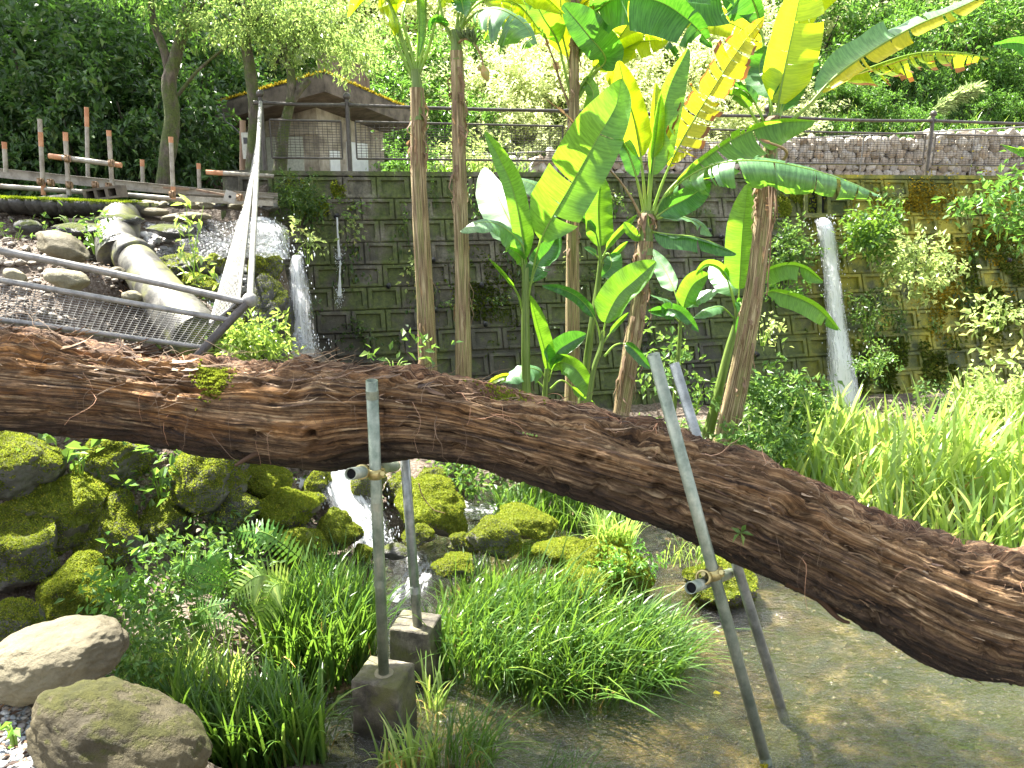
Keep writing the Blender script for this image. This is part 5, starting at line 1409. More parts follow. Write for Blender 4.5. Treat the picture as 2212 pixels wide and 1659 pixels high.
tree('crooked mossy tree forking behind the scaffold tubes', [W(350, 415, gY) , W(357, 360, gY), W(372, 250, gY), W(368, 180, gY), W(380, 130, gY), W(402, 40, gY), W(420, -60, gY)], .10, .055,
     [([W(368, 170, gY), W(355, 110, gY), W(330, 40, gY), W(322, -60, gY)], .06, .03), ([W(385, 205, gY), W(430, 150, gY - .1), W(500, 95, gY - .2), W(560, 75, gY - .3)], .022, .008),
      ([W(395, 90, gY), W(420, 40, gY), W(450, -10, gY)], .03, .015)],
     [(W(395, -60, gY), (1.1, .9, .75)), (W(300, -50, gY), (.9, .8, .6))], M['shrub_mid'], .08, 1500, 31)
tY = 9.3
tree('straight mossy tree in front of the left side of the hut', [W(540, 420, tY), W(545, 340, tY), W(548, 230, tY), W(540, 150, tY), W(532, 60, tY), W(540, -60, tY)], .075, .05,
     [([W(535, 80, tY), W(565, 30, tY), W(600, -20, tY)], .028, .01), ([W(536, 100, tY), W(500, 50, tY), W(470, 20, tY)], .022, .008)],
     [(W(500, 38, tY), (.62, .6, .42)), (W(590, 25, tY), (.62, .6, .42)), (W(520, -50, tY), (1, .8, .5))], M['tree_leaf'], .07, 1100, 32)
tree('knotty mossy tree with a sawn off stub branch before the hut', [W(598, 420, tY), W(608, 330, tY), W(612, 280, tY), W(628, 210, tY), W(628, 160, tY), W(622, 110, tY), W(640, 40, tY)], .085, .03,
     [([W(622, 240, tY), W(640, 205, tY), W(668, 172, tY)], .05, .034), ([W(624, 130, tY), W(600, 80, tY), W(590, 30, tY)], .022, .008), ([W(626, 130, tY), W(650, 90, tY), W(690, 50, tY)], .024, .008), ([W(622, 120, tY), W(648, 60, tY), W(655, 10, tY)], .02, .008)],
     [(W(625, 80, tY), (.45, .5, .32)), (W(680, 70, tY), (.62, .6, .42)), (W(720, 28, tY), (.55, .6, .4)), (W(640, 15, tY), (.7, .6, .42)), (W(770, 125, tY + 1), (.32, .4, .22))], M['tree_leaf'], .07, 900, 33)
# trees off to the sides whose crowns shade the bank and the water
def off_tree(label, base, pts, crowns, seed, n=2200, leaf=.16):
    t = thing('tree', label, 'tree'); m = MB(); m.tube(spline([base] + pts, 20), np.linspace(.24, .12, 20), 10); link('trunk', m.mesh('trunk', M['treebark']), t)
    top = Vector(pts[-1])
    for k, (c0, ax) in enumerate(crowns):
        m = MB(); m.tube(spline([top - Vector((0, 0, 1.0)), (top + Vector(c0)) / 2 + Vector((0, 0, .4)), c0], 10), np.linspace(.09, .02, 10), 6); link('limb', m.mesh('limb', M['treebark']), t)
        link('crown', crown_mesh('crown', M['shrub_mid'], ax, n, leaf, seed * 10 + k, tw=18, shell=.2, gap=.3), t, c0)
off_tree('shade tree standing on the left bank outside the picture', (-6.8, 5.5, 1.8), [(-6.7, 5.4, 5), (-6.0, 5.2, 8.2)],
         [((-6.5, 6.1, 8.8), (.9, .6, .5)), ((-3.7, 6.1, 9.2), (.85, .42, .4)), ((-7.2, 5.0, 8.6), (.9, .7, .4))], 71, 1500)
off_tree('shade tree reaching over the pond from behind the camera', (3.2, -1.6, .8), [(3.1, -1.0, 5), (2.2, 1.5, 8.4)],
         [((-2.4, 6.2, 9.3), (.6, .36, .35)), ((.4, 5.6, 9.2), (.8, .6, .4)), ((-2.9, 5.2, 9.2), (.7, .4, .35))], 72, 1500)
off_tree('big evergreen at the top of the dark slope above the picture', (-9.5, 15.5, 6), [(-9.4, 15, 10), (-8.5, 13.5, 13.5)],
         [((-9.6, 13, 13.6), (2.0, 2, 1.2)), ((-11.5, 12, 13.0), (2.2, 2, 1.2)), ((-10.8, 10.5, 12.4), (2.0, 1.6, 1.0)), ((-13.0, 14.5, 14.5), (2.3, 2, 1.2)), ((-10.2, 15.8, 15.0), (2.0, 1.9, 1.1))], 73, 3400, .2)
# upper right trees on the slope
for x, y, Y, lab in [(1840, 40, 24, 'loose leaved tree high on the slope behind the big upright yellow leaf'), (1960, 10, 25, 'tall airy tree at the top edge right of the big upright yellow leaf'), (2110, 30, 24, 'dense bluish green tree in the upper right corner'), (800, -20, 26, 'airy tree above the hut at the top edge')]:
    p = W(x, y, Y); h = float(high_h(np.array([p.x]), np.array([p.y]))[0])
    tree(lab, [(p.x, p.y, h), (p.x + .1, p.y, (h + p.z) / 2 + .3), (p.x - .1, p.y, p.z + 1)], .16, .06, [([(p.x, p.y, p.z - .3), (p.x + .9, p.y - .3, p.z + .6)], .05, .02), ([(p.x, p.y, p.z - .6), (p.x - .9, p.y - .3, p.z + .3)], .05, .02)],
         [((p.x + .2, p.y, p.z + .6), (1.7, 1.4, 1.2)), ((p.x - 1.1, p.y - .4, p.z), (1.1, 1, .8)), ((p.x + 1.2, p.y - .4, p.z - .1), (1.1, 1, .8))], M['shrub_mid'], .15, 2300, int(x) % 97 + 3)

# ------------------------------------------------------------ hut
b = NB('hut_render'); c = b.coord('Position'); f = b.noise(c, 3.5, 7, .72); f2 = b.noise(b.coord('Position', (1, 1, .25)), 7, 5, .7)
hc = b.ramp(f, [(.36, (.20, .165, .125)), (.5, (.38, .325, .25)), (.64, (.50, .44, .35))]); hc = b.mix(b.ramp(f2, [(.45, 0.), (.65, .6)]), hc, (.10, .08, .07))
b.set(hc, .9); b.bump(f, .5, .02); M['hut'] = b.m
M['hut_roof'] = m_rock('hut_roof', (.045, .042, .036), (.12, .11, .095), (.06, .07, .012), (.28, .25, .03), .0, 3)
M['fascia'] = m_simple('fascia', (.06, .048, .038), (.17, .14, .11), 5, .9, .5, .01, 'Position')
M['plaster'] = m_simple('pale_plaster', (.42, .42, .36), (.6, .6, .52), 30, .85, .3, .004, 'Position')
M['white'] = m_simple('white_paint', (.68, .68, .66), (.82, .82, .80), 8, .6, .1, .003, 'Position')
ht = thing('concrete_hut', 'small weathered concrete hut with a mossy overhanging flat roof behind the wall top', 'hut')
Nn_, Lr, Rr = W(700, 160, 11.5), W(462, 228, 12.3), W(892, 243, 14.0)
Br = Lr + Rr - Nn_
tk = .30
def slab(pts, th_, mat, nm, parent, mat2=None):
    m = MB(); tp = [tuple(q) for q in pts]; bt = [tuple(Vector(q) - Vector((0, 0, th_))) for q in pts]
    m.add(tp + bt, [(0, 1, 2, 3), (4, 7, 6, 5), (0, 4, 5, 1), (1, 5, 6, 2), (2, 6, 7, 3), (3, 7, 4, 0)]); return link(nm, m.mesh(nm, mat, False), parent)
rf = slab([Nn_, Rr, Br, Lr], .23, M['fascia'], 'roof', ht)
up_ = Vector((0, 0, .035))
ce = (Nn_ + Br) / 2
slab([ce + (q - ce) * .985 + up_ + Vector((0, 0, .0)) for q in (Nn_, Rr, Br, Lr)], .04, M['hut_roof'], 'roof_top', ht)
# moss along the roof edges
mp = []; mn = []
for a_, b2 in ((Nn_, Rr), (Lr, Nn_)):
    for _ in range(1500):
        p = a_.lerp(b2, R.random()); p = p + (ce - p) * R.uniform(0, .12); mp.append(tuple(p + up_ * 1.1)); mn.append((0, -.3, 1))
o = link('roof_moss', tufts(np.array(mp), np.array(mn, float), 5000, M['moss_gold'], (.015, .045), 5, 'roof_moss'), rf); o['kind'] = 'stuff'
e1 = (Lr - Nn_); e2 = (Rr - Nn_); e1.z = 0; e2.z = 0; e1n = e1.normalized(); e2n = e2.normalized()
c0 = W(683, 235, 12.2)
wl = 1.38; wr = 2.0
c0 = Vector((c0.x, c0.y, 2.7)); LW = c0 + e1n * wl; RW = c0 + e2n * wr; BW = c0 + e1n * wl + e2n * wr
ztop = lambda p: (Nn_.z + ((Lr.z - Nn_.z) * (p - Nn_).dot(e1n) / e1.length) + ((Rr.z - Nn_.z) * (p - Nn_).dot(e2n) / e2.length)) - .225
V = []
for p in (c0, RW, BW, LW): V += [(p.x, p.y, 2.7), (p.x, p.y, ztop(p))]
m = MB(); m.add(V, [(0, 2, 3, 1), (2, 4, 5, 3), (4, 6, 7, 5), (6, 0, 1, 7)]); link('wall', m.mesh('wall', M['hut'], False), ht)
def panel(nm, o_, d_, x0, x1, z0, z1, mat, nrm, th_=.02, parent=None):
    m = MB(); ct = o_ + d_ * ((x0 + x1) / 2) + nrm * th_ * .5; ct = Vector((ct.x, ct.y, (z0 + z1) / 2))
    m.box(ct, (x1 - x0, th_, z1 - z0), Matrix((d_, d_.cross(Vector((0, 0, 1))), Vector((0, 0, 1)))).transposed()); return link(nm, m.mesh(nm, mat, False), parent or ht)
nl = -e2n; nr_ = -e1n
panel('plaster_panel', c0, e1n, .28, .75, 2.75, 3.62, M['plaster'], nl); panel('plaster_panel', c0, e1n, .80, 1.3, 2.75, 3.62, M['plaster'], nl)
panel('beam', c0, e1n, -.0, wl, 3.64, 3.74, M['hut'], nl, .035)
panel('door', c0, e2n, .78, 1.40, 2.7, 3.58, M['white'], nr_, .03)
panel('notice_board', c0, e2n, .28, .55, 3.08, 3.42, M['white'], nr_, .02)
panel('base_board', c0, e2n, .30, .42, 2.8, 3.08, M['white'], nr_, .02)
# utility pole stub and meter box at the hut's left
M['post_wood'] = m_simple('post_wood', (.14, .09, .06), (.32, .22, .15), 12, .8, .4, .01, 'Position', (1, 1, .2))
t = thing('meter_post', 'short wooden post with a grey meter box under the left corner of the hut roof', 'post')
pY = 9.45
m = MB(); m.tube([W(524, 415, pY), W(524, 260, pY)], .035, 8); link('post', m.mesh('post', M['post_wood']), t)
m = MB(); p = W(533, 312, pY - .05); m.box(p, (.09, .07, .26)); m.box(p + Vector((0, -.02, -.14)), (.075, .07, .05)); link('meter_box', m.mesh('meter_box', M['plaster'], False), t)
m = MB(); m.box(p + Vector((0, -.038, .04)), (.045, .006, .07)); link('meter_window', m.mesh('meter_window', M['drain'], False), t)
m = MB(); m.tube(spline([W(482, 245, pY), W(487, 262, pY), W(505, 275, pY), W(528, 300, pY)], 14), .008, 5); m.tube(spline([W(540, 345, pY), W(538, 385, pY), W(545, 410, pY)], 8), .007, 5); link('cable', m.mesh('cable', M['drain']), t)
# slatted fence behind hut
t = thing('slat_fence', 'weathered brown slat fence just above the hut roof', 'fence')
M['slat'] = m_simple('slat_wood', (.13, .09, .07), (.30, .23, .19), 10, .85, .4, .01, 'Position', (1, 1, .15))
sm_ = MB(); sm_.box((0, 0, 0), (.062, .02, .62)); slat_me = sm_.mesh('slat', M['slat'], False)
for i in range(20):
    f = i / 19; p = W(690 + 105 * f, 152 + 28 * f, 15.2 - .3 * f); link('slat', slat_me, t, p)
for dz in (-.15, .2):
    m = MB(); m.tube([W(688, 152, 15.23) + Vector((0, .02, dz)), W(797, 180, 14.93) + Vector((0, .02, dz))], .02, 5); link('slat_rail', m.mesh('slat_rail', M['slat']), t)

# ------------------------------------------------------------ scaffold tubes and slab at the left
b = NB('scaffold_tube'); c = b.coord('Position'); f = b.noise(c, 12, 6, .7)
b.set(b.mix(b.ramp(b.noise(b.coord('Position', (1, 1, .5)), 5, 5), [(.6, 0.), (.7, .5)]), b.ramp(f, [(.36, (.2, .175, .14)), (.6, (.36, .33, .275))]), (.3, .18, .11)), .45, Metallic=.35); M['scaf'] = b.m
M['orange'] = m_simple('orange_paint', (.40, .17, .08), (.56, .30, .17), 14, .7, .1, .003, 'Position')
SY = 7.75
def tubeY(x): return SY + (x - 250) * .0002
def upright(x, y0, y1, lab, tip=12, low=0, dx=0, Y=None):
    Y = Y or tubeY(x); t = thing('scaffold_tube', lab, 'scaffold tube', (0, 0, 0), 'upright scaffold tubes on the left bank')
    a = W(x + dx, y1, Y); b2 = W(x, y0, Y)
    m = MB(); m.tube([a, b2], .021, 12); link('tube', m.mesh('tube', M['scaf']), t)
    d = (b2 - a).normalized(); L = tip * mpp(y0, Y)
    m = MB(); off = 0 if low != 2 else .12
    m.tube([tuple(b2 - d * (L + off)), tuple(b2 + d * (.002 if not off else -off))], .0218, 12); link('orange_end', m.mesh('orange_end', M['orange']), t)
    if low:
        m = MB(); m.tube([tuple(a), tuple(a + d * .12)], .022, 12); link('orange_foot', m.mesh('orange_foot', M['orange']), t)
    return a, b2
upright(9, 307, 372, 'shortest leftmost upright scaffold tube cut by the left edge', 14, dx=4)
upright(86, 257, 421, 'tall upright tube with orange band below its tip, left of the cross tube', 30, 2, dx=8)
upright(141, 286, 422, 'orange tipped upright crossed by the horizontal tube, middle one', 18, dx=8, Y=7.6)
upright(187, 232, 390, 'tallest upright scaffold tube standing farther back', 40, dx=3, Y=8.6)
upright(235, 282, 430, 'upright holding the right end of the horizontal tube', 12, 1, dx=9, Y=7.7)
upright(307, 345, 402, 'short upright scaffold tube left of the crooked tree', 14, dx=2, Y=8.6)
upright(369, 296, 430, 'upright scaffold tube right in front of the crooked tree', 12, 1, dx=6, Y=7.8)
upright(429, 353, 406, 'short upright scaffold tube right of the crooked tree', 12, dx=2, Y=8.6)
def laid(pa, pb, lab, r=.0243, tipL=.0, mat='scaf', tipR=0, grp='scaffold tubes laid along the left bank'):
    t = thing('scaffold_tube', lab, 'scaffold tube', (0, 0, 0), grp); m = MB(); m.tube([pa, pb], r, 12); link('tube', m.mesh('tube', M[mat]), t)
    d = (pb - pa).normalized()
    if tipL: m = MB(); m.tube([tuple(pa - d * .001), tuple(pa + d * tipL)], r + .001, 12); link('orange_end', m.mesh('orange_end', M['orange']), t)
    if tipR: m = MB(); m.tube([tuple(pb - d * tipR), tuple(pb + d * .001)], r + .001, 12); link('orange_end', m.mesh('orange_end', M['orange']), t)
laid(W(106, 337, 7.55), W(262, 357, 7.6), 'horizontal scaffold tube clamped across three uprights', tipL=.12, tipR=.05)
laid(W(445, 372, 8.5), W(592, 381, 8.7), 'orange ended horizontal tube pointing left from the wall corner', tipL=.17)
laid(W(-60, 398, 7.7), W(255, 420, 7.75), 'lower rusty tube lying behind the orange feet of the uprights', tipR=.3)
laid(W(262, 420, 7.75), W(410, 433, 7.9), 'lower tube lying to the right of the cinder block')
laid(W(140, 425, 7.4), W(20, 435, 8.6), 'dim tube lying askew under the long steel beam')
def beam(pa, pb, h, w_, lab):
    t = thing('steel_beam', lab, 'steel beam', (0, 0, 0), 'steel channels lying on the left bank'); d = (pb - pa); L = d.length; d.normalize(); u3 = Vector((0, 0, 1)); s3 = d.cross(u3).normalized(); u3 = s3.cross(d)
    Mx = Matrix((d, s3, u3)).transposed(); c0 = (pa + pb) / 2
    for nm, off, dim in (('web', s3 * 0, (L, .006, h)), ('flange', u3 * (h / 2) - s3 * 0, (L, w_, .006)), ('flange', -u3 * (h / 2), (L, w_, .006))):
        m = MB(); m.box(c0 + off, dim, Mx); link(nm, m.mesh(nm, M['scaf'], False), t)
beam(W(-80, 366, 7.95), W(600, 432, 8.5), .085, .08, 'long grey steel channel running behind the upright tubes')
beam(W(330, 409, 8.1), W(600, 423, 8.5), .05, .06, 'second thinner steel channel nearer the wall corner')
t = thing('square_tube', 'bright square steel tube lying on the stones before the wall corner', 'steel tube'); m = MB(); pa, pb = W(400, 429, 7.75), W(590, 440, 8.0); d = (pb - pa); L = d.length; d.normalize()
m.box((pa + pb) / 2, (L, .05, .05), Matrix((d, d.cross(Vector((0, 0, 1))).normalized(), Vector((0, 0, 1)))).transposed()); link('tube', m.mesh('tube', M['scaf'], False), t)
M['rustclamp'] = m_simple('rusty_clamp', (.14, .08, .04), (.38, .26, .16), 30, .6, .3, .004, 'Position', metal=.5)
for x, y, lab in [(88, 393, 'rusty clamp at the foot of the tall orange banded upright'), (110, 395, 'rusty clamp just right of the tall banded upright foot'), (150, 400, 'rusty clamp on the middle upright'), (206, 400, 'rusty clamp above the cinder block'), (235, 403, 'rusty clamp on the upright at the right end'), (372, 420, 'rusty clamp on the upright by the crooked tree'),
                  (146, 343, 'clamp joining cross tube and middle upright'), (241, 353, 'clamp joining cross tube and right hand upright'), (518, 427, 'clamp lying beside the square plate')]:
    t = thing('pipe_clamp', lab, 'clamp', (0, 0, 0), 'rusty clamps on the scaffold tubes'); p = W(x, y, 7.55)
    m = MB(); m.tube([tuple(p + Vector((-.02, 0, 0))), tuple(p + Vector((-.02, 0, 0))), tuple(p + Vector((.02, 0, 0))), tuple(p + Vector((.02, 0, 0)))], [.024, .034, .034, .024], 12, False); link('jaw', m.mesh('jaw', M['rustclamp']), t)
    m = MB(); m.tube([tuple(p + Vector((.0, -.05, .03))), tuple(p + Vector((0, .02, .03)))], .007, 6); m.tube([tuple(p + Vector((.035, -.02, -.03))), tuple(p + Vector((.035, -.02, .03)))], .007, 6); link('bolt', m.mesh('bolt', M['rustclamp']), t)
# plate, plank
t = thing('base_plate', 'square steel plate with a centre hole leaning on the square tube', 'plate'); p = W(497, 425, 7.7); m = MB(); Mx = Matrix.Rotation(.3, 3, 'Y') @ Matrix.Rotation(math.radians(80), 3, 'X')
m.box(p, (.11, .11, .006), Mx); link('plate', m.mesh('plate', M['scaf'], False), t); m = MB(); m.tube([tuple(p + Vector((0, -.006, 0))), tuple(p + Vector((0, -.004, 0)))], .014, 12); link('hole', m.mesh('hole', M['dark']), t)  # the hole is a black disc on the plate, its shade painted
for a_, b2, lab in (((352, 405), (408, 408), 'short brown plank resting on the steel channel'), ((425, 410), (520, 428), 'long thin brown board lying along the steel channel')):
    o = MB(); pa, pb = W(*a_, 8.0), W(*b2, 8.1); d = (pb - pa); L = d.length; d.normalize(); o.box((pa + pb) / 2, (L, .12, .02), Matrix((d, d.cross(Vector((0, 0, 1))).normalized(), Vector((0, 0, 1)))).transposed()); q = link('plank', o.mesh('plank', M['post_wood'], False)); tag(q, lab, 'plank')
# cinder block
t = thing('cinder_block', 'grey hollow cinder block lying on the mossy slab', 'cinder block')
pc = W(228, 418, 7.45); Mx = Matrix.Rotation(-.12, 3, 'Y')
for nm, off, dim in [('shell', (0, 0, .045), (.34, .16, .02)), ('shell', (0, 0, -.045), (.34, .16, .02))] + [('web', (q, 0, 0), (.03, .16, .072)) for q in (-.155, -.052, .052, .155)]:
    m = MB(); m.box(pc + Mx @ Vector(off), dim, Mx); link(nm, m.mesh(nm, M['fascia'], False), t)
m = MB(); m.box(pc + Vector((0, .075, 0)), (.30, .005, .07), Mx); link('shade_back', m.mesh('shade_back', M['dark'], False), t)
# mossy slab at the edge of the bank
t = thing('concrete_slab', 'long concrete slab with a bright moss edge under the scaffold tubes at the left', 'slab')
m = MB(); a_, b2 = W(-120, 424, 7.15), W(272, 438, 7.3)
V = []; n_ = 60
for i in range(n_ + 1):
    f = i / n_; p = a_.lerp(b2, f); j = .02 * math.sin(i * 2.3) + .015 * math.sin(i * 5.1)
    end = .0 if i < n_ - 4 else (i - n_ + 4) * .06
    V += [(p.x, p.y + j + end, p.z), (p.x, p.y + j + end - .01, p.z - .045), (p.x, p.y + j + end + .05, p.z - .11 + .02 * math.sin(i * 3.7)), (p.x, p.y + .9, p.z - .02), (p.x, p.y + .9, p.z - .2)]
F = []
for i in range(n_):
    for q0, q1 in ((0, 1), (1, 2), (3, 0)): F.append((5 * i + q0, 5 * i + q1, 5 * i + 5 + q1, 5 * i + 5 + q0))
    F.append((5 * i + 2, 5 * i + 4, 5 * i + 9, 5 * i + 7))
F.append((5 * n_ + 0, 5 * n_ + 1, 5 * n_ + 2, 5 * n_ + 3))
m.add(V, F); m2 = m.mesh('slab', M['rock_dark']); link('slab', m2, t)
r_ = np.random.RandomState(9); f = r_.random(3000); P = np.array(a_)[None] * (1 - f[:, None]) + np.array(b2)[None] * f[:, None]; P[:, 1] += np.abs(r_.normal(size=3000)) * .14; P[:, 2] += .002
b = NB('bright_moss'); b.set(b.ramp(b.n('ShaderNodeNewGeometry').outputs['Random Per Island'], [(0, (.16, .24, .012)), (1, (.36, .44, .02))]), .9); b.translucent((.4, .5, .02), .35); M['bmoss'] = b.m
o = link('moss', tufts(P, np.tile([0, -.3, 1.], (3000, 1)), 9000, M['bmoss'], (.008, .022), 4, 'moss'), t); o['kind'] = 'stuff'
# dark rubble under the slab: base wall
t = thing('rubble_kerb', 'rough broken concrete foundation under the mossy slab', 'foundation')
for i in range(14):
    x = -80 + i * 27 + R.uniform(-6, 6); V, F = rock_mesh(300 + i, 3, (22 * mpp(450, 7.3), .16, 14 * mpp(450, 7.3)), .3)
    link('chunk', npmesh('chunk', V, F, [M['rock_dark']]), t, W(x, 452 + .05 * i, 7.45))
for i in range(10):
    x = 290 + i * 32; V, F = rock_mesh(330 + i, 3, (24 * mpp(450, 7.3), .15, 10 * mpp(450, 7.3)), .3)
    link('chunk', npmesh('chunk', V, F, [M['rock_tan' if i % 3 else 'rock_dark']]), t, W(x, 440 + i * .8, 8.1))
# grey pipe
b = NB('old_pipe'); c = b.coord('Position'); f = b.noise(c, 5, 7, .7)
pcg = b.ramp(f, [(.40, (.03, .028, .023)), (.5, (.075, .071, .06)), (.6, (.15, .142, .118))]); pcg = b.mix(b.ramp(b.noise(c, 3.4, 5), [(.5, 0.), (.64, .7)]), pcg, (.22, .23, .06))
b.set(pcg, .5, Metallic=.2); b.bump(b.noise(c, 50, 5, .7), .4, .006); M['oldpipe'] = b.m
t = thing('drain_pipe', 'thick grey concrete pipe curving down the left bank behind the fence', 'pipe')
m = MB(); c_ = spline([W(258, 530, 6.75), W(292, 560, 6.45), W(330, 612, 6.05), W(372, 665, 5.75), W(430, 735, 5.4)], 26); rr = np.linspace(.135, .20, 26)
rr[:2] *= [.93, .98]; m.tube(c_, rr, 28); link('lower_pipe', m.mesh('lower_pipe', M['oldpipe']), t)
m = MB(); m.tube([W(262, 470, 7.4), W(250, 520, 6.95), W(258, 560, 6.55)], [.17, .19, .17], 24); link('upper_pipe', m.mesh('upper_pipe', M['oldpipe']), t)
m = MB(); q = W(286, 553, 6.5); qq = W(296, 563, 6.41); m.tube([q, q, qq, qq], [.14, .163, .166, .14], 26, False); link('pipe_collar', m.mesh('pipe_collar', M['oldpipe']), t)
# ------------------------------------------------------------ banana plants
def m_banana(name, c1, c2, tr1, tr2, fac, rough=.33):
    b = NB(name); uv = b.n('ShaderNodeTexCoord').outputs['UV']
    mp = b.n('ShaderNodeMapping'); mp.inputs['Scale'].default_value = (80, 1.4, 1); b.l(uv, mp.inputs[0])
    vein = b.noise(mp.outputs[0], 1, 4, .7)
    pn = b.noise(b.coord('Position'), 3.2, 5, .6)
    base = b.mix(b.ramp(vein, [(.43, 0.), (.57, 1.)]), tuple(q * .75 for q in c1), c2)
    base = b.mix(.6, base, b.ramp(pn, [(.3, .55), (.7, 1.15)]), 'MULTIPLY')
    at = b.n('ShaderNodeAttribute'); at.attribute_name = 'edge'
    e_ = b.ramp(b.math('ADD', at.outputs['Fac'], b.math('MULTIPLY', pn, .35)), [(.98, 0.), (1.08, 1.)])
    base = b.mix(e_, base, (.22, .10, .035))
    tr = b.mix(b.ramp(vein, [(.4, 0.), (.6, 1.)]), tr1, tr2); tr = b.mix(e_, tr, (.25, .10, .02))
    b.set(base, rough, Specular_IOR_Level=(1.0 if 'waxy' in name else .6)); b.bump(vein, .35, .004); b.translucent(tr, fac); return b.m
BL_ = {'g': m_banana('banana_green', (.05, .15, .022), (.09, .235, .04), (.25, .55, .02), (.36, .72, .03), .45),
       'd': m_banana('banana_deep', (.03, .10, .025), (.06, .18, .045), (.10, .36, .02), (.18, .52, .03), .36),
       'y': m_banana('banana_yellow', (.13, .22, .02), (.22, .32, .03), (.62, .80, .015), (.80, .92, .02), .60),
       'Y': m_banana('banana_yellowing_or_backlit', (.30, .30, .02), (.42, .38, .03), (.90, .80, .012), (1.0, .90, .02), .60),
       'w': m_banana('banana_waxy', (.07, .19, .06), (.11, .27, .09), (.20, .50, .03), (.32, .66, .04), .30, .40),
      'b': m_banana('banana_dead', (.17, .10, .055), (.34, .23, .14), (.3, .18, .08), (.42, .28, .13), .25, .75)}
b = NB('petiole'); pn = b.noise(b.coord('Position'), 6, 5); b.set(b.ramp(pn, [(.3, (.13, .24, .03)), (.6, (.26, .40, .06)), (.8, (.30, .28, .07))]), .38); b.translucent((.5, .7, .05), .25); M['petiole'] = b.m
b = NB('petiole_brown'); b.set(b.ramp(b.noise(b.coord('Position'), 14, 5), [(.3, (.10, .06, .03)), (.55, (.26, .18, .08)), (.75, (.24, .27, .06))]), .6); M['petiole_b'] = b.m
b = NB('banana_trunk'); fv = b.noise(b.coord('UV', (38, 2.2, 1)), 1, 7, .75); fw = b.noise(b.coord('UV', (9, 1.5, 1)), 1, 6, .7)
bt = b.ramp(fv, [(.39, (.04, .022, .010)), (.47, (.17, .115, .055)), (.54, (.36, .265, .145)), (.62, (.60, .49, .31))])
bt = b.mix(b.ramp(fw, [(.5, 0.), (.58, .75)]), bt, b.ramp(fv, [(.4, (.11, .11, .03)), (.58, (.33, .32, .12))]))
b.set(bt, .62, Specular_IOR_Level=.4); b.bump(b.math('ADD', fv, b.math('MULTIPLY', fw, .8)), .8, .012); M['ptrunk'] = b.m
b = NB('banana_trunk_green'); fv = b.noise(b.coord('UV', (16, 1.6, 1)), 1, 6, .7)
b.set(b.ramp(fv, [(.3, (.05, .08, .02)), (.5, (.13, .20, .04)), (.65, (.24, .32, .08)), (.8, (.2, .13, .06))]), .42); b.bump(fv, .4, .006); b.translucent((.3, .45, .05), .15); M['ptrunk_g'] = b.m

def leaf_strip_half(P, T_, S_, N_, w, fold, u0, u1, tears, rng, jag, undul, curlend, ragged):
    """one half of a blade from param u0..1 split into strips at tears. P etc are arrays over nS samples."""
    nS = len(P); nW = 5
    cuts = [0.0] + sorted(tears) + [1.0]
    Vs = []; Fs = []; UVs = []; Es = []; n0 = 0
    tt = np.linspace(0, 1, nS)
    def at(arr, u): return np.stack([np.interp(u, tt, arr[:, k]) for k in range(3)], -1)
    for a, b_ in zip(cuts[:-1], cuts[1:]):
        g = (.0035 if ragged < .15 else .005) if len(cuts) > 2 else 0
        a2, b2 = a + (g if a > 0 else 0), b_ - (g if b_ < 1 else 0)
        k = max(2, int((b2 - a2) * nS * 1.1) + 1)
        us = np.linspace(a2, b2, k)
        dro = rng.gauss(0, .16 if ragged < .15 else .34) + (.25 * rng.random() if len(cuts) > 4 else 0); skew = rng.gauss(0, .02) * (1 if len(cuts) > 2 else 0)
        shorten = 1 - (rng.random() * ragged)
        p = at(P, us); t_ = at(T_, us); s_ = at(S_, us); n_ = at(N_, us)
        wv = np.array([w(u) for u in us]) * shorten
        if ragged > .05: wv = wv * (1 - ragged * .35 * np.array([rng.random() for _ in us]))
        V = np.zeros((k, nW + 1, 3)); E = np.zeros((k, nW + 1)); Uv = np.zeros((k, nW + 1, 2))
        for j in range(nW + 1):
            f = j / nW
            ang = fold + (dro * f) + .25 * curlend * f * f
            d = s_ * np.cos(ang) + n_ * np.sin(ang)
            ripple = undul * f * f * np.sin(us * 31 + rng.random() * 0 + 2.1 * dro) * wv
            off = (0.18 * wv * f * f) if True else 0
            V[:, j] = p + d * (wv * f)[:, None] + t_ * (off + skew * f)[:, None] + n_ * ripple[:, None]
            E[:, j] = f if jag else f * .6
            Uv[:, j, 0] = us; Uv[:, j, 1] = f
        id_ = np.arange(k * (nW + 1)).reshape(k, nW + 1) + n0
        Fs.append(np.stack([id_[:-1, :-1].ravel(), id_[1:, :-1].ravel(), id_[1:, 1:].ravel(), id_[:-1, 1:].ravel()], 1))
        Vs.append(V.reshape(-1, 3)); UVs.append(Uv.reshape(-1, 2)); Es.append(E.ravel()); n0 += k * (nW + 1)
    return np.concatenate(Vs), np.concatenate(Fs), np.concatenate(UVs), np.concatenate(Es)

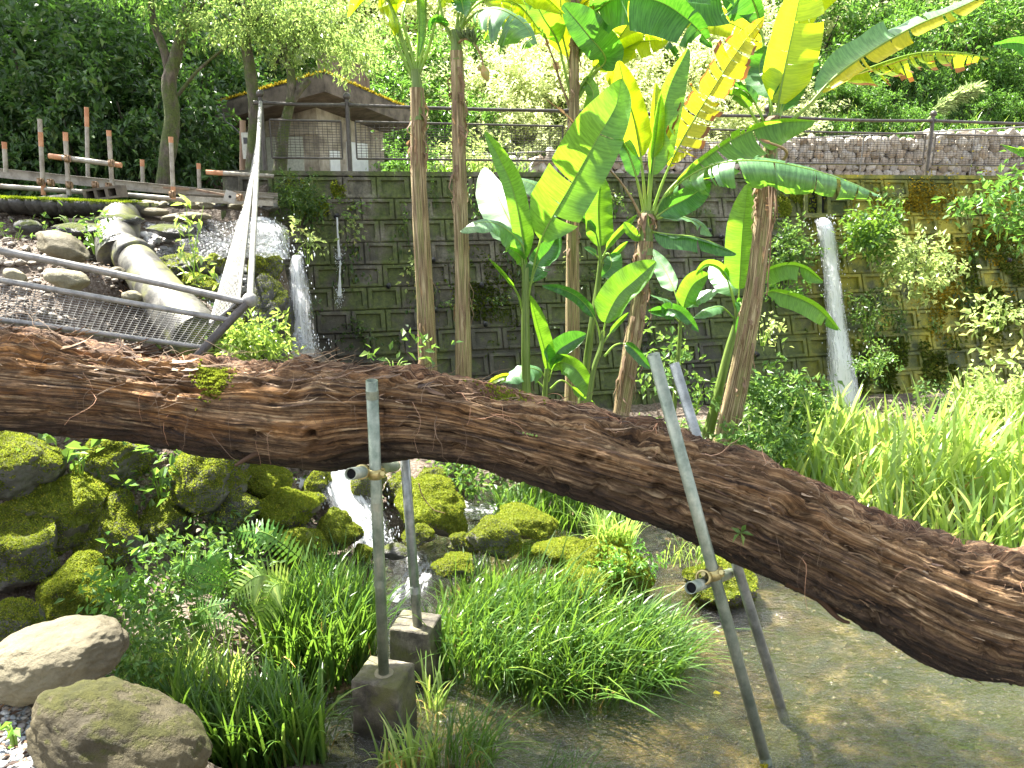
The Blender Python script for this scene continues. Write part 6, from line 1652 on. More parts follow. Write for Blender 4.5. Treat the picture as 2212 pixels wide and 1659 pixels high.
def banana_leaf(parent, pts, t0, wa, wb, Y, col_='g', fa=10, fb=10, tears=0, ragged=0, seed=0, edge=False, petr=.013, face=None, label=None, und=.05, tipw=.12, curl=.4):
    """pts: (x, y, dY) along petiole and midrib in photo units; wa/wb half widths right/left of the travel direction"""
    rng = random.Random(seed)
    P3 = [W(q[0], q[1], Y + (q[2] if len(q) > 2 else 0)) for q in pts]
    A = spline(P3, 60); L = np.concatenate([[0], np.cumsum(np.linalg.norm(np.diff(A, axis=0), axis=1))])
    i0 = int(np.searchsorted(L, t0 * L[-1])); Bm = A[i0:]
    nS = 44; lb = np.linspace(L[i0], L[-1], nS)
    P = np.stack([np.interp(lb, L, A[:, k]) for k in range(3)], 1)
    T_ = np.gradient(P, axis=0); T_ /= np.linalg.norm(T_, axis=1, keepdims=True)
    view = -(P - np.array([0, 0, CZ])); view /= np.linalg.norm(view, axis=1, keepdims=True)
    if face is not None: view = np.tile(np.array(face, float) / np.linalg.norm(face), (nS, 1))
    S_ = np.cross(T_, view); S_ /= np.linalg.norm(S_, axis=1, keepdims=True); N_ = np.cross(S_, T_)
    m_ = mpp(pts[len(pts) // 2][1], Y)
    def prof(u): return max(0.0, (min(1, (u + .015) / .16)) ** .55 * (1 - max(0, (u - .45) / .55) ** 2.3 * (1 - tipw)) * (1 if u < .985 else .45))
    par = thing_leaf = link('leaf', None, parent)
    bpy.data.objects.remove(par)
    VV = []; FF = []; UU = []; EE = []; n0 = 0
    for sgn, wd, fo in ((1, wa, fa), (-1, wb, fb)):
        if wd <= 0: continue
        tr_ = sorted(rng.random() * .96 + .02 for _ in range(int(tears)))
        V, F, U_, E = leaf_strip_half(P, T_, S_ * sgn, N_, lambda u: prof(u) * wd * m_, math.radians(fo), 0, 1, tr_, rng, edge, und, curl, ragged)
        VV.append(V); FF.append(F + n0); UU.append(U_); EE.append(E); n0 += len(V)
    o = link('leaf', npmesh('leaf', np.concatenate(VV), np.concatenate(FF), [BL_[col_]], uv=np.concatenate(UU), attr={'edge': np.concatenate(EE)}), parent)
    if label: o['label'] = label
    m = MB(); rad_ = np.interp(L / L[-1], [0, t0 * .5, t0, 1], [petr * 1.35, petr, petr * .75, petr * .15])
    m.tube(A + np.array([0, .002, 0]), rad_, 8, False); link('midrib', m.mesh('midrib', M['petiole_b' if col_ == 'b' else 'petiole']), o)
    return o

def trunk(parent, pts, w0, w1, Y, mat='ptrunk', seed=0, straps=0, below=1):
    P3 = [W(q[0], q[1], Y + (q[2] if len(q) > 2 else 0)) for q in pts]
    if below:
        d = P3[0] - P3[1]; d.normalize(); g = gh_fast(P3[0].x, P3[0].y) - .05
        if P3[0].z > g: P3.insert(0, P3[0] + d * min(3, (P3[0].z - g) / max(.3, -d.z)))
    n = 60; A = spline(P3, n); seg = 26
    m0 = mpp(pts[0][1], Y) ; rr = np.linspace(w0 / 2 * m0, w1 / 2 * m0, n)
    V, F = tube_geo(A, rr, seg)
    V = V.reshape(n, seg, 3); ctr = V.mean(1, keepdims=True); rad_ = V - ctr
    ang = np.arange(seg) * 2 * np.pi / seg
    G = np.stack(np.broadcast_arrays(np.linspace(0, 6, n)[:, None] * .6, np.cos(ang)[None] * 2.4, np.sin(ang)[None] * 2.4), -1)
    G2 = np.stack(np.broadcast_arrays(np.linspace(0, 6, n)[:, None] * 1.6, np.cos(ang)[None] * 7, np.sin(ang)[None] * 7), -1)
    k = 1 + .16 * fbm(G, 2, seed + 7) + .10 * fbm(G2, 2, seed + 9) + .16 * np.exp(-np.linspace(0, 9, n))[:, None]
    V = (ctr + rad_ * k[..., None]).reshape(-1, 3)
    Lr = np.concatenate([[0], np.cumsum(np.linalg.norm(np.diff(A, axis=0), axis=1))])
    uv = np.stack(np.broadcast_arrays(np.abs(np.arange(seg) / seg * 2 - 1)[None], Lr[:, None]), -1).reshape(-1, 2)
    o = link('trunk', npmesh('trunk', V, F, [M[mat]], uv=uv), parent)
    if straps:
        r = random.Random(seed); m = MB()
        for kk in range(straps + 16):
            top_ = kk >= straps
            f = r.random() ** .6 if not top_ else r.uniform(.86, .99); i = int(f * (n - 2)); a = r.uniform(0, 6.28); j = int(a / 6.283 * seg) % seg
            base = V.reshape(n, seg, 3)[i, j]; c_ = ctr[i, 0]; nd = base - c_; nd /= np.linalg.norm(nd); L_ = r.uniform(.08, .3) if not top_ else r.uniform(.06, .2); s3 = np.cross(nd, [0, 0, 1.])
            pts_ = [base + nd * .002 + np.array([0, 0, -1.]) * L_ * q + nd * (.03 * math.sin(q * 3.0)) * r.uniform(.4, 1.5) + s3 * r.gauss(0, .01) for q in np.linspace(0, 1, 6)]
            w_ = r.uniform(.004, .016) if not top_ else r.uniform(.012, .03); VV = []
            for q, p in enumerate(pts_): VV += [p - s3 * w_ * (1 - q / 7), p + s3 * w_ * (1 - q / 7)]
            m.add(VV, [(2 * q, 2 * q + 1, 2 * q + 3, 2 * q + 2) for q in range(5)])
        o2 = link('dry_sheath', m.mesh('dry_sheath', BL_['b']), parent); o2['kind'] = 'stuff'
    return o
def plant(label): return thing('banana_plant', label, 'banana plant', (0, 0, 0))

# A: left bare stem
t = plant('tallest leftmost banana plant with bare fibrous stem and green stalks fanning at the top'); Y = 7.1
trunk(t, [(926, 800), (916, 600), (905, 400), (902, 270), (900, 190)], 44, 27, Y, seed=1, straps=26)
trunk(t, [(903, 260), (902, 200), (897, 150)], 29, 20, Y, 'ptrunk_g', 2, 0, 0)
for i, (pp, tt0, wa, wb, cl, fa, fb, te, kw) in enumerate([
    ([(896, 160), (872, 90), (850, 20), (825, -12, -.1), (790, -2, -.2), (756, 34, -.25)], .45, 18, 54, 'y', 40, 120, 5, {}),
    ([(895, 165), (862, 75), (842, 10), (800, -60, .1), (740, -90, .2)], .5, 42, 42, 'g', 20, 30, 3, {}),
    ([(899, 160), (905, 60), (903, -20), (900, -160)], .12, 15, 4, 'g', 15, 30, 0, {}),
    ([(903, 165), (918, 60), (922, -20), (950, -150)], .55, 40, 40, 'g', 20, 25, 2, {}),
    ([(905, 160), (930, 90), (950, 10), (985, -60, -.1), (1050, -70, -.2)], .5, 40, 40, 'y', 20, 110, 4, {}),
    ([(900, 160), (885, 100), (870, 30), (905, -40, .3), (960, -50, .4)], .5, 50, 50, 'y', 15, 25, 3, {}),
    ([(893, 170), (868, 120), (846, 60), (826, 18, .2), (818, -30, .2)], .4, 22, 22, 'y', 30, 60, 3, {})]):
    banana_leaf(t, pp, tt0, wa, wb, Y, cl, fa, fb, te, seed=100 + i, **kw)
# B: second stem with flower
t = plant('banana plant on a straight bare stem with hanging flower bud and green fruit'); Y = 6.9
trunk(t, [(1001, 820), (998, 600), (992, 400), (989, 250), (986, 110)], 36, 25, Y, seed=3, straps=30)
trunk(t, [(987, 130), (985, 90), (980, 65)], 25, 18, Y, 'ptrunk_g', 4, 0, 0)
for i, (pp, tt0, wa, wb, cl, fa, fb, te, kw) in enumerate([
    ([(980, 95), (960, 50), (948, 0), (930, -70)], .6, 34, 34, 'g', 20, 20, 2, {}),
    ([(984, 85), (1005, 50), (1040, 22, -.1), (1085, 22, -.2), (1130, 50, -.25), (1158, 95, -.3)], .28, 78, 16, 'w', 4, 0, 8, dict(ragged=.1, curl=-2.4, face=(-.5, -.68, .97))),
    ([(984, 90), (1010, 30), (1060, -5, .2), (1120, 10, .3), (1170, 70, .3)], .4, 70, 14, 'y', 30, 150, 8, {}),
    ([(982, 88), (1000, 20), (1005, -60)], .5, 38, 38, 'g', 20, 20, 2, {}),
    ([(981, 92), (966, 60), (940, 48, -.1), (928, 70, -.2)], .35, 12, 22, 'd', 20, 120, 2, {}),
    ([(984, 85), (990, 30), (996, 0, -.1), (1003, 32, -.2)], .5, 20, 20, 'd', 20, 20, 2, {}),
    ([(984, 86), (1020, 10), (1080, -30, .1), (1160, -20, .2), (1220, 30, .2)], .3, 55, 40, 'y', 30, 60, 6, {})]):
    banana_leaf(t, pp, tt0, wa, wb, Y, cl, fa, fb, te, seed=120 + i, **kw)
b = NB('green_fruit'); b.set((.07, .11, .03), .5); M['fruit'] = b.m
b = NB('flower_bud'); b.set(b.ramp(b.noise(b.coord('Position'), 18, 3), [(.4, (.36, .38, .10)), (.65, (.50, .30, .12))]), .45); b.translucent((.5, .45, .15), .2); M['bud'] = b.m
m = MB(); sp = spline([W(988, 95, Y), W(1003, 84, Y - .1), W(1022, 92, Y - .15), W(1038, 118, Y - .15), W(1044, 142, Y - .15)], 16); m.tube(sp, np.linspace(.012, .008, 16), 7); link('flower_stalk', m.mesh('flower_stalk', M['petiole_b']), t)
fr_ = link('fruit_bunch', None, t)
for i in range(26):
    k = 3 + i // 4; p = sp[k]; a = i * 1.7; d = np.array([math.cos(a) * .6, -.5 * abs(math.sin(a)), .5 + .3 * math.sin(a * 2)]); d /= np.linalg.norm(d)
    m = MB(); m.tube([p, p + d * .03, p + d * .055 + np.array([0, 0, .015]), p + d * .07 + np.array([0, 0, .03])], [.004, .009, .008, .003], 6); link('fruit', m.mesh('fruit', M['fruit']), fr_)
m = MB(); c0 = np.array(W(1048, 158, Y - .15)); ax_ = np.array(W(1053, 172, Y - .15)) - np.array(W(1043, 142, Y - .15))
m.tube([c0 - ax_ * .55, c0 - ax_ * .3, c0, c0 + ax_ * .35, c0 + ax_ * .62], [.012, .032, .040, .026, .003], 14); link('flower_bud', m.mesh('flower_bud', M['bud']), t)
m = MB(); q = np.array(W(1036, 140, Y - .16)); m.tube([q, q + np.array([-.01, 0, -.02]), q + np.array([-.0, 0, -.05])], [.004, .017, .003], 8); link('bud_bract', m.mesh('bud_bract', M['bud']), t)

# C: third stem
t = plant('banana plant with shaded stem behind the big bright leaf, crown cut by the top edge'); Y = 7.7
trunk(t, [(1236, 900), (1237, 700), (1238, 520), (1240, 400), (1240, 200), (1240, 60), (1238, -60)], 32, 18, Y, seed=5, straps=26)
for i, (pp, tt0, wa, wb, cl, fa, fb, te, kw) in enumerate([
    ([(1238, 245), (1215, 190), (1196, 130), (1176, 80), (1150, 35), (1128, -5)], .30, 16, 14, 'b', 60, 70, 12, dict(ragged=.5)),
    ([(1240, 235), (1222, 160), (1202, 85), (1172, 35, -.1), (1140, -30, -.1)], .5, 36, 26, 'g', 10, 15, 1, {}),
    ([(1256, 200), (1275, 165), (1308, 128, -.1), (1270, 75, -.2), (1216, 10, -.2)], .28, 42, 30, 'd', 12, 20, 0, {}),
    ([(1262, 190), (1300, 140), (1345, 70), (1372, 30), (1400, 2)], .25, 52, 44, 'y', 15, 20, 3, {}),
    ([(1250, 210), (1290, 150), (1330, 118), (1380, 92, -.1), (1440, 86, -.2)], .45, 34, 24, 'y', 25, 30, 4, {}),
    ([(1245, 140), (1275, 45), (1335, -6, -.3), (1420, 2, -.4), (1490, 46, -.5), (1538, 100, -.5)], .26, 76, 46, 'd', 25, 45, 6, {}),
    ([(1245, 130), (1300, 40), (1380, 30, .3), (1440, 80, .3), (1475, 140, .3)], .45, 40, 20, 'd', 60, 130, 12, dict(ragged=.45)),
    ([(1243, 90), (1255, -10), (1240, -80)], .4, 48, 48, 'y', 15, 15, 2, {}),
    ([(1240, 60), (1252, 20), (1275, 0, -.1), (1262, 42, -.2)], .3, 12, 16, 'Y', 30, 40, 5, dict(ragged=.4, edge=True)),
    ([(1244, 215), (1225, 120), (1212, 60), (1208, -40)], .35, 30, 30, 'y', 15, 15, 1, {}),
    ([(1250, 200), (1265, 175), (1282, 205, -.1), (1262, 240, -.1)], .2, 16, 14, 'g', 10, 15, 0, {}),
    ([(1400, -60), (1470, -30), (1540, -12), (1640, -20)], .1, 76, 40, 'd', 25, 45, 6, {}),
    ([(1246, 110), (1300, 60, .3), (1400, 20, .5), (1500, 22, .6), (1600, 60, .6), (1660, 110, .6)], .3, 50, 36, 'y', 10, 40, 10, dict(ragged=.12)),
    ([(1243, 100), (1275, 20, .3), (1340, -20, .5), (1440, -30, .6), (1560, 30, .6)], .3, 60, 40, 'g', 10, 40, 8, dict(ragged=.1)),
    ([(1238, 100), (1200, 30, .2), (1140, -10, .3), (1080, 30, .3), (1050, 80, .3)], .3, 20, 56, 'g', 30, 10, 8, dict(ragged=.12)),
    ([(1248, 195), (1300, 130), (1322, 150, .2), (1330, 190, .2)], .3, 26, 26, 'y', 20, 20, 1, {})]):
    banana_leaf(t, pp, tt0, wa, wb, Y, cl, fa, fb, te, seed=140 + i, **kw)

# D: central leaning plant
t = plant('leaning banana plant in the middle with a ragged yellow leaf and dead brown leaf'); Y = 6.7
trunk(t, [(1340, 900, .1), (1357, 800, .05), (1375, 690), (1388, 580), (1395, 520)], 40, 30, Y, seed=7, straps=40)
trunk(t, [(1393, 550), (1396, 500), (1399, 455)], 30, 26, Y, 'ptrunk_g', 8, 10, 0)
for i, (pp, tt0, wa, wb, cl, fa, fb, te, kw) in enumerate([
    ([(1390, 480), (1365, 430), (1338, 390), (1306, 355), (1262, 295), (1225, 252), (1178, 214)], .40, 20, 12, 'b', 70, 80, 14, dict(ragged=.6, petr=.010)),
    ([(1394, 470), (1375, 385), (1352, 320), (1325, 285)], .45, 18, 20, 'd', 10, 25, 0, {}),
    ([(1396, 470), (1388, 370), (1372, 270), (1352, 200), (1336, 132)], .38, 40, 34, 'y', 15, 20, 0, dict(ragged=0)),
    ([(1401, 470), (1410, 370), (1424, 290), (1446, 190), (1486, 105)], .25, 40, 22, 'g', 18, 35, 0, {}),
    ([(1405, 475), (1432, 392), (1475, 300), (1538, 195), (1597, 104), (1652, 34)], .24, 54, 62, 'Y', 12, 20, 22, dict(ragged=.34, edge=True)),
    ([(1404, 478), (1440, 425), (1490, 380, -.15), (1560, 352, -.3), (1650, 348, -.4), (1750, 366, -.45), (1830, 392, -.45), (1904, 424, -.45)], .16, 62, 14, 'w', 2, 5, 15, dict(und=.08, ragged=.2, curl=-3.8, face=(-.5, -.68, .97))),
    ([(1408, 472), (1450, 405), (1520, 345, .1), (1600, 292, .1), (1680, 266, .1), (1762, 262, .0)], .22, 74, 22, 'g', 12, 50, 4, dict(ragged=.05)),
    ([(1404, 480), (1440, 452), (1490, 425), (1534, 392)], .15, 34, 26, 'd', 20, 30, 0, {}),
    ([(1402, 500), (1440, 506, -.1), (1500, 512, -.2), (1550, 528, -.2), (1590, 548, -.2)], .05, 32, 10, 'd', 20, 110, 2, {}),
    ([(1396, 500), (1380, 512), (1362, 500), (1348, 480)], .2, 14, 14, 'g', 20, 30, 0, {}),
    ([(1402, 478), (1450, 466), (1500, 478, .1), (1535, 505, .1)], .2, 24, 14, 'w', 0, 0, 1, dict(face=(-.5, -.68, .97), curl=-.4)),
    ([(1399, 470), (1404, 380), (1412, 280), (1416, 180)], .45, 24, 10, 'y', 15, 30, 0, {})]):
    banana_leaf(t, pp, tt0, wa, wb, Y, cl, fa, fb, te, seed=160 + i, **kw)

# F: young plant left, big bright leaf
t = plant('young green banana plant whose huge bright leaf rises to the railing'); Y = 6.75
trunk(t, [(1137, 860), (1136, 760), (1135, 660), (1136, 570)], 22, 15, Y, 'ptrunk_g', 11)
for i, (pp, tt0, wa, wb, cl, fa, fb, te, kw) in enumerate([
    ([(1140, 650), (1150, 590), (1172, 510, -.05), (1228, 410, -.1), (1290, 300, -.15), (1332, 225, -.12), (1342, 170, -.05)], .26, 58, 66, 'g', 6, 18, 2, dict(und=.05, tipw=.02)),
    ([(1136, 600), (1128, 510), (1108, 410), (1080, 345), (1047, 284)], .12, 30, 22, 'g', 30, 20, 0, {}),
    ([(1132, 600), (1120, 520, .02), (1092, 460, .2), (1066, 405, .42), (1046, 362, .6)], .22, 24, 50, 'w', 5, 0, 0, dict(face=(-.5, -.68, .97), curl=.05, und=.03)),
    ([(1134, 600), (1130, 535), (1085, 490, -.1), (1040, 480, -.2), (994, 500, -.28)], .22, 14, 44, 'w', 0, -8, 0, dict(face=(-.5, -.68, .97), curl=-.5)),
    ([(1138, 640), (1162, 570), (1186, 540), (1204, 508)], .25, 32, 24, 'd', 15, 20, 2, {}),
    ([(1134, 690), (1118, 635), (1088, 592, -.1), (1054, 556, -.15)], .45, 10, 12, 'g', 60, 60, 1, {}),
    ([(1150, 610), (1172, 500, .2), (1200, 440, .3), (1155, 400, .35), (1105, 383, .4)], .42, 14, 34, 'w', 0, -5, 0, dict(face=(-.5, -.68, .97), curl=-.3)),
    ([(1136, 610), (1128, 560), (1105, 540, -.1), (1092, 535, -.1)], .3, 10, 18, 'g', 20, 30, 0, {}),
    ([(1138, 640), (1152, 600), (1164, 575, .1), (1170, 535, .3)], .3, 20, 26, 'w', 5, 0, 0, dict(face=(-.5, -.68, .97), curl=.1))]):
    banana_leaf(t, pp, tt0, wa, wb, Y, cl, fa, fb, te, seed=180 + i, **{**dict(petr=.011), **kw})
# G
t = plant('slim green banana plant with one upright oval leaf right of the huge bright leaf'); Y = 7.0
trunk(t, [(1262, 830), (1276, 720), (1290, 630), (1298, 560)], 20, 11, Y, 'ptrunk_g', 13)
for i, (pp, tt0, wa, wb, cl, fa, fb, te, kw) in enumerate([
    ([(1298, 560), (1296, 525), (1292, 450), (1297, 376)], .14, 34, 32, 'g', 14, 16, 0, {}),
    ([(1297, 560), (1285, 500), (1265, 475), (1245, 462)], .5, 8, 10, 'd', 20, 30, 0, {}),
    ([(1300, 560), (1318, 525), (1345, 495), (1376, 464)], .2, 9, 9, 'g', 20, 30, 0, {}),
    ([(1300, 570), (1325, 552), (1356, 522)], .25, 7, 9, 'g', 20, 30, 0, {}),
    ([(1300, 555), (1315, 548), (1320, 575, -.1), (1300, 598, -.15)], .25, 16, 26, 'd', 15, 20, 0, {}),
    ([(1296, 560), (1280, 545), (1262, 535)], .3, 9, 9, 'd', 20, 20, 0, dict(face=(-.5, -.68, .97)))]):
    banana_leaf(t, pp, tt0, wa, wb, Y, cl, fa, fb, te, seed=200 + i, **{**dict(petr=.008), **kw})
# I
t = plant('small banana plant with one broad sunlit leaf before the leaning stem'); Y = 6.5
trunk(t, [(1268, 890), (1282, 800), (1298, 750), (1303, 715)], 17, 9, Y, 'ptrunk_g', 15)
for i, (pp, tt0, wa, wb, cl, fa, fb, te, kw) in enumerate([
    ([(1302, 730), (1310, 690), (1335, 640), (1372, 605), (1417, 565)], .16, 34, 40, 'g', 14, 18, 0, {}),
    ([(1300, 745), (1286, 690), (1255, 648), (1215, 625, -.1), (1171, 617, -.1)], .3, 12, 20, 'd', 20, 35, 0, dict(und=.15)),
    ([(1303, 740), (1330, 705), (1358, 675)], .3, 6, 7, 'g', 20, 30, 0, {}),
    ([(1305, 770), (1330, 745), (1360, 748, -.1), (1404, 796, -.15)], .45, 14, 12, 'd', 20, 30, 0, {})]):
    banana_leaf(t, pp, tt0, wa, wb, Y, cl, fa, fb, te, seed=215 + i, **{**dict(petr=.008), **kw})
# H
t = plant('short young banana plant just above the log with drooping leaves either side'); Y = 6.9
trunk(t, [(1175, 900), (1178, 835), (1182, 795)], 13, 10, Y, 'ptrunk_g', 17)
for i, (pp, tt0, wa, wb, cl, fa, fb, te, kw) in enumerate([
    ([(1184, 820), (1178, 765), (1162, 705), (1144, 638)], .1, 24, 14, 'g', 20, 40, 0, {}),
    ([(1184, 812), (1200, 765), (1228, 742), (1266, 722)], .2, 22, 26, 'd', 14, 18, 0, {}),
    ([(1182, 830), (1168, 803), (1128, 796, -.08), (1082, 828, -.14)], .2, 14, 34, 'w', 0, -6, 1, dict(und=.08, curl=-.6, face=(-.5, -.68, .97))),
    ([(1184, 825), (1202, 786), (1235, 790, -.1), (1262, 822, -.15), (1276, 860, -.15)], .15, 26, 20, 'g', 14, 20, 0, {}),
    ([(1182, 845), (1150, 818), (1090, 812, -.1), (1047, 832, -.1)], .6, 6, 10, 'y', 20, 40, 0, {}),
    ([(1188, 840), (1215, 822), (1252, 852), (1285, 878)], .5, 8, 10, 'g', 20, 40, 1, {})]):
    banana_leaf(t, pp, tt0, wa, wb, Y, cl, fa, fb, te, seed=230 + i, **{**dict(petr=.007), **kw})
# K
t = plant('thin young banana plant between the leaning stem and the sloping trunk'); Y = 7.4
trunk(t, [(1458, 860), (1466, 760), (1472, 676)], 10, 8, Y, 'ptrunk_g', 19)
for i, (pp, tt0, wa, wb, cl, fa, fb, te, kw) in enumerate([
    ([(1472, 690), (1482, 645), (1500, 612), (1532, 592)], .2, 24, 26, 'g', 12, 15, 1, {}),
    ([(1470, 680), (1458, 632, .1), (1436, 582, .3), (1403, 536, .5)], .3, 16, 24, 'w', 0, 0, 0, dict(face=(-.5, -.68, .97), curl=.1)),
    ([(1472, 700), (1440, 672), (1400, 672, -.1)], .2, 10, 22, 'd', 20, 30, 0, {}),
    ([(1472, 690), (1440, 668, -.15), (1470, 674, -.25), (1508, 714, -.3)], .3, 16, 14, 'd', 20, 30, 1, {}),
    ([(1472, 680), (1500, 645), (1550, 628, -.1)], .2, 22, 14, 'w', 0, 0, 0, dict(face=(-.5, -.68, .97), curl=-.4)),
    ([(1470, 690), (1440, 652), (1404, 636, -.1)], .25, 10, 22, 'w', 0, 0, 0, dict(face=(-.5, -.68, .97), curl=-.3))]):
    banana_leaf(t, pp, tt0, wa, wb, Y, cl, fa, fb, te, seed=245 + i, **{**dict(petr=.007), **kw})
# J
t = plant('young banana plant with a tall narrow green leaf hugging the left of the sloping trunk'); Y = 7.5
trunk(t, [(1546, 870), (1570, 770), (1590, 700), (1594, 660)], 24, 13, Y, 'ptrunk_g', 21)
for i, (pp, tt0, wa, wb, cl, fa, fb, te, kw) in enumerate([
    ([(1594, 670), (1598, 610), (1604, 500), (1616, 398)], .16, 34, 38, 'g', 12, 16, 0, {}),
    ([(1592, 670), (1580, 625, .05), (1562, 596, .2), (1536, 572, .38)], .22, 26, 30, 'w', 0, 0, 0, dict(face=(-.5, -.68, .97), curl=.1)),
    ([(1590, 670), (1565, 590), (1530, 570, -.1), (1502, 590, -.1)], .4, 12, 16, 'g', 30, 60, 0, {}),
    ([(1588, 690), (1560, 664), (1530, 668, -.1), (1498, 686, -.15)], .25, 7, 20, 'w', 0, 0, 0, dict(face=(-.5, -.68, .97), curl=-.5)),
    ([(1598, 670), (1640, 600, -.1), (1690, 574, -.15), (1735, 578, -.15), (1776, 606, -.15)], .34, 34, 12, 'g', 25, 60, 1, {}),
    ([(1600, 680), (1650, 634, -.15), (1700, 636, -.2), (1760, 662, -.25), (1810, 710, -.25)], .30, 30, 14, 'g', 22, 60, 1, {}),
    ([(1592, 690), (1596, 650), (1605, 680, -.15), (1590, 720, -.2)], .3, 14, 14, 'd', 20, 40, 0, {})]):
    banana_leaf(t, pp, tt0, wa, wb, Y, cl, fa, fb, te, seed=260 + i, **{**dict(petr=.009), **kw})
# E
t = plant('thick sloping banana trunk by the props, crowned with huge yellow green leaves fanning right'); Y = 6.9
trunk(t, [(1568, 945, .1), (1598, 800, .05), (1628, 640), (1645, 500), (1656, 400), (1664, 320)], 52, 28, Y, seed=23, straps=60)
trunk(t, [(1662, 345), (1667, 290), (1672, 245)], 30, 24, Y, 'ptrunk_g', 24, 6, 0)
for i, (pp, tt0, wa, wb, cl, fa, fb, te, kw) in enumerate([
    ([(1672, 290), (1682, 220), (1697, 140), (1716, 50), (1735, -50)], .20, 64, 54, 'y', 12, 16, 2, {}),
    ([(1680, 285), (1740, 235), (1800, 170), (1880, 112), (1975, 58), (2060, 22), (2135, -12)], .22, 40, 0, 'Y', 8, 0, 9, dict(ragged=.22, edge=False)),  # yellower colour on this half paints the sun shining through
    ([(1680, 284), (1740, 234), (1800, 169), (1880, 111), (1975, 57), (2060, 21), (2135, -13)], .22, 0, 50, 'w', 0, 0, 3, dict(ragged=.05, curl=-.3, face=(-.5, -.68, .97))),
    ([(1678, 285), (1740, 235), (1800, 182, .2), (1880, 146, .2), (1975, 116, .2), (2060, 112, .2), (2134, 124, .2)], .40, 62, 12, 'y', 18, 150, 26, dict(ragged=.3, edge=True)),
    ([(1660, 300), (1630, 255), (1600, 212), (1560, 200)], .5, 16, 22, 'g', 20, 60, 2, {}),
    ([(1662, 295), (1640, 240), (1615, 200), (1585, 185)], .5, 14, 24, 'd', 20, 60, 1, dict(face=(-.5, -.68, .97))),
    ([(1668, 280), (1664, 210), (1640, 150, .3), (1655, 100, .3)], .3, 36, 36, 'd', 12, 16, 0, {}),
    ([(1675, 280), (1700, 210, .3), (1730, 160, .3), (1770, 140, .3)], .3, 30, 34, 'd', 12, 20, 1, {}),
    ([(1670, 280), (1650, 100, .4), (1620, -10, .4), (1560, -40, .3), (1480, -10, .2)], .5, 20, 70, 'd', 40, 20, 5, {}),
    ([(1676, 280), (1720, 60, .3), (1800, -40, .3), (1900, -60, .3)], .4, 50, 50, 'y', 20, 30, 4, {}),
    ([(1655, 380, -.1), (1700, 330, -.3), (1640, 300, -.4)], .8, 4, 4, 'b', 20, 40, 0, {})]):
    banana_leaf(t, pp, tt0, wa, wb, Y, cl, fa, fb, te, seed=280 + i, **kw)
# hanging dry straps on E
m = MB()
for k, (x0, y0, x1, y1) in enumerate([(1662, 400, 1656, 640), (1668, 395, 1650, 560), (1672, 400, 1668, 500), (1655, 330, 1680, 470)]):
    m.tube(spline([W(x0, y0, 6.8), W((x0 + x1) / 2 + 6, (y0 + y1) / 2, 6.72), W(x1, y1, 6.75)], 12), np.linspace(.012, .004, 12), 5)
link('dry_strap', m.mesh('dry_strap', BL_['b']), t)
# plant off the right edge
t = plant('banana plant beyond the right edge, only leaf tips showing'); Y = 6.2
trunk(t, [(2500, 900), (2480, 500), (2470, 200)], 44, 28, Y, seed=33)
banana_leaf(t, [(2470, 260), (2400, 200), (2300, 140), (2210, 95), (2150, 96)], .3, 22, 46, Y, 'd', 40, 30, 4, seed=300)
banana_leaf(t, [(2470, 300), (2380, 290), (2280, 305), (2215, 322), (2162, 312)], .3, 8, 26, Y, 'g', 60, 25, 2, seed=301)

# ------------------------------------------------------------ herbs, ferns, creepers
def herb(label, x, y, rx, ry, Y, n, leaf, mat, seed, cat='leafy plant', depth=None, hang=.15, asp=.5, stems=6, group=None, shell=.2, ground=None):
    c0 = W(x, y, Y); s_ = mpp(y, Y); ax = (rx * s_, (depth or rx * .7) * s_, ry * s_)
    t = thing('leafy_plant', label, cat, c0, group)
    me = crown_mesh('leaves', M[mat], ax, int(n), leaf, seed, tw=9, hang=hang, shell=shell, asp=asp, gap=.5); o = link('leaves', me, t)
    m = MB(); r = random.Random(seed)
    for k in range(stems):
        a = r.uniform(0, 6.28); q = (ax[0] * math.cos(a) * .7, ax[1] * math.sin(a) * .6, ax[2] * r.uniform(-.2, .7))
        m.tube(spline([(q[0] * .2, q[1] * .2, -ax[2] - .05), (q[0] * .5, q[1] * .5, -ax[2] * .2), q], 8), np.linspace(.006, .002, 8), 4, False)
    link('stem', m.mesh('stem', M['petiole']), t)
    return t
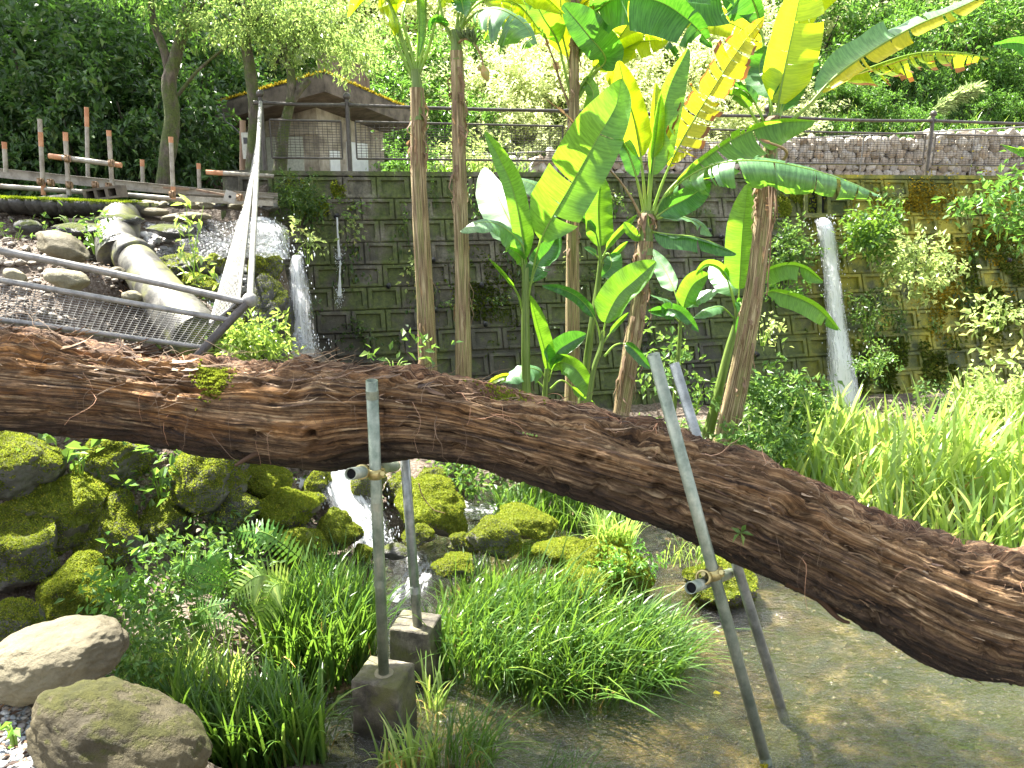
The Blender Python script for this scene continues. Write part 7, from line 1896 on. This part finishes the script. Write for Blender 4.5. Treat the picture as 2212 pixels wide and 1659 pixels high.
HB = [
 ('bank of small leaved herbs left of the lower fern, over the olive boulder', 330, 1290, 115, 55, 3.95, 420, .055, 'herb', 1),
 ('ground elder like herbs spilling down beside the pale boulder', 300, 1420, 60, 70, 3.4, 420, .04, 'herb', 2),
 ('sprig of toothed leaves in front of the golden moss boulder', 245, 1235, 45, 40, 3.85, 80, .06, 'fern', 3),
 ('tall toothed herb rising left of the upper fern', 385, 1190, 50, 45, 4.2, 110, .06, 'herb', 4),
 ('dark leafy growth under the log between the left boulders', 165, 985, 38, 40, 4.7, 60, .10, 'herb', 5),
 ('low dark ferny plants between the mossy boulders', 480, 1170, 60, 42, 4.6, 170, .06, 'herb', 6),
 ('leafy shoots under the log beside the craggy boulder', 345, 1035, 45, 45, 4.9, 80, .08, 'herb', 7),
 ('small broad leaved plant by the tall iris clump', 520, 1235, 60, 32, 4.3, 170, .055, 'herb', 8),
 ('little ferny plants growing on top of the big pond rock', 1350, 1205, 62, 28, 4.8, 320, .04, 'fern', 9),
 ('bright nettles on the far bank right of the round shaggy boulder', 985, 1035, 55, 32, 6.6, 330, .07, 'herb', 10),
 ('leafy bank plants under the log left of centre', 1075, 1055, 60, 26, 7.0, 300, .07, 'herb', 11),
 ('round glowing fern tussock under the leaning fence post', 545, 735, 58, 34, 5.5, 900, .055, 'blade_light', 12),
 ('broad green shrub at the foot of the sloping trunk', 1685, 880, 80, 75, 7.2, 1600, .075, 'herb', 13),
 ('pale green nettles at the base of the sloping trunk just over the log', 1650, 955, 75, 40, 6.3, 800, .065, 'herb', 14),
 ('bright sunlit bush on the wall right of the tall waterfall', 1985, 570, 78, 66, 9.6, 900, .075, 'spray_light', 15),
 ('fern and grass tuft hanging right of the waterfall slot', 1885, 500, 36, 56, 9.9, 700, .09, 'blade', 16),
 ('low leafy mat on the wall left of the tall waterfall', 1705, 550, 44, 56, 10.0, 900, .06, 'herb', 17),
 ('greens under the two right pointing young banana leaves', 1690, 625, 50, 20, 9.8, 260, .06, 'fern', 18),
 ('white lit creeper spray right of the sloping trunk', 1650, 710, 36, 28, 8.6, 80, .07, 'spray_light', 19),
 ('leafy weeds at the wall foot between the young banana plants', 1430, 780, 50, 60, 7.9, 160, .09, 'herb', 20),
 ('trailing weeds low behind the slanting prop tops', 1500, 850, 50, 38, 7.4, 110, .08, 'herb', 21),
 ('leafy branch entering from the right edge above the mossy wall', 2175, 440, 62, 66, 8.2, 420, .10, 'shrub_mid', 22),
 ('leafy spray reaching in from the right edge halfway down the wall', 2165, 680, 72, 22, 8.0, 200, .09, 'spray_light', 23),
 ('bright bush at the right edge beside the reeds', 2180, 865, 90, 62, 7.4, 900, .09, 'spray_light', 24),
 ('hanging green tuft on the wall below the sunlit bush', 1880, 680, 40, 50, 9.7, 420, .06, 'ivy', 25),
 ('small creeper patch low on the wall right of the tall waterfall', 1890, 775, 45, 32, 9.2, 300, .055, 'herb', 26),
 ('thick moss and ivy cushion hanging over the left corner of the block wall', 640, 430, 52, 46, 8.75, 1500, .04, 'ivy', 27),
 ('small white lit fern tuft on the wet wall beside the left waterfall', 662, 530, 22, 30, 7.9, 70, .07, 'spray_light', 28),
 ('green creeper lower on the wall right of the tall waterfall', 2030, 850, 55, 60, 9.0, 260, .06, 'herb', 29),
 ('seedlings with broad leaves on the log top left of the straight stem', 850, 785, 70, 12, 4.3, 34, .07, 'herb', 30),
 ('weedy growth behind the railing right of the hut', 880, 345, 60, 35, 11.5, 500, .07, 'shrub_mid', 31),
 ('sunny weeds behind the railing at the bananas', 1010, 335, 120, 30, 13.2, 700, .08, 'spray_light', 32),
 ('bright little leaves at the mossy rocks left of the pole', 690, 1240, 38, 36, 4.8, 260, .04, 'fern', 33),
 ('heart leaved ivy trailing over the long buried stone', 205, 510, 42, 26, 6.6, 70, .06, 'herb', 34),
 ('ivy leaves creeping at the left end of the rubble bank', 25, 510, 35, 35, 6.6, 60, .06, 'herb', 35),
 ('creeping leaves beneath the mossy slab edge', 150, 470, 60, 10, 7.1, 24, .08, 'herb', 36),
 ('flat green seedling on the path gravel at the bottom left', 25, 1575, 26, 8, 2.1, 9, .05, 'fern', 37),
]
for q in HB: herb(q[0], q[1], q[2], q[3], q[4], q[5], q[6] * (1.7 if q[9] < 9 else 1.3) if q[6] > 60 else q[6], q[7], q[8], 400 + q[9])
WL = [(660, 'beside the left waterfall'), (730, 'under the water spout'), (800, 'right of the water spout'), (870, 'left of the leftmost bare stem'), (960, 'between the two bare stems'), (1050, 'right of the straight bare stem'), (1130, 'behind the glossy young plant'),
      (1210, 'left of the shaded stem'), (1290, 'behind the slim banana plant'), (1370, 'left of the leaning stem'), (1450, 'right of the leaning stem'), (1530, 'behind the dark arching leaf'), (1610, 'beside the tall narrow leaf'), (1700, 'right of the sloping trunk'),
      (1890, 'right of the tall waterfall'), (1990, 'by the sunlit bush'), (2080, 'in the golden moss'), (2170, 'near the right edge')]
def creeper_label(p):
    px, py = proj(p); hg = 'top rows' if py < 470 else 'upper rows' if py < 540 else 'middle rows' if py < 620 else 'lower rows' if py < 700 else 'lowest rows'
    return 'creeper scrap on the %s of blocks, %s' % (hg, min(WL, key=lambda q: abs(q[0] - px))[1])
# ivy scraps strung over the block wall
r_ = random.Random(44)
IV = []
for i in range(54):
    x = r_.uniform(640, 2190); y = r_.uniform(415, 760)
    if 1735 < x < 1870: continue
    p = onwall(x, y, .03); rx = r_.uniform(.05, .22); rz = r_.uniform(.06, .28)
    IV.append((p, rx, rz))
ivme = [crown_mesh('leaves', M['ivy' if k < 3 else ('herb' if k < 5 else 'spray_light')], (1, .12, 1), 110, .30, 700 + k, tw=7, hang=.8, shell=.1, asp=.6) for k in range(6)]
for p, rx, rz in IV:
    t = thing('wall_creeper', creeper_label(p), 'creeper', p, 'scraps of creeper on the block wall'); t.scale = (rx, rx * 1.3, rz)
    link('leaves', r_.choice(ivme), t)
# moss mats hanging on the right of the wall, gold and green
def wallmoss(label, x, y, rx, ry, n, mat, seed, s_=(.02, .05)):
    r = np.random.RandomState(seed); P = []; 
    for _ in range(n):
        a, b2 = r.normal(size=2) * .45; P.append(tuple(onwall(x + a * rx, y + b2 * ry, .0)))
    P = np.array(P); nz = noise(P * 5.0 + seed, seed); P = P[nz > -.12]
    t = thing('moss_mat', label, 'moss'); o = link('moss', tufts(P, np.tile(np.array(nn) + [0, 0, -.5], (len(P), 1)), len(P) * 2, M[mat], s_, seed, 'moss', .7), t); o['kind'] = 'stuff'
wallmoss('golden moss mat on the wall right of the waterfall slot', 1970, 430, 130, 50, 2600, 'moss_gold', 1, (.01, .03))
wallmoss('golden green moss sheet at the right end of the wall', 2120, 520, 110, 150, 3200, 'moss_gold', 2, (.01, .032))
wallmoss('green moss sheet lower at the right end of the wall', 2150, 600, 110, 150, 3500, 'moss_dark', 3)
wallmoss('golden moss streak under the sunlit bush', 2040, 640, 60, 110, 1800, 'moss_gold', 4, (.01, .03))
wallmoss('olive moss on the lower wall right of the tall waterfall', 1960, 800, 150, 90, 3000, 'moss_dark', 5)
wallmoss('green moss cushion on the left corner blocks', 680, 425, 70, 40, 3000, 'moss_tuft', 6, (.012, .035))
wallmoss('dark moss patch on the wall behind the straight bare stem', 1050, 650, 100, 110, 2200, 'moss_dark', 7, (.01, .03))
wallmoss('moss patch left of the waterfall slot', 1715, 440, 40, 50, 2200, 'moss_tuft', 8, (.012, .035))

def fern(label, base, tips, Y, mat='fern', seed=0, w=.11, npn=26):
    t = thing('fern', label, 'fern'); r = random.Random(seed)
    for tp in tips:
        a = W(base[0], base[1], Y); bq = W(tp[0], tp[1], Y + tp[2]); mid = (a + bq) / 2 + Vector((0, -.05, tp[3]))
        A = spline([a, mid, bq], 40); L = np.linalg.norm(np.diff(A, axis=0), axis=1).sum()
        T_ = np.gradient(A, axis=0); T_ /= np.linalg.norm(T_, axis=1, keepdims=True)
        m = MB(); m.tube(A, np.linspace(.004, .001, 40), 5, False); fr = link('frond', m.mesh('frond', M['petiole']), t)
        P = []; F = []; n0 = 0; mm = MB()
        face = np.array([0.0, -.75, .6])
        for i in range(6, 40, 1 if npn > 30 else 2):
            f = i / 39; wl = w * (math.sin(math.pi * min(1, (f * .88 + .10))) ** .8) 
            for sg in (-1, 1):
                d = np.cross(T_[i], face) * sg; d /= np.linalg.norm(d); d = d * .93 + T_[i] * .38 + np.array([0, 0, -.12]); d /= np.linalg.norm(d)
                s3 = T_[i] * (L / 34 * .86); p = A[i]; k = 6
                V = []
                for q in range(k + 1):
                    g = q / k; ww = (1 - g ** 1.6) * (1 if q % 2 else .62)
                    c_ = p + d * wl * g + np.array([0, 0, -.22]) * wl * g * g
                    V += [c_ - s3 * ww, c_ + s3 * ww]
                mm.add(V, [(2 * q, 2 * q + 1, 2 * q + 3, 2 * q + 2) for q in range(k)])
        link('leaflets', mm.mesh('leaflets', M[mat], False), fr)
fern('fern with a long drooping frond across the bright moss left of the cascade', (668, 1220), [(500, 1150, .05, .13)], 4.55, 'fern', 1, .13)
fern('sunlit pale fern frond by the iris clump', (640, 1265), [(502, 1285, -.15, .12), (560, 1345, -.2, .14)], 4.1, 'blade_light', 2, .15)
fern('yellow green fern frond among the herbs on the left bank', (500, 1270), [(375, 1225, 0, .1), (395, 1290, -.1, .08), (450, 1190, .1, .1)], 4.1, 'fern', 3, .09)
fern('darker low fern beneath the yellow green one', (400, 1370), [(500, 1300, -.1, .08), (520, 1345, -.1, .09), (330, 1330, 0, .1)], 3.9, 'herb', 4, .08)
# tall weed before the rubble run
t = thing('tall_weed', 'tall thin weed with pale broad leaves in front of the bright rubble', 'weed'); Yw = 6.2
m = MB()
for (x0, y0, x1, y1, x2, y2) in [(440, 615, 410, 520, 402, 436), (418, 600, 425, 520, 440, 445), (430, 610, 400, 560, 385, 480)]: m.tube(spline([W(x0, y0, Yw), W(x1, y1, Yw), W(x2, y2, Yw)], 14), np.linspace(.006, .002, 14), 5)
link('stem', m.mesh('stem', M['petiole']), t)
r2 = np.random.RandomState(8)
pp = [(402, 440), (412, 452), (396, 462), (420, 468), (404, 480), (388, 486), (428, 486), (410, 505), (396, 524), (422, 520), (385, 545), (430, 548), (440, 560), (412, 558), (452, 575), (424, 590), (400, 590), (445, 600), (470, 608), (415, 615)]
P = np.array([tuple(W(x + r2.normal() * 5, y + r2.normal() * 4, Yw)) for x, y in pp * 3]); D = r2.normal(size=(60, 3)) * .7 + np.array([0, -.3, -.15])
V, F = leaf_cloud(P, D, r2.uniform(.06, .13, 60), r2, asp=.34); link('leaves', npmesh('leaves', V, F, [M['blade_light']]), t)
# log seedlings
for x, a, lab, s_ in ((1592, 1.75, 'star shaped green seedling on the underside of the log by the right prop', .035),):
    p, tt, nr = lpt(x, a, .004); V = []; F = []
    t = thing('seedling', lab, 'seedling', p)
    r3 = np.random.RandomState(5); D = np.array([[math.cos(k * 1.25) , -.4, math.sin(k * 1.25)] for k in range(5)]); V, F = leaf_cloud(np.zeros((5, 3)) + nr * .01, D, np.full(5, .062), r3, asp=.36); link('leaves', npmesh('leaves', V, F, [M['herb']]), t)
# little pale fungi in a row on the log
t = thing('fungus_row', 'short row of tiny pale green caps low on the front of the log', 'fungi')
for x in (1118, 1124, 1133, 1140, 1146, 1152, 1160):
    p, tt, nr = lpt(x, 1.15, .004); m = MB(); ball(m, p, .006); link('cap', m.mesh('cap', M['blade_light']), t)
# fallen yellow leaves on pond
for x, y, s_, lab in ((1545, 1498, .028, 'yellow fallen leaf floating by the slanting prop'), (1648, 1657, .03, 'yellow fallen leaf floating at the bottom edge')):
    p = Wz(x, y, .012); r3 = np.random.RandomState(int(x)); V, F = leaf_cloud(np.zeros((2, 3)), np.array([[1, .3, .02], [.2, 1, .02]]), np.full(2, s_ * 1.3), r3, asp=.8)
    o = link('fallen_leaf', npmesh('fallen_leaf', V, F, [BL_['Y']]), None, p); tag(o, lab, 'leaf')
# dry twigs on the boulder and by the gravel
M['twig'] = m_simple('twig', (.10, .05, .03), (.28, .17, .11), 30, .8, .3, .002, 'Position')
for pts, Yt, lab, r0 in (([(905, 1045), (912, 1070), (935, 1100), (960, 1108)], 5.3, 'pale curved twig resting on the round shaggy boulder', .005), ([(800, 1010), (770, 1060), (700, 1040)], 5.9, None, .01), ([(110, 1512), (125, 1535), (112, 1560)], 2.2, 'dry brown twig on the path gravel', .003), ([(1310, 1152), (1340, 1150), (1380, 1146)], 5.3, 'bleached stick lying on the mossy rock', .006)):
    if not lab: continue
    m = MB(); m.tube(spline([W(*q, Yt) for q in pts], 10), np.linspace(r0, r0 * .5, 10), 5); o = link('twig', m.mesh('twig', M['twig'])); tag(o, lab, 'twig')
# leaf litter on the bank and path
def litter(n, fn, seed, name, lab, size=(.015, .045), mat='bark2'):
    r = np.random.RandomState(seed); rr2 = random.Random(seed); xy = np.array([fn(rr2) for _ in range(n)]); z = ground_h(xy[:, 0], xy[:, 1]) + .02
    P = np.stack([xy[:, 0], xy[:, 1], z], 1); D = r.normal(size=(n, 3)) * np.array([1, 1, .25]); V, F = leaf_cloud(P, D, r.uniform(*size, n), r, asp=.4)
    o = link(name, npmesh(name, V, F, [M[mat]])); tag(o, lab, None, kind='stuff')
litter(3500, fbank, 1, 'leaf_litter', 'brown leaf litter on the left bank')
litter(500, fpath, 2, 'leaf_litter', 'reddish dry litter on the path gravel', (.015, .05))
litter(1800, lambda r: (r.uniform(-2.6, -.3), r.uniform(3.6, 6.5)), 3, 'ground_cover', 'small leaves of low ground cover under the log', (.03, .07), 'herb')
def fmid(r): return (r.uniform(-.2, 5.5), r.uniform(6.6, 8.6))
litter(6000, fmid, 4, 'ground_cover', 'low green ground cover behind the log', (.04, .10), 'herb')
litter(1500, lambda r: (r.uniform(1.2, 2.8), r.uniform(5.8, 7.2)), 5, 'leaf_litter', 'dry brown litter at the foot of the sloping trunk', (.03, .09))
